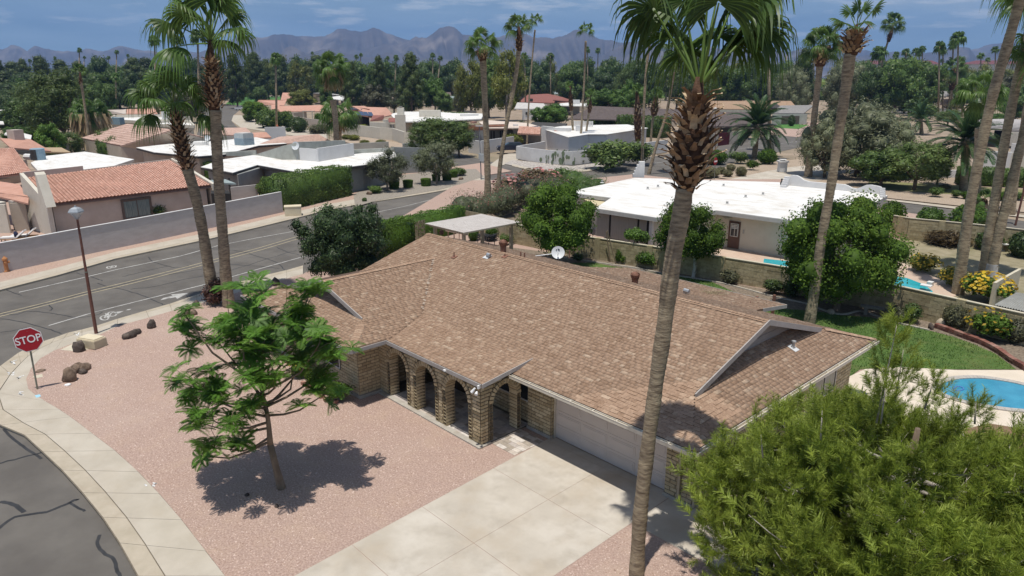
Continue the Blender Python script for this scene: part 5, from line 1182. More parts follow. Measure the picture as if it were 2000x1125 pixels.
# oleanders along the road
def oleander(pts, label, wd, h, n, fl=0, kind='olive', kind2='broad'):
    cl = []
    for a, b in zip(pts[:-1], pts[1:]):
        a, b = Vector(a), Vector(b); L = (b-a).length
        for k in range(int(L/.75)+1): p = lerp(a, b, k/max(1, int(L/.75))); cl.append(((p.x+rng.uniform(-.3,.3)*wd, p.y+rng.uniform(-.3,.3)*wd, h*rng.uniform(.42,.62)), (wd*.5, wd*.5, h*.42*rng.uniform(.85,1.15))))
    t = thing('oleander_hedge', label, 'hedge', pts[0]); v, f, tt = foliage(cl, n, .20,.05, core=.72, shell=(.7,1.22), floor=.05); o = link('foliage', np_mesh('foliage', v-np.array(pts[0]), f, LM[kind], tt), t)
    if fl:
        C = v.reshape(-1,4,3).mean(1) if False else v[:(len(v)//4)*4:4]; C = C[(C[:,2] > h*.62)]; C = C[nr.integers(0, len(C), fl)]+nr.normal(0,.10,(fl,3)); v2, f2 = leafquads(C, unit(sph(fl)+np.array([0,0,.6])), .13,.11); o = link('flowers', np_mesh('flowers', v2-np.array(pts[0]), f2, LM['pink'], np.clip(nr.normal(.5,.25,len(f2)),0,1)), t); tag(o, kind='stuff')
    return t
oleander([V(-31.5,21.8,0), V(-33.6,29.0,0)], 'oleander hedge dusted with pink flowers along the road', 2.6, 3.0, 7500, 520, 'olive')
oleander([V(-33.8,30.0,0), V(-36.2,38.5,0)], 'oleander hedge with reddish blooms near the street crossing', 2.6, 2.9, 7000, 200, 'grey')
oleander([V(-30.8,29.5,0), V(-35.0,36.8,0)], 'brown flecked oleander behind the round dark citrus', 2.8, 3.1, 6200, 150, 'olive')
oleander([V(-29.5,31.5,0), V(-33.0,41.5,0)], 'dark green hedge at the left edge of the white roof', 2.3, 2.5, 5200, 0, 'broad')
oleander([V(-35.5,42.0,0), V(-41.0,46.5,0)], 'dark oleander hedge at the crossing, nearest the street', 2.4, 2.3, 4500, 0, 'broad')
sheet('bed', [V(-27,21.5,0), V(-31,21,0), V(-36.5,40,0), V(-43,48,0), V(-36,48,0), V(-27,40,0), V(-24,30,0)], .012, m_bed)
# shrubs along the wall
for px, py, w_, h_, kd, sh, lb in [(1212,514,.9,1.1,'citrus','loose','slim green shrub against the block wall left of the propped sapling'),(1263,524,1.6,1.3,'lime','loose','bright green bushy shrub against the block wall beside the front palm'),(1427,552,1.5,1.05,'grey','loose','grey green shrub in the gravel bed by the wall pilaster'),
      (1512,574,1.5,1.0,'dark','loose','left dark shrub of a pair in the shade of the wall'),(1543,579,1.5,1.1,'dark','loose','right dark shrub of a pair in the shade of the wall'),(1748,626,1.3,1.0,'grey','loose','left grey shrub beside the stone bench'),(1778,630,1.4,1.1,'dark','loose','right dark shrub beside the stone bench'),
      (1866,641,1.3,1.35,'grey','round','clipped grey green shrub at the start of the red border'),(1985,668,1.6,1.35,'grey','round','clipped grey green shrub by the right edge of the frame'),(1130,512,1.0,.7,'dark','loose','dark low shrub under the round citrus'),(960,470,1.3,1.3,'citrus','loose','green shrub under the pergola roof'),(925,470,.9,1.1,'lime','round','small bright shrub at the pergola post'),(988,478,1.2,1.0,'feathery','loose','loose green shrub behind the pergola post')]:
    shrub(kd, sh, G(px, py, 0), w_, h_, lb)
shrub('citrus', 'loose', G(1925,660,0), 2.3, 1.6, 'large shrub with orange flowers between two clipped grey shrubs', flowers='orange', nf=45)
# sapling on props
sp = G(1225,500,0); t = thing('propped_sapling', 'young bright green tree leaning on two wooden props at the wall', 'tree', G(1228,515,0)); c = A(1243,462,G(1232,515,0))
part('trunk', MB().tube([G(1222,515,0), lerp(G(1222,515,0), c, .6), c], [.05,.04,.02], 6), m_greybark, t); cl = [((c.x+rng.uniform(-.6,.6), c.y+rng.uniform(-.6,.6), c.z+rng.uniform(-.15,.2)), .38) for _ in range(8)]; v, f, tt = foliage(cl, 2200, .13,.08); link('crown', np_mesh('crown', v-np.array(wloc(t)), f, LM['lime'], tt), t)
for a, b in (((1203,517),(1186,450)), ((1192,512),(1184,452))): part('prop', MB().tube([G(*a,0), A(*b, G(*a,0))], .035, 6), mat('prop_wood', (.25,.19,.13)), t)
# white pergola with a lattice roof
m_lat = mat('lattice_paint', (.50,.46,.43), (.57,.53,.50), scale=2); m_pst = mat('pergola_post', (.40,.35,.27), (.47,.42,.33), scale=3)
pg = thing('pergola', 'pergola with a flat white lattice roof behind the house', 'pergola', V(-24.4,12.5,0))
for x, y in ((-24.0,12.9),(-20.8,12.9),(-24.0,17.3),(-20.8,17.3)): part('post', MB().box((x-.1,y-.1,0),(x+.1,y+.1,2.42)), m_pst, pg)
for y in (12.7,17.4): part('beam', MB().box((-24.4,y,2.36),(-20.3,y+.16,2.52)), m_pst, pg)
for i in range(18): x = -24.5+4.2*i/17; part('rafter', MB().box((x,12.43,2.50),(x+.05,17.75,2.58)), m_pst, pg)
ns = 46
for i in range(ns): y = 12.43+5.3*i/ns; part('slat', MB().box((-24.55,y,2.585),(-20.25,y+.088,2.605)), m_lat, pg)
ch = MB()
lp = V(-22.2,14.5,0); lp = G(952,478,0)
for i in range(4):
    t = thing('lounge_chair', ['lowest','second lowest','third','topmost'][i]+' black lounge chair of the stack behind the roof', 'chair', lp+V(0,0,.12*i), 'black lounge chairs stacked under the pergola'); m_bk = mat('black_frame', (.02,.02,.022), rough=.4)
    z = .35+.13*i; mb = MB().tube([lp+V(-.9,-.3,z), lp+V(.4,-.3,z), lp+V(.95,-.3,z+.3)], .025, 6); part('frame', mb, m_bk, t); part('frame', MB().tube([lp+V(-.9,.3,z), lp+V(.4,.3,z), lp+V(.95,.3,z+.3)], .025, 6), m_bk, t)
    for k in range(9): x = -.85+1.7*k/8; part('sling', MB().box((lp.x+x, lp.y-.3, z+.01+max(0,(x-.4))*.54), (lp.x+x+.12, lp.y+.3, z+.03+max(0,(x-.4))*.54)), mat('black_sling', (.03,.03,.033)), t)
    if i == 0:
        for x, y in ((-.8,-.3),(-.8,.3),(.5,-.3),(.5,.3)): part('leg', MB().tube([lp+V(x,y,0), lp+V(x,y,z)], .025, 6), m_bk, t)
tb = G(892,470,0); t = thing('patio_table', 'pale patio table under the far end of the pergola', 'table', tb); part('table_top', MB().cbox(tb+V(0,0,.72), 1.7,.8,.05, .1), mat('pink_paint', (.55,.42,.34)), t)
for x, y in ((-.7,-.3),(.7,-.3),(-.7,.3),(.7,.3)): part('leg', MB().cbox(tb+V(x,y,0), .06,.06,.72), mat('pink_paint', (.5,.4,.33)), t)
shrub('burgundy', 'loose', A(862,455,tb)-V(0,0,.2), .5,.5, 'dark red potted plant on the end of the patio table', cat='potted plant', name='potted_plant')
# satellite dish above the rear eave
def dish(px, py, base_z, r, label, face, foot=None, leg=True):
    b = foot; c = A(px, py, b); face = Vector(face).normalized(); t = thing('satellite_dish', label, 'satellite dish', b, None)
    x = face.orthogonal().normalized(); y = face.cross(x); vs = [c-face*.0]; fs = []; K = 18
    for rr in (.5, 1.): vs += [c+(x*math.cos(2*math.pi*k/K)+y*math.sin(2*math.pi*k/K))*r*rr+face*(.14*r*rr*rr*2) for k in range(K)]
    fs = [(0, 1+k, 1+(k+1) % K) for k in range(K)]+[(1+k, 1+K+k, 1+K+(k+1) % K, 1+(k+1) % K) for k in range(K)]
    part('reflector', MB().add(vs, fs), mat('dish_grey', (.62,.64,.66), rough=.4), t, smooth=True)
    part('mast', MB().tube([b-V(0,0,.1), c-face*.06], .03, 8), m_metal, t); e = c+face*r*1.15-V(0,0,r*.35); part('feed_arm', MB().tube([c-V(0,0,r*.9)+face*.1, e], .018, 6), m_metal, t); part('feed_horn', MB().tube([e, e-(e-c).normalized()*.14], .05, 8), mat('dish_grey', (.62,.64,.66)), t)
    return t, c, x, y, face
t, c, x, y, fc = dish(1090,494,2,.37, 'white satellite dish standing just beyond the roof ridge', (.55,-.62,.45), V(-11.6,10.2,3.0))
m_logo = mat('logo_ink', (.02,.03,.05))
lx = RGT.copy(); lx = (lx-fc*lx.dot(fc)).normalized(); ly = fc.cross(lx)
part('emblem', MB().slab([c+fc*.06+lx*a+ly*b for a, b in ((-.13,.16),(-.05,.22),(-.06,.12))], .006, down=-fc), m_logo, t); part('emblem', MB().slab([c+fc*.06+lx*a+ly*b for a, b in ((-.02,.24),(.09,.20),(.09,.10),(.02,.15))], .006, down=-fc), m_logo, t)
# palm litter on the patio roof
lt = MB(); p0 = onroof(1392,573,zT)
for k in range(34): a = rng.uniform(0,6.28); p = p0+V(rng.gauss(0,.2), rng.gauss(0,.2), .03); lt.tube([p, p+V(math.cos(a)*.35, math.sin(a)*.35, rng.uniform(0,.12)), p+V(math.cos(a)*.6, math.sin(a+.4)*.6, .02)], [.012,.01,.004], 4)
o = whole('fallen_frond', lt, mat('straw', (.30,.24,.15), (.42,.34,.22), scale=8), 'dry fallen palm litter lying on the rear patio roof', 'palm litter', p0)
# ------------------------------------------------------------------ neighbouring houses
m_wroof = mat('white_roof_coating', (.66,.65,.63), (.74,.73,.71), scale=.8, wear=[((.50,.44,.36), .45, .7), ((.58,.55,.50), 1.5, .5)], rough=.8, stretch=(1,2.2,1))
m_wroof2 = mat('old_white_roof', (.60,.59,.57), (.70,.69,.67), scale=.7, wear=((.50,.47,.43), .4, .5))
m_cream = mat('cream_stucco', (.56,.52,.44), (.62,.58,.50), scale=1.5, bump=.2, bscale=30)
m_tan = mat('tan_stucco', (.40,.345,.28), (.46,.40,.33), scale=1.2, wear=((.33,.28,.22), .8, .3), bump=.2, bscale=25)
m_pinkst = mat('pinkish_stucco', (.44,.38,.33), (.50,.44,.39), scale=1.2, bump=.2, bscale=25)
m_grey_st = mat('grey_stucco', (.24,.25,.245), (.30,.31,.30), scale=1.2, wear=((.20,.21,.20), .6, .5), bump=.2, bscale=25)
m_greygreen = mat('greygreen_stucco', (.36,.37,.33), (.44,.45,.41), scale=1., wear=((.30,.30,.27), .7, .6), bump=.2, bscale=25)
m_whitest = mat('white_stucco', (.60,.59,.58), (.68,.67,.66), scale=1., wear=((.5,.48,.45), .5, .4), bump=.15, bscale=25)
m_lav = mat('lavender_block', (.45,.42,.405), (.51,.48,.465), scale=1.2, wear=((.55,.51,.50), .35, .5), bump=.5, bscale=7, stretch=(1,1,3))
m_clay = mat('clay_tile', .85, 1.12, scale=3, tone=[(.46,.26,.20),(.54,.325,.255),(.60,.385,.31)], rough=.85)
m_clay2 = mat('faded_tile', .85, 1.12, scale=3, tone=[(.38,.25,.20),(.46,.315,.26),(.53,.38,.32)], rough=.9)
m_clay3 = mat('salmon_roof', (.46,.25,.185), (.52,.30,.23), scale=1.5)
m_redroof = mat('red_roof', (.21,.085,.07), (.27,.115,.095), scale=2)
m_brownroof = mat('brown_roof', (.30,.20,.135), (.36,.25,.17), scale=2, bump=.2, bscale=12)
m_darkroof = mat('dark_brown_roof', (.085,.068,.064), (.125,.10,.095), scale=2, bump=.2, bscale=12)
m_greyroof = mat('grey_roof', (.20,.19,.185), (.26,.25,.24), scale=2, bump=.2, bscale=12)
m_slate = mat('teal_slate_roof', (.24,.29,.29), (.3,.35,.35), scale=2)
m_dkfas = mat('dark_fascia', (.045,.04,.038), (.07,.065,.06), scale=3)
m_brownfr = mat('brown_frame', (.12,.095,.08))
m_solar = mat('solar_cell', (.02,.03,.07), (.03,.045,.10), scale=2, rough=.15, spec=.5)
m_ac = mat('unit_metal', (.36,.40,.41), (.44,.48,.49), scale=4, rough=.6); m_acb = mat('unit_blue_metal', (.20,.30,.37), (.26,.36,.43), scale=4, rough=.6)
def P3(q, z=None): return G(q[0], q[1], q[2] if len(q) > 2 else z)
def plane(t, pts, m, th=.14, name='roof', z=None, up=0, label=None): return part(name, MB().slab([P3(q, z)+V(0,0,up) for q in pts], th), m, t, label=label)
def inset(P, d):
    c = sum(P, V(0,0,0))/len(P); return [p+(c-p).normalized()*d for p in P]
def flat_house(name, label, roofpx, z, m_r=None, m_w=None, m_f=None, ins=.55, th=.25, parapet=0., group=None, cat='house'):
    P = [P3(q, z) for q in roofpx]; c = sum(P, V(0,0,0))/len(P); t = thing(name, label, cat, V(c.x, c.y, 0), group)
    part('roof', MB().slab([p+V(0,0,0) for p in P], .06), m_r or m_wroof, t)
    part('fascia', MB().slab([p-V(0,0,.063)+(c-p).normalized()*.02 for p in P], th), m_f or m_cream, t)
    part('wall', MB().slab([V(p.x,p.y,z-.06-th) for p in inset(P, ins)], z-.06-th+.15), m_w or m_cream, t)
    if parapet:
        for a, b in zip(P, P[1:]+P[:1]): d = b-a; s = V(-d.y, d.x, 0).normalized()*.12; part('parapet', MB().obox(a-s, d, s*2, V(0,0,parapet)), m_w or m_cream, t)
    return t
def wallpx(t, a, b, h, m, th=.2, name='wall', z=0., h2=None, off=0):
    a, b = P3(a, z), P3(b, z); d = b-a; s = V(-d.y, d.x, 0).normalized()*th; h2 = h if h2 is None else h2
    lo = [a, b, b+s, a+s]; hi = [a+V(0,0,h), b+V(0,0,h2), b+s+V(0,0,h2), a+s+V(0,0,h)]
    return part(name, MB().add([p-V(0,0,.15) for p in lo]+hi, [(3,2,1,0),(4,5,6,7),(0,1,5,4),(1,2,6,5),(2,3,7,6),(3,0,4,7)]), m, t)
def boxpx(t, px, py, sx, sy, sz, m, name, z=0., rz=0.): p = G(px, py, z); return part(name, MB().cbox(p, sx, sy, sz, rz), m, t)
def upright(t, base, quad, m, name='window', th=.05, fr=None, frm=None):
    """a flat panel seen as quad on the upright plane through base that faces out along the wall (a..b)"""
    a, b, z0, z1 = quad; d = (b-a); s = V(d.y, -d.x, 0).normalized(); s = s if s.dot(CAM-a) > 0 else -s
    w_ = part(name, MB().obox(a+V(0,0,z0)+s*.0, d, s*th, V(0,0,z1-z0)), m, t)
    if fr:
        f = MB(); u = d.normalized()
        f.obox(a+V(0,0,z0-fr)+s*.01-u*fr, d+u*2*fr, s*(th+.05), V(0,0,fr)); f.obox(a+V(0,0,z1)+s*.01-u*fr, d+u*2*fr, s*(th+.05), V(0,0,fr)); f.obox(a+V(0,0,z0)+s*.01-u*fr, u*fr, s*(th+.04), V(0,0,z1-z0)); f.obox(b+V(0,0,z0)+s*.01, u*fr, s*(th+.04), V(0,0,z1-z0)); f.obox(a+d*.5+V(0,0,z0)+s*.012, u*.05, s*(th+.02), V(0,0,z1-z0))
        o = link('window_frame', f.mesh('window_frame', frm or m_frame, wloc(t)), t); 
    return w_
def on_wall(t, ax, bx, za, zb, wp, m, name='window', fr=None, frm=None, out=.02):
    """a panel on the wall line wp=(P,Q), between the survey columns ax and bx, heights za..zb"""
    P, Q = wp; d = (Q-P).normalized(); nn = V(d.y, -d.x, 0); nn = nn if nn.dot(CAM-P) > 0 else -nn
    def hit(px): r_ = ray(px, 300); r_ = V(r_.x, r_.y, 0); k = ((P-CAM).dot(nn))/r_.dot(nn); h = CAM+r_*k; return V(h.x, h.y, 0)+nn*out
    return upright(t, None, (hit(ax), hit(bx), za, zb), m, name, fr=fr, frm=frm)

# --- the white roofed house behind the block wall
rp = [V(-25.6,28.4,3), V(-21.1,28.9,3), V(-18.8,24.2,3), V(-13.4,24.5,3), V(-12.0,30.1,3), V(-8.2,30.4,3), V(-3.4,30.8,3), V(-5.9,46.8,3), V(-7.9,48,3), V(-14.5,48.5,3), V(-27.2,40,3)]
t = thing('white_roof_house', 'low cream house with a broad white flat roof behind the block wall', 'house', V(-14,36,0)); wh = t
part('roof', MB().slab(rp, .06), m_wroof, t); part('fascia', MB().slab([p-V(0,0,.063) for p in rp], .26), mat('grey_fascia', (.40,.39,.37), (.46,.45,.43), scale=3), t)
part('wall', MB().slab([V(-25,29,2.7), V(-20.5,29.5,2.7), V(-18.3,24.9,2.7), V(-14.0,25.1,2.7), V(-12.6,31.2,2.7), V(-4.2,31.7,2.7), V(-6.5,46.3,2.7), V(-26.5,39.6,2.7)], 2.85), m_cream, t)
wp = (V(-18.3,24.9,0), V(-14.0,25.1,0)); m_scr = mat('shade_screen', (.26,.245,.22), (.31,.295,.265), scale=3, stretch=(8,8,.4))
for a, b in ((1171,1197),(1201,1254),(1258,1273)): on_wall(t, a, b, .75, 2.55, wp, m_scr, 'shade_screen', out=.1)
part('opening_shade', MB().obox(V(-18.2,24.86,.1), V(4.1,.19,0), V(0,-.03,0), V(0,0,2.5)), m_dark, t); part('post', MB().box((-14.2,24.8,0),(-13.95,25.05,2.7)), m_whitest, t)  # near-black sheet behind the screens stands for the shade of an opening
wp = (V(-12.6,31.2,0), V(-4.2,31.7,0)); dr = on_wall(t, 1437, 1460, .08, 2.15, wp, mat('brown_door', (.12,.07,.055), (.15,.09,.07), scale=3), 'door')
dwn = on_wall(t, 1443, 1456, 1.05, 1.95, wp, m_glass, 'door_window', fr=.05, out=.075)
for k in range(3): on_wall(t, 1443.5, 1455.5, 1.60+.11*k, 1.67+.11*k, wp, m_whitest, 'louvre', out=.09)
on_wall(t, 1466, 1468, 1.3, 1.6, wp, mat('meter_grey', (.4,.4,.38)), 'meter_box')
whole('shade_sail', MB().slab([G(1403,419,2.6), G(1462,421,2.5), G(1417,428,2.3)], .02), mat('sail_cloth', (.62,.56,.44)), 'cream shade sail stretched above the brown door', 'shade sail', G(1417,428,2.3))
part('lintel', MB().slab([G(1140,387,2.6), G(1190,391,2.6), G(1168,402,2.6), G(1150,398,2.6)], .1), mat('yellow_cream', (.55,.47,.30)), t)
cbp = G(1480,491,0); tc_ = thing('barbecue_cabinet', 'white outdoor cabinet standing on the patio beside the brown door', 'cabinet', cbp)
part('cabinet_body', MB().cbox(cbp, .75,.6,.85, .05), m_whitest, tc_); part('cabinet_lid', MB().cbox(cbp+V(0,0,.85), .8,.65,.1, .05), mat('cabinet_grey', (.5,.5,.48)), tc_); part('handle', MB().cbox(cbp+V(0,-.32,.62), .4,.04,.05, .05), m_dark, tc_)
# scalloped parapet and chimney
def scallop(t, a, b, prof, th, m, name): 
    d = b-a; s = V(-d.y, d.x, 0).normalized()*th; top = [a+d*u+V(0,0,h) for u, h in prof]; return part(name, MB().slab([a]+top+[b], th, down=s.normalized()), m, t)
pr = [(0,.05),(.01,.75),(.05,.95),(.10,.97),(.14,.85),(.18,.62),(.24,.52),(.40,.52),(.62,.55),(.66,.45),(.70,.30),(.74,.28),(.78,.42),(.83,.66),(.88,.72),(.94,.68),(.98,.62),(1,.3)]
scallop(t, G(1536,362,3), G(1722,380,3), pr, .28, m_whitest, 'parapet')
for i in range(5): part('parapet_step', MB().cbox(lerp(G(1536,362,3), G(1530,366,3), i/4)+V(0,0,0), .5,.3,.8-.15*i, .2), m_whitest, t)
for i in range(5): part('parapet_step', MB().cbox(lerp(G(1722,380,3), G(1724,386,3), i/4), .4,.3,.55-.1*i, .2), m_whitest, t)
p = G(1252,345,3); part('chimney', MB().cbox(p+V(0,0,-.05), .55,.6,1.55, .78), m_whitest, t)
for i in range(4): part('chimney_step', MB().cbox(p-RGT*(.32+.12*i)+V(0,0,-.05), .3,.5,1.25-.3*i, .78), m_whitest, t)
m_patch = mat('roof_patch', (.5,.49,.47))
for px, py in ((1176,357),(1265,370),(1285,366),(1413,364),(1456,386),(1490,381),(1420,399)): p = G(px, py, 3); part('roof_vent', MB().lathe(p, [(.22,0),(.1,.06),(.09,.2),(.12,.24),(.02,.26)], 8), m_patch, t)
p = G(1526,361,3); part('roof_ornament', MB().lathe(p, [(.10,0),(.14,.2),(.05,.4),(.1,.5),(.02,.6)], 8), m_dark, t)
# its patio, pool and dry yard
sheet('dry_lawn', [V(-12,23,0), V(3.4,24.3,0), V(9.2,23.7,0), V(22,22.6,0), V(24,36,0), G(1990,478,0), G(1765,462,0), V(-3,40,0), V(-12,31,0)], .012, mat('dry_grass', (.22,.19,.115), (.32,.275,.185), scale=1.1, wear=((.13,.15,.06), .35, .6), bump=.5, bscale=20))
sheet('patio', [G(1400,481,0), G(1437,483,0), G(1500,492,0), G(1640,490,0), G(1765,515,0), G(1800,530,0), G(1840,548,0), G(1880,575,0), V(3.2,24.2,0), V(-4,23.5,0), V(-10,22.7,0)], .02, mat('pink_patio', (.48,.35,.27), (.55,.43,.34), scale=.8, wear=((.42,.36,.3), .6, .5)))
sheet('pool_water', [G(x,y,.03) for x, y in [(1492,505),(1560,512),(1640,520),(1720,533),(1772,543),(1806,556),(1822,569),(1815,580),(1600,556),(1490,520)]], .03, mat('pool_turquoise', (.02,.30,.36), (.035,.40,.46), scale=1.5, rough=.08, bump=.1, bscale=5))
t = thing('diving_board', 'white diving board at the end of the turquoise pool', 'diving board', G(1812,558,0)); part('board', MB().slab([G(1797,556,.35), G(1800,553,.35), G(1822,557,.35), G(1818,560,.35)], .05), m_whitest, t); part('stand', MB().cbox(G(1816,559,.0), .3,.4,.3), m_whitest, t)
for px, py, w_, h_, lb in [(1805,532,2.1,1.35,'yellow flecked mound shrub at the pool end, farther from the palms'),(1862,560,1.9,1.35,'yellow flecked mound shrub left of the leaning palm base')]: shrub('yellowgreen', 'loose', G(px,py,0), w_, h_, lb, flowers='orange', nf=130)
shrub('citrus', 'loose', G(1925,588,0), 2.9, 1.75, 'bush covered in bright yellow flowers next to the corrugated roof', flowers='yellow', nf=190)
shrub('dark', 'round', G(1930,488,0), 1.9, 1.5, 'dark round shrub behind the leaning palm trunks'); shrub('dark', 'round', G(1995,502,0), 2.0, 1.9, 'dark round shrub by the far wall at the right edge'); shrub('brown', 'spiky', G(1848,478,0), 3.6, 1.5, 'brown dry ornamental grass clump along the far wall'); shrub('brown', 'spiky', G(1812,468,0), 2., 1.2, 'smaller brown dry grass clump along the far wall')
whole('garden_table', MB().lathe(G(1955,490,0), [(.3,0),(.1,.1),(.08,.5),(.5,.55),(.5,.6),(.02,.61)], 12), m_whitest, 'small round white garden table behind the palm trunks', 'table', G(1955,490,0))
t = thing('lean_to_shed', 'low shed with a corrugated grey roof at the right end of the block wall', 'shed', G(1985,612,0)); mb = MB(); q0, q1, q2, q3 = [G(*q, 1.55) for q in ((1940,596),(1985,572),(2060,584),(2060,622))]
for i in range(22): a, b = lerp(q0,q3,i/22), lerp(q0,q3,(i+.5)/22); a2, b2 = lerp(q1,q2,i/22), lerp(q1,q2,(i+.5)/22); c_, c2_ = lerp(q0,q3,(i+1)/22), lerp(q1,q2,(i+1)/22); mb.poly([a,b+V(0,0,.06),b2+V(0,0,.06),a2]); mb.poly([b+V(0,0,.06),c_,c2_,b2+V(0,0,.06)])
part('roof', mb, mat('corrugated_sheet', (.28,.28,.26), (.34,.34,.32), scale=3), t); part('under_roof_shade', MB().slab([p-V(0,0,.06) for p in (lerp(q0,q2,.08), lerp(q1,q3,.08), lerp(q2,q0,.08), lerp(q3,q1,.08))], 1.5), m_dark, t); wallpx(t, (1935,606), (1985,575), 1.6, m_cap, .15, 'kerb_wall')  # near-black block stands for the shade under the shed roof
block_wall('block_wall', 'tan block wall along the street behind the dry yard', [G(1740,462,0), G(1770,468,0), G(1900,482,0), G(2000,495,0), G(2200,525,0)], 1.75, pil=5, lim=110, bh=.2)
for px, py, w_, h_, kd, lb in [(1740,445,2.2,2.3,'citrus','big round green shrub at the corner of the white roof by the street'),(1815,440,2.4,1.6,'lime','left of two bright green domed shrubs behind the street wall'),(1888,448,2.9,2.2,'lime','right of two bright green domed shrubs behind the street wall')]: shrub(kd, 'round', G(px,py,-.1), w_, h_, lb)

sheet('olive_bed', [G(*q,0) for q in [(694,404),(735,392),(800,380),(860,370),(905,358),(945,345),(930,330),(860,332),(760,345),(690,380)]], .008, mat('grey_gravel', (.20,.175,.145), (.34,.30,.255), scale=6, bump=.6, bscale=15))
# --- left: long lavender garden wall, tile roofed house, loungers
block_wall('garden_wall', 'long pale lavender garden wall beside the road pavement', [G(-60,545,0), G(46,523,0), G(180,494,0), G(300,469,0), G(430,441,0), G(552,414,0)], 1.95, th=.2, pil=99, m=m_lav, blocks=False, cap=m_whitest)
t = thing('tile_roof_house', 'pinkish house with a salmon clay tile roof behind the lavender wall', 'house', V(-56,1,0)); th_ = t
def tiles(t, c, nr_, nc, m, name='roof_tile', rise=.10, under=m_clay3):
    """rows of half-round tiles over the four corners c (eave left, eave right, ridge right, ridge left)"""
    part('roof_deck', MB().slab([p-V(0,0,.02) for p in c], .12), under, t); vs = []; fs = []; ts = []
    def S2(u, v): return lerp(lerp(c[0], c[1], u), lerp(c[3], c[2], u), v)
    K = 3
    for r_ in range(nr_):
        for k in range(nc):
            b = len(vs); tn = min(1, max(0, rng.gauss(.5,.22)))
            for v, dz in ((r_/nr_-.004, .045), ((r_+1)/nr_, .004)):
                for j in range(K+1): u = (k+j/K)/nc; vs.append(S2(min(1,u), max(-.01,v))+V(0,0,dz+rise*math.sin(math.pi*(j+.15)/(K+.3))))
            for j in range(K): fs.append((b+j, b+j+1, b+K+2+j, b+K+1+j)); ts.append(tn)
            fs.append((b, b+1, b+2, b+3)); ts.append(0)
    o = link(name, np_mesh(name, [tuple(p) for p in vs], fs, m, ts), t, (0,0,0)); tag(o, kind='stuff'); return o
E0, E1, R1, R0 = G(97,399,2.6), G(412,362,2.6), G(333,314,4.25), G(48,349,4.25)
tiles(t, (E0, E1, R1, R0), 26, 48, m_clay); n_up = V(0,0,1)
d = (E1-E0).normalized(); s = V(-d.y, d.x, 0)*(-1 if V(-d.y,d.x,0).dot(CAM-E0) > 0 else 1)
W0, W1 = E0+d*.3+s*.45, E1-d*.3+s*.45
part('wall', MB().slab([V(p.x,p.y,2.45) for p in (W0, W1, W1+s*9, W0+s*9)], 2.6), m_pinkst, t); part('fascia', MB().obox(E0-V(0,0,.24), E1-E0, s*.08, V(0,0,.22)), mat('brown_fascia', (.16,.12,.10), (.2,.15,.13), scale=3), t)
on_wall(t, 225, 277, .55, 2.0, (V(W0.x,W0.y,0), V(W1.x,W1.y,0)), mat('curtained_glass', (.10,.14,.14), (.22,.27,.26), scale=5, stretch=(4,4,.2), rough=.15), 'window', fr=.18, frm=m_brownfr)
for a, b, h0, h1, nm in ((R0, lerp(R0,R1,.36), .55, .5, 'parapet'), (lerp(R0,R1,.36), R1, .16, .16, 'parapet')): part(nm, MB().add([a, b, b+s*.2, a+s*.2, a+V(0,0,h0), b+V(0,0,h1), b+s*.2+V(0,0,h1), a+s*.2+V(0,0,h0)], [(4,5,6,7),(0,1,5,4),(1,2,6,5),(2,3,7,6),(3,0,4,7)]), m_pinkst, t)
def fin(a, b, ha, hb, m=m_whitest, th=.3, za=0, zb=0): part('end_wall', MB().add([V(a.x,a.y,za), V(b.x,b.y,zb), V(b.x,b.y,zb)-d*th, V(a.x,a.y,za)-d*th, V(a.x,a.y,ha), V(b.x,b.y,hb), V(b.x,b.y,hb)-d*th, V(a.x,a.y,ha)-d*th], [(3,2,1,0),(4,5,6,7),(0,1,5,4),(1,2,6,5),(2,3,7,6),(3,0,4,7)]), m, t)
fin(E0-s*.35, R0, 2.75, 4.75, m_cream); fin(E1+d*.35-s*.2, R1+d*.35, 2.75, 4.5, m_cream); bs = E0-d*.05-s*.3
part('buttress', MB().add([bs, bs-s*1.3, bs-s*1.3-d*.7, bs-d*.7, bs+V(0,0,2.7), bs-s*.3+V(0,0,2.5), bs-s*.3-d*.7+V(0,0,2.5), bs-d*.7+V(0,0,2.7)], [(3,2,1,0),(4,5,6,7),(0,1,5,4),(1,2,6,5),(2,3,7,6),(3,0,4,7)]), m_cream, t)
plane(t, [(0,384,2.6),(55,397,2.6),(56,386,2.9),(-20,372,2.9)], m_clay3); plane(t, [(-30,372,2.9),(55,384,2.9),(38,360,3.3),(-30,350,3.3)], m_clay3, up=.0); wallpx(t, (-40,455), (20,455), 2.4, m_cream); wallpx(t, (30,452), (58,450), 2.4, m_tan)
part('pillar', MB().cbox(G(8,452,0), .8,.8,2.5, .3), m_cream, t); part('pillar', MB().cbox(G(40,448,0), .7,.7,2.5, .3), m_pinkst, t)
whole('sago_palm', MB().tube([G(306,421,0), G(306,421,.5)], .15, 6), m_bark, 'x', 'x', G(306,421,0)) if False else shrub('dark', 'spiky', G(306,421,.3), 2.0, 1.5, 'dark spiky sago palm against the pinkish wall', cat='plant', name='sago_palm')
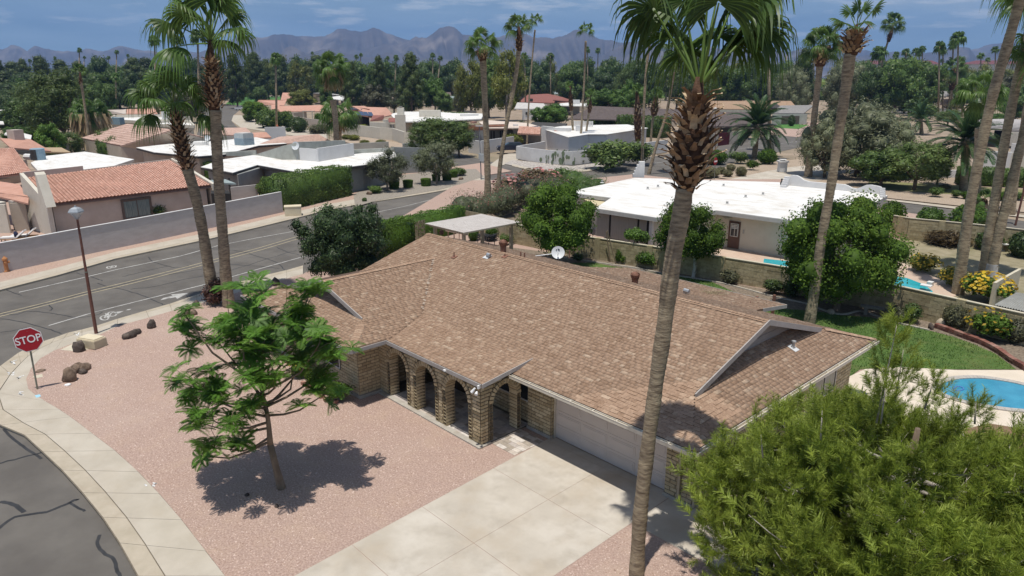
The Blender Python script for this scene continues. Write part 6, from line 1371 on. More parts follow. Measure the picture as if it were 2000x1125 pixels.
for i, (px, py, lb) in enumerate([(28,466,'white sun lounger with a striped towel behind the garden wall'),(48,462,'plain white sun lounger nearest the buttress behind the garden wall')]):
    lp = G(px, py, .2); tl = thing('sun_lounger', lb, 'sun lounger', V(lp.x,lp.y,0), None); a = R(60); ux, uy = V(math.cos(a), math.sin(a), 0), V(-math.sin(a), math.cos(a), 0)
    part('frame', MB().obox(lp-ux*.9-uy*.33, ux*1.8, uy*.66, V(0,0,.06)), mat('lounger_wood', (.35,.2,.08)), tl); part('cushion', MB().obox(lp-ux*.9-uy*.3+V(0,0,.06), ux*1.15, uy*.6, V(0,0,.12)), m_whitest, tl); part('back_cushion', MB().obox(lp+ux*.25-uy*.3+V(0,0,.08), ux*.6+V(0,0,.5), uy*.6, V(-.08,0,.1)), m_whitest, tl)
    for sx_, sy_ in ((-.8,-.3),(-.8,.3),(.7,-.3),(.7,.3)): part('leg', MB().tube([lp+ux*sx_+uy*sy_-V(0,0,.2), lp+ux*sx_+uy*sy_], .03, 6), m_bk, tl)
    if i == 0:
        tw = whole('beach_towel', MB().obox(lp+ux*.3-uy*.22+V(0,0,.22), ux*.5+V(0,0,.42), uy*.44, V(-.03,0,.04)), mat('striped_towel', (.6,.12,.14), (.62,.6,.6), scale=7, lo=.45, hi=.55, stretch=(3,.3,3)), 'red and white striped towel draped on a lounger back', 'towel', lp); rock(lp+ux*.2-uy*.1+V(0,0,.2), .4,.3,.4, 'dark bag lying on the lounger with the striped towel', mat('navy_cloth', (.02,.025,.06)), name='beach_bag', group=None)['category'] = 'bag'
# houses and roofs beyond it on the left
t = flat_house('flat_roof_house', 'house with a white flat roof right behind the salmon tile roof', [(60,318),(85,345),(215,326),(262,311),(165,296),(85,305)], 3.3, ins=.4, m_w=m_pinkst); 
u = G(76,312,3.3); t2 = thing('air_conditioner', 'round blue air conditioner on the white roof behind the tile roof', 'air conditioner', u); part('unit_body', MB().lathe(u, [(.75,0),(.75,1.25),(.70,1.3),(.1,1.32)], 12), m_acb, t2); part('louvre_panel', MB().cbox(u+V(.55,-.5,.1), .5,.5,1.1, .7), m_dkfas, t2); part('duct', MB().tube([u+V(-.7,-.5,.3), u+V(-1.6,-1.0,.3)], .35, 8), m_whitest, t2)
t = thing('tile_roof_house', 'house with an orange tile roof at the left edge of the frame', 'house', G(10,330,0)); tiles(t, (G(-40,350,2.7), G(62,336,2.7), G(28,290,4.4), G(-60,292,4.4)), 18, 26, m_clay); wallpx(t, (-40,372), (60,352), 2.6, m_tan); wallpx(t, (-10,395), (28,388), 2.2, m_cream)
part('chimney', MB().cbox(G(36,292,3.2), 1.5,1.3,2.6, .4), m_pinkst, t)
plane(t, [(20,288,4.2),(100,295,3.0),(60,272,4.4),(0,270,4.8)], m_clay3); plane(t, [(8,262,3.),(60,272,3.),(62,264,3.),(38,258,3.),(12,258,3.)], m_wroof2, .2); plane(t, [(85,296,2.8),(138,297,2.8),(120,288,3.2),(85,288,3.2)], mat('tan_flat_roof', (.38,.29,.19)), .2); wallpx(t, (80,320), (140,312), 2.6, m_grey_st)
# the tan gable house with a faded tile roof
t = thing('gable_house', 'tan house whose wide faded tile gable faces the road', 'house', G(330,320,0)); zr, ze = 4.9, 3.0
g0, g1, g2 = G(236,285,ze), G(336,254,zr+.2), G(425,275,ze); bk = V(-.28,.96,0)*0+ (G(250,243,zr)-G(336,254,zr))*1.0
bkv = V(bk.x, bk.y, 0); tiles(t, (g0, g0+bkv, g1+bkv, g1), 10, 30, m_clay2, rise=.10, under=m_clay2); tiles(t, (g2+bkv, g2, g1, g1+bkv), 10, 30, m_clay2, under=m_clay2)
part('gable_wall', MB().add([V(g0.x,g0.y,0), V(g2.x,g2.y,0), g2-V(0,0,.1), g1-V(0,0,.12), g0-V(0,0,.1)]+[p+bkv*.9 for p in (V(g0.x,g0.y,0), V(g2.x,g2.y,0), g2-V(0,0,.1), g1-V(0,0,.12), g0-V(0,0,.1))], [(0,1,2,3,4),(9,8,7,6,5),(0,5,6,1),(1,6,7,2),(4,9,5,0)]), m_tan, t)
# flat white roofs with the carport, behind and right of it
t = flat_house('flat_roof_house', 'white flat roofed house with a dark carport edge and rooftop units', [(266,288),(300,297),(386,305),(440,301),(505,284),(560,280),(500,268),(400,277),(330,281)], 3.1, m_f=m_dkfas, m_w=m_tan, ins=.8); fh = t
u = G(478,283,3.1); t2 = thing('air_conditioner', 'grey box air conditioner on the white roof by the pink tile gables', 'air conditioner', u); part('unit_body', MB().cbox(u, 1.9,1.9,1.6, .3), m_ac, t2)
for k in range(6): part('louvre', MB().cbox(u+V(0,0,.1+.16*k), 1.96,1.96,.07, .3), m_acb, t2)
part('unit_cap', MB().cbox(u+V(0,0,1.6), 1.7,1.7,.12, .3), m_patch, t2)
part('roof_curb', MB().lathe(G(391,283,3.1), [(1.1,0),(1.0,.45),(.9,.5),(.05,.5)], 12), m_wroof2, t); dish(405,270,3, .42, 'small grey satellite dish on the white roof behind the left palms', (.7,-.6,.3), G(407,284,3.1))
# the grey house behind the big hedge
t = thing('flat_roof_house', 'grey house with a white flat roof behind the big clipped hedge', 'house', G(600,400,0)); gh = t
rpx = [(392,326),(455,337),(503,322),(588,337),(718,321),(775,306),(768,292),(700,300),(585,312),(500,302),(430,312)]; P = [P3(q, 3.) for q in rpx]
part('roof', MB().slab(P, .06), m_wroof, t); part('fascia', MB().slab([p-V(0,0,.063) for p in P], .25), m_dkfas, t); cc = sum(P, V(0,0,0))/len(P)
part('wall', MB().slab([V(p.x,p.y,2.7) for p in [P3(q, 3.)+(cc-P3(q,3.)).normalized()*.7 for q in rpx]], 2.85), m_grey_st, t)
def strip(t, pts, hs, m, th=.3, name='parapet', z=3.):
    for (a, ha), (b, hb) in zip(zip(pts, hs), list(zip(pts, hs))[1:]): wallpx(t, a, b, ha, m, th, name, z=z, h2=hb)
strip(t, [(500,303),(552,312),(585,312),(676,300)], [.1,1.6,2.1,1.7], m_greygreen); strip(t, [(430,302),(500,303)], [.3,.6], m_greygreen)
wallpx(t, (586,313), (622,316), 1.45, m_whitest, .2, 'screen_wall', z=3.); wallpx(t, (622,316), (692,304), 1.55, m_whitest, .2, 'screen_wall', z=3.)
dish(578,285,3, .5, 'grey satellite dish standing before the white rooftop screen', (.5,-.8,.25), G(581,312,3.)); wallpx(t, (768,340), (880,333), 3.6, m_grey_st, .35, 'end_wall', h2=3.0); wallpx(t, (690,300), (770,296), .5, m_greygreen, .3, 'parapet', z=3.)
w1 = (P3((503,405), 0), P3((600,404), 0)); on_wall(t, 512, 520, .8, 2.0, (P3((503,395),0), P3((590,402),0)), m_glass, fr=.08); on_wall(t, 522, 531, .8, 2.0, (P3((503,395),0), P3((590,402),0)), m_glass, fr=.08)
t = thing('carport', 'small dark carport between the tile house and the grey house', 'carport', G(430,385,0)); plane(t, [(405,352),(418,356),(461,358),(440,350)], m_slate, .15, z=2.6)
for px, py in ((452,394),(415,394)): part('post', MB().cbox(G(px,py,0), .15,.15,2.5), m_dkfas, t)
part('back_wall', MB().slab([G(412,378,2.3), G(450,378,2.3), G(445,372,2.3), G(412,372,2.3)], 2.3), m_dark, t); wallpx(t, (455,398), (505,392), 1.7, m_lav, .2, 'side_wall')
# the clipped hedge, cabinet, hydrant
hp = [G(559,412,0), G(690,381,0)]; d = (hp[1]-hp[0]).normalized(); s = V(-d.y, d.x, 0); s = s if s.dot(CAM-hp[0]) < 0 else -s
hedge('broad', [hp[0]+s*1.4, hp[1]+s*1.4], 2.8, 3.15, 'huge clipped box hedge at the end of the lavender wall', 11000, .17,.10); shrub('broad', 'round', G(528,392,0), 2.6, 2.5, 'round trimmed shrub left of the huge box hedge'); shrub('feathery', 'loose', G(563,372,0), 2.2, 2.4, 'feathery shrub tucked behind the huge box hedge')
cbx = G(573,420,0); t = thing('utility_cabinet', 'plain beige cabinet on the verge before the huge hedge', 'utility box', cbx); part('cabinet_body', MB().cbox(cbx, 1.5,1.0,.82, 1.1), m_beige, t); part('cabinet_lid', MB().cbox(cbx+V(0,0,.82), 1.56,1.06,.08, 1.1), m_beige, t)
m_hyd = mat('hydrant_paint', (.50,.24,.11), (.42,.19,.08), scale=6); m_hyd2 = mat('red_hydrant', (.5,.16,.1))
def hydrant(px, py, label, m, s=1.):
    h = G(px, py, 0); t = thing('fire_hydrant', label, 'fire hydrant', h); part('barrel', MB().lathe(h, [(.17*s,0),(.17*s,.05*s),(.12*s,.06*s),(.12*s,.62*s),(.16*s,.64*s),(.15*s,.72*s),(.08*s,.8*s),(.04*s,.88*s)], 12), m, t)
    for a in (0, 1.57, 3.14): part('outlet', MB().tube([h+V(.1*math.cos(a), .1*math.sin(a), .5)*s, h+V(.22*math.cos(a), .22*math.sin(a), .5)*s], .06*s, 8), m, t)
hydrant(13,530,'orange fire hydrant by the shaded end of the lavender wall', m_hyd, 1.25); hydrant(542,252,'small red hydrant on the far street corner by the oval shrubs', m_hyd2, 1.3)
# ------------------------------------------------------------------ the streets beyond: verge trees, topiary, signs, more houses
def T(px, by, ty, wpx, kind, label, cat='tree', group=None, v=None, name=None):
    b = G(px, by, -.1); k = dep(b)/FPX; h = A(px, ty, b).z+.1; return tree(kind, b, h, wpx*k, label, cat, group, name, v=v)
def Sh(px, by, wpx, hpx, kind, shape, label, group=None, z=-.05, **kw):
    b = G(px, by, z); k = dep(b)/FPX; return shrub(kind, shape, b, wpx*k, hpx*k*1.02, label, group=group, **kw)
T(757,374,292,86,'olive','grey green olive tree in front of the grey house wall, left of two'); T(853,360,274,92,'olive','grey green olive tree in front of the grey end wall, right of two')
for px, py, w_, h_, lb in [(770,369,22,17,'first barrel clipped shrub, nearest the left olive tree'),(797,367,21,16,'second barrel clipped shrub, midway between the two olive trees'),(832,364,21,16,'third barrel clipped shrub, left of the right olive trunk'),(852,354,18,14,'barrel clipped shrub directly behind the right olive trunk'),(873,353,20,15,'fifth barrel clipped shrub, just right of the right olive trunk'),(883,347,22,14,'last barrel clipped shrub, nearest the street crossing')]:
    Sh(px, py, w_, h_, 'citrus', 'barrel', lb, group='barrel clipped shrubs by the grey house')
Sh(733,378,34,18,'broad','loose','low dark shrub left of the first barrel shrub'); Sh(712,394,10,8,'dark','round','tiny dark shrub at the verge edge by the pavement',cat='shrub'); Sh(898,344,34,18,'broad','loose','spreading green shrub at the street corner by the sign post')
rock(G(722,380,0), .7,.5,.4, 'pale boulder at the foot of the left olive tree', m_rock2, group=None); rock(G(900,351,0), .9,.4,.3, 'long pale boulder near the street corner pavement', m_rock2, group=None)
# big green acacia at the far corner
T(862,306,228,128,'feathery','broad green acacia at the corner before the white garden walls',v=0); T(828,302,250,80,'feathery','lower left skirt of foliage beside the broad acacia'); T(897,306,246,70,'feathery','right hand spread of foliage beside the broad acacia')
for px, py, w_, h_, kd, lb in [(1005,392,100,52,'brown','russet oleander bush left behind the round dark citrus'),(1052,374,96,46,'brown','russet oleander bush nearer the street crossing'),(1095,362,70,36,'broad','green bush between the russet oleanders and the white roof'),(985,408,60,36,'citrus','green bush at the corner of the back fence')]: Sh(px, py, w_, h_, kd, 'loose', lb, flowers='pink' if kd == 'brown' else None, nf=60)
# lamp with street signs and box
def lamp(px, by, ty, label, head='flat', box=None, sign=None):
    b = G(px, by, -.1); t_ = A(px-(4 if head == 'flat' else 0), ty, b); t = thing('street_lamp', label, 'street lamp', b); part('pole', MB().tube([b, t_], [.075,.05], 8), m_lamppole if head != 'flat' else mat('grey_pole', (.16,.17,.19), (.2,.21,.23), scale=3), t)
    if head == 'flat': part('lamp_head', MB().cbox(t_, .9,.35,.12, .8), m_patch, t)
    else: part('lamp_head', MB().lathe(t_, [(.08,0),(.3,.15),(.32,.35),(.15,.5),(.03,.52)], 10), m_patch, t)
    if box: p = A(px+1, box, b); part('control_box', MB().cbox(p-V(0,0,.5), .5,.35,.9, .8), m_ac, t); part('control_box', MB().cbox(p-V(0,0,.2)-RGT*.25, .3,.3,.7, .8), m_ac, t)
    return t
lamp(940,352,247,'grey street lamp with a traffic box at the crossing corner', 'flat', 307); lamp(1397,297,216,'tall thin street lamp by the dark roofed house gate', 'cap')
b = G(1395,352,-.1); t = thing('warning_sign', 'small red and white octagon stop sign seen by the round shrubs', 'sign', b); tp = A(1397,315,b); part('post', MB().tube([b, tp+V(0,0,.3)], .045, 6), m_pole, t)
fx = (CAM-b); fx = V(fx.x, fx.y, 0).normalized(); fx = (fx+RGT*1.3).normalized(); sx = V(-fx.y, fx.x, 0)
part('sign_plate', MB().slab([tp+fx*.06+sx*.5*math.cos(R(22.5+45*k))+V(0,0,.5*math.sin(R(22.5+45*k))) for k in range(8)], .03, down=-fx), m_red, t); o = part('sign_band', MB().slab([tp+fx*.09+sx*a+V(0,0,z) for a, z in ((-.36,-.1),(.36,-.1),(.36,.1),(-.36,.1))], .02, down=-fx), m_wht, t)
# centre: white walled corner house, garage, round gate
t = thing('garden_wall', 'curved white garden wall of the corner house by the crossing', 'wall', G(1040,315,0)); cw = [G(*q, -.05) for q in smooth([(1008,310),(1030,314),(1060,318),(1090,321),(1118,322),(1150,319),(1175,314),(1230,308)], 2)]
for a, b in zip(cw[:-1], cw[1:]): d = b-a; s = V(-d.y, d.x, 0).normalized()*.22; part('wall_panel', MB().obox(a, d, s, V(0,0,2.0)), m_whitest, t)
a = cw[0]; b2 = G(1063,299,-.05); d = b2-a; part('wall_panel', MB().obox(a, d, V(.2,.1,0), V(0,0,2.0)), m_whitest, t)
a, b2 = cw[-1], G(1303,297,-.05); d = b2-a; part('wall_panel', MB().obox(a, d, V(-d.y,d.x,0).normalized()*.22, V(0,0,2.1)), m_whitest, t)
t = thing('white_block_house', 'white house with a dark garage and a wooden round gate behind the curved wall', 'house', G(1130,285,0)); hz_ = 3.3
P = [P3(q, hz_) for q in [(1058,251),(1110,268),(1150,262),(1186,262),(1266,250),(1225,243),(1165,244),(1100,246)]]; part('roof', MB().slab(P, .08), m_wroof, t)
c_ = sum(P, V(0,0,0))/len(P); part('wall', MB().slab([V(p.x,p.y,hz_-.1) for p in inset(P, .35)], hz_), m_whitest, t)
wallpx(t, (1057,288), (1079,291), 3.9, m_whitest, .5); wallpx(t, (1079,293), (1113,294), 3.9, m_whitest, .5, name='garage_front'); wallpx(t, (1124,293), (1137,293), 4.3, m_whitest, .8, name='chimney_wall')
fr = (P3((1079,293), 0), P3((1113,294), 0)); on_wall(t, 1087, 1111, .1, 2.5, fr, m_dkfas, 'garage_door', out=.05); nd = (CAM-fr[0]); nd = V(nd.x, nd.y, 0).normalized()
tiles(t, (A(1081,265,fr[0])+nd*1., A(1113,266,fr[0])+nd*1., A(1113,254,fr[0]), A(1083,254,fr[0])), 5, 12, m_clay)
for x in (1082.5, 1112.5): p = A(x, 274, fr[0])+nd*.3; part('wall_lantern', MB().lathe(p-V(0,0,.3), [(.05,0),(.14,.1),(.14,.4),(.05,.5)], 8), m_dkfas, t)
tiles(t, (A(1146,266,G(1150,292,0))+nd*2.5, A(1180,272,G(1180,292,0))+nd*2.5, A(1215,264,G(1210,288,0)), A(1192,258,G(1190,288,0))), 8, 14, m_clay)
gw = (P3((1143,292), 0), P3((1195,286), 0)); part('porch_wall', MB().obox(gw[0], gw[1]-gw[0], -nd*.3, V(0,0,2.6)), mat('brown_wood_wall', (.16,.10,.065), (.21,.13,.085), scale=3), t)
ct = A(1159,285,gw[0])+nd*.15; dd = (gw[1]-gw[0]).normalized(); rg = part('round_gate', MB().slab([ct+dd*1.15*math.cos(k*math.pi/10)+V(0,0,1.15*math.sin(k*math.pi/10)) for k in range(20)], .08, down=-nd), mat('golden_wood', (.42,.26,.09), (.5,.32,.12), scale=3), t)
for k in range(7): x = -.9+.3*k; h = math.sqrt(max(.05, 1.2-x*x)); part('gate_board', MB().obox(ct+dd*(x-.12)+nd*.02-V(0,0,h*.9), dd*.26, nd*.03, V(0,0,h*1.8)), mat('golden_wood', (.42,.26,.09)), rg)
for k in range(9): p = P3((1119+7*k if k < 8 else 1157, 246), hz_); 
def pickets(t, a, b, n, h, z): 
    a, b = P3(a, z), P3(b, z)
    for k in range(n): part('picket', MB().cbox(lerp(a,b,k/(n-1)), .22,.06,h, math.atan2((b-a).y,(b-a).x)), m_whitest, t)
    part('rail', MB().tube([a+V(0,0,h*.8), b+V(0,0,h*.8)], .05, 4), m_whitest, t)
pickets(t, (1119,247), (1157,248), 14, 1.1, hz_); wp = (P3((1190,288),0), P3((1260,280),0))
for a, b in ((1198,1203),(1206,1209),(1212,1215)): on_wall(t, a, b, .3, 2.2, wp, mat('green_glass', (.06,.12,.10), rough=.2), fr=.08, out=.6)
# SUV on its drive
def vehicle(px, py, yaw, col_, label, kind='suv', L=4.6, W_=1.85, H=1.7, z=0.):
    b = G(px, py, z); t = thing('parked_car', label, 'car', b); ca, sa = math.cos(yaw), math.sin(yaw); M = lambda x, y, zz: b+V(ca*x-sa*y, sa*x+ca*y, zz)
    body = [(-.5,.30),(-.5,.62),(-.47,.75),(-.30,.78) if kind == 'suv' else (-.32,.74),(.22,.76),(.46,.66),(.5,.52),(.5,.30)]; gl = [(-.46,.75),(-.40,1.),(.05,1.),(.24,.76)] if kind == 'suv' else [(-.36,.74),(-.22,1.),(.06,1.),(.26,.75)]
    mcol = mat('car_paint_'+('dark' if col_[0] < .1 else 'white'), col_, rough=.25, spec=.6); sc = H
    def prism(prof, w0, w1, top=None):
        mb = MB(); n = len(prof); l = [M(x*L, -W_*w0/2 if zz < .8 else -W_*w1/2, zz*sc) for x, zz in prof]; r_ = [M(x*L, W_*w0/2 if zz < .8 else W_*w1/2, zz*sc) for x, zz in prof]; return mb.add(l+r_, [tuple(range(n)), tuple(range(2*n-1, n-1, -1))]+[(i, n+i, n+(i+1) % n, (i+1) % n) for i in range(n)])
    part('body', prism(body, 1, 1), mcol, t); part('cabin_glass', prism(gl, .96, .8), m_glass, t); part('car_roof', MB().add([M(x*L, y*W_, zz*sc) for x, y, zz in ((gl[1][0],-.39,1.0),(gl[2][0],-.39,1.0),(gl[2][0],.39,1.0),(gl[1][0],.39,1.0),(gl[1][0],-.39,1.03),(gl[2][0],-.39,1.03),(gl[2][0],.39,1.03),(gl[1][0],.39,1.03))], [(4,5,6,7),(0,1,5,4),(1,2,6,5),(2,3,7,6),(3,0,4,7)]), mcol, t)
    for x in (-.31, .31):
        for y in (-.46, .46):
            w_ = part('wheel', MB().tube([M(x*L, y*W_-.12*(1 if y > 0 else -1), .36), M(x*L, y*W_+.06*(1 if y > 0 else -1), .36)], .36, 14), mat('tyre', (.02,.02,.02)), t); part('rim', MB().tube([M(x*L, y*W_+.03*(1 if y > 0 else -1), .36), M(x*L, y*W_+.075*(1 if y > 0 else -1), .36)], .22, 10), m_ac, w_)
    for y in (-.36, .36): part('headlight', MB().cbox(M(.497*L, y*W_, .56*sc), .08,.36,.13, yaw), mat('lamp_glass', (.6,.62,.65), rough=.15), t); part('tail_light', MB().cbox(M(-.497*L, y*W_, .62*sc), .06,.22,.2, yaw), m_red, t)
    part('number_plate', MB().cbox(M(.507*L, 0, .36*sc), .02,.42,.16, yaw), m_whitest, t); return t
struct('driveway', MB().poly([G(*q, -.07) for q in [(938,335),(985,302),(1010,296),(1012,312),(975,325)]]), m_walk)
vehicle(996,298, R(-125), (.012,.016,.035), 'dark navy SUV parked on the drive beside the white wall'); vehicle(470,215, R(20), (.6,.6,.62), 'white car parked at the bend of the far street', 'car', H=1.45); vehicle(486,222, R(20), (.6,.6,.62), 'second white car half hidden by shrubs at the far street bend', 'car', H=1.45)
sheet('river_rock_bed', [G(*q, -.05) for q in [(1000,312),(1040,316),(1118,324),(1180,316),(1190,322),(1110,334),(1040,330),(985,320)]], -.06, mat('river_rock', (.26,.23,.21), (.5,.46,.42), scale=4, detail=3, lo=.4, hi=.6, bump=1., bscale=6))
st = [(1000,324),(1040,333),(1090,338),(1150,334),(1185,325)]; s2 = [(1000,320),(1040,329),(1090,333.5),(1150,329.5),(1185,321)]
band(struct('corner_pavement', MB().slab([G(*q,-.02) for q in st]+[G(*q,-.02) for q in reversed(s2)], .1), m_kerb), [G(*q,-.02) for q in st], [G(*q,-.02) for q in s2], .3, 1, 'slab', m_walk, z=.006, th=.02)
for px, py, w_, h_, kd, sh, lb in [(1055,316,16,12,'grey','round','small round shrub at the left of the cactus by the white wall'),(1133,320,16,11,'grey','loose','small shrub at the right of the cactus by the white wall'),(1158,318,24,18,'broad','loose','green shrub at the right end of the white curved wall'),(1193,331,112,62,'feathery','loose','wide blue green feathery bush covering the end of the white wall'),(1235,322,80,52,'feathery','loose','feathery blue green bush behind the white chimney'),(1003,283,40,24,'yellowgreen','loose','yellow green bush over the dark SUV'),(1020,262,28,30,'grey','loose','grey green yucca bush behind the white wall'),(1287,296,18,10,'dark','loose','dark low bush by the far white wall')]: Sh(px, py, w_, h_, kd, sh, lb)
def cactus(px, py, n, r, label):
    b = G(px, py, -.05); t = thing('prickly_pear', label, 'cactus', b); m = mat('cactus_pad', (.13,.17,.10), (.2,.245,.16), scale=3)
    for k in range(n):
        a = rng.uniform(0,6.28); c = b+V(rng.gauss(0,r), rng.gauss(0,r*.5), rng.uniform(.25,1.7)); ax = V(math.cos(a), math.sin(a), 0); nn = V(-math.sin(a), math.cos(a), 0); w_ = rng.uniform(.2,.34); part('pad', MB().slab([c+ax*w_*math.cos(j*math.pi/5)*.8+V(0,0,w_*1.3*math.sin(j*math.pi/5)) for j in range(10)], .07, down=nn), m, t)
cactus(1092,320,70,1.6,'big prickly pear cactus against the curved white wall')
# row of houses left of the corner: white walls, red tile hoods, solar panels
t = thing('garden_wall', 'zigzag white garden wall before the solar panelled houses', 'wall', G(700,270,0))
zz = [(640,252),(668,260),(742,271),(766,272),(790,281),(850,283)]
for a, b in zip(zz[:-1], zz[1:]): wallpx(t, a, b, 2.3, m_cream, .25, 'wall_panel')
t = thing('garden_wall', 'white garden wall of the grey house beside the SUV drive', 'wall', G(930,300,0))
for a, b in (((915,296),(938,300)),((938,300),(1004,289))): wallpx(t, a, b, 2.1, m_whitest, .25, 'wall_panel')
t = thing('garden_wall', 'low grey wall behind the white screened roof', 'wall', G(740,300,0)); wallpx(t, (690,300), (760,296), 1.7, m_greygreen, .25, 'wall_panel'); wallpx(t, (788,296), (850,290), 1.4, m_greygreen, .25, 'wall_panel')
def house(name, label, roofs, walls=(), extra=None, group=None, cat='house'):
    p0 = roofs[0][0][0] if roofs else walls[0][0]; b = G(p0[0], p0[1]+14, 0); t = thing(name, label, cat, b, group)
    for pts, m, th in roofs:
        zl = min(q[2] for q in pts); lows = [P3(q) for q in pts if q[2] < zl+.3]; lm = sum(lows, V(0,0,0))/len(lows); out = []
        for q in pts:                               # the upper edge lies where the slope of the roof carries it
            if q[2] < zl+.3 or len(lows) == 1: out.append(P3(q)); continue
            a_, b_ = zl, 7.5
            for _ in range(30):
                z_ = (a_+b_)/2
                if z_-zl > .34*max(0, (G(q[0],q[1],z_)-lm).dot(FH)): b_ = z_
                else: a_ = z_
            out.append(G(q[0],q[1],z_))
        part('roof', MB().slab(out, th), m, t)
    for a, b, h, m in walls: wallpx(t, a, b, h, m, .4)
    return t
t = house('solar_house', 'salmon roofed house with blue solar panels behind the white garden wall', [([(672,218,3.),(735,231,2.8),(768,224,3.2),(755,210,4.4),(690,208,4.4)], m_clay3, .2), ([(680,210,4.2),(722,213,4.4),(712,207,4.6),(680,207,4.6)], m_clay3, .2)], [((680,247),(722,246),2.7,m_dkfas)])
for i in range(5): p = [G(685+9*i,224.5+.6*i,3.2), G(694+9*i,225.1+.6*i,3.2), G(690+9*i,218+.5*i,3.9), G(682+9*i,217.5+.5*i,3.9)]; part('solar_panel', MB().slab([q+V(0,0,.12) for q in p], .06), m_solar, t)
for i in range(3): p = [G(684+8*i,214.2+.3*i,4.1), G(691.5+8*i,214.6+.3*i,4.1), G(690+8*i,210.8+.3*i,4.4), G(683+8*i,210.5+.3*i,4.4)]; part('solar_panel', MB().slab([q+V(0,0,.12) for q in p], .06), m_solar, t)
t = house('white_block_house', 'cream house with two red tile hoods and a tall chimney block', [([(723,236,2.7),(749,234,2.7),(750,225,3.4),(728,225,3.4)], m_redroof, .15), ([(755,238,2.7),(773,238,2.7),(774,230,3.4),(760,230,3.4)], m_redroof, .15), ([(775,238,3.),(850,236,3.),(940,232,3.),(945,222,3.),(860,218,3.),(790,218,3.),(762,222,3.)], m_wroof, .25)], [((723,262),(760,264),2.7,m_cream),((749,263),(757,264),3.4,m_cream),((773,266),(793,266),4.6,m_cream),((759,263),(775,264),2.5,m_tan),((793,264),(806,262),2.6,m_tan),((724,266),(742,268),1.6,m_tan)])
for a, b in ((760.5,764),(766,769),(770.5,773)): on_wall(t, a, b, .2, 2.2, (P3((759,263),0), P3((775,264),0)), m_dkfas, fr=.06, out=.1)
part('chimney', MB().cbox(G(784,252,0), 1.6,1.6,5.2, .8), m_cream, t); part('chimney_cap', MB().lathe(G(784,252,0)+V(0,0,5.2), [(.3,0),(.5,.25),(.5,.35),(.05,.36)], 10), m_greyroof, t); wallpx(t, (819,238), (860,238), 2.8, m_cream, 2., 'roof_block', z=1.8)
pickets(t, (900,238), (934,237), 16, 1.9, 1.6); part('skylight', MB().cbox(G(925,241,3.0), 1.,1.,.4), m_clay3, t)
tiles_q = (P3((902,254),2.7), P3((1000,252),2.7), P3((985,243),3.7), P3((905,245),3.7))
t = thing('grey_tile_house', 'grey house with a salmon tile edged roof left of the dark SUV', 'house', G(950,280,0)); tiles(t, tiles_q, 6, 34, m_clay); plane(t, [(950,250,3.2),(1062,249,3.2),(1030,240,3.4),(955,235,3.4),(935,238,3.4)], mat('pink_flat_roof', (.55,.45,.38), (.62,.53,.46), scale=1), .2)
wallpx(t, (915,282), (948,280), 2.6, mat('bluegrey_stucco', (.30,.32,.34), (.35,.37,.39), scale=1), .3); wallpx(t, (948,280), (1002,277), 2.5, m_grey_st, .3); wallpx(t, (1002,279), (1012,279), 3.6, m_whitest, .4); wallpx(t, (1012,277), (1055,280), 2.9, m_tan, .3)
for a, b in ((958,960),(963,966),(976,978),(980,982)): on_wall(t, a, b, .1, 2.3, (P3((948,280),0), P3((1002,277),0)), m_dkfas, 'door' if a < 962 else 'window', out=.1)
on_wall(t, 1032, 1053, .1, 2.1, (P3((1012,277),0), P3((1055,280),0)), m_pinkst, 'garage_door', out=.1); tiles(t, (P3((1010,261),2.8), P3((1055,263),2.8), P3((1056,249),3.9), P3((1014,247),3.9)), 6, 14, m_clay)
# salmon houses along the far bend
t = house('salmon_house', 'salmon roofed tan house with a pergola at the far street corner', [([(535,218,2.8),(640,217,2.8),(645,205,4.2),(545,207,4.2)], m_clay3, .2), ([(498,204,3.),(555,206,3.),(560,195,4.2),(505,195,4.2)], m_clay3, .2), ([(548,196,3.6),(572,197,3.6),(566,181,5.),(552,181,5.)], m_clay3, .2), ([(530,213,2.8),(548,213,2.8),(545,203,3.8),(530,205,3.8)], m_clay3, .2)], [((535,238),(575,238),2.7,m_tan),((575,238),(600,236),2.6,m_tan)])
wallpx(t, (570,240), (600,246), 2., m_pinkst, .25, 'garden_wall'); wallpx(t, (600,246), (640,252), 2., m_pinkst, .25, 'garden_wall')
pgb = G(605,240,0); t2 = thing('trellis', 'small cream slatted trellis beside the salmon roofed house', 'pergola', pgb)
for k in range(9): p = A(592+2.6*k, 217, pgb); part('slat', MB().cbox(V(p.x,p.y,p.z-.1), .1,2.2,.16, YAW), m_cream, t2)
for x in (594,611): p = A(x, 240, pgb); part('post', MB().cbox(V(p.x,p.y,0), .2,.2,A(x,217,pgb).z), m_cream, t2)
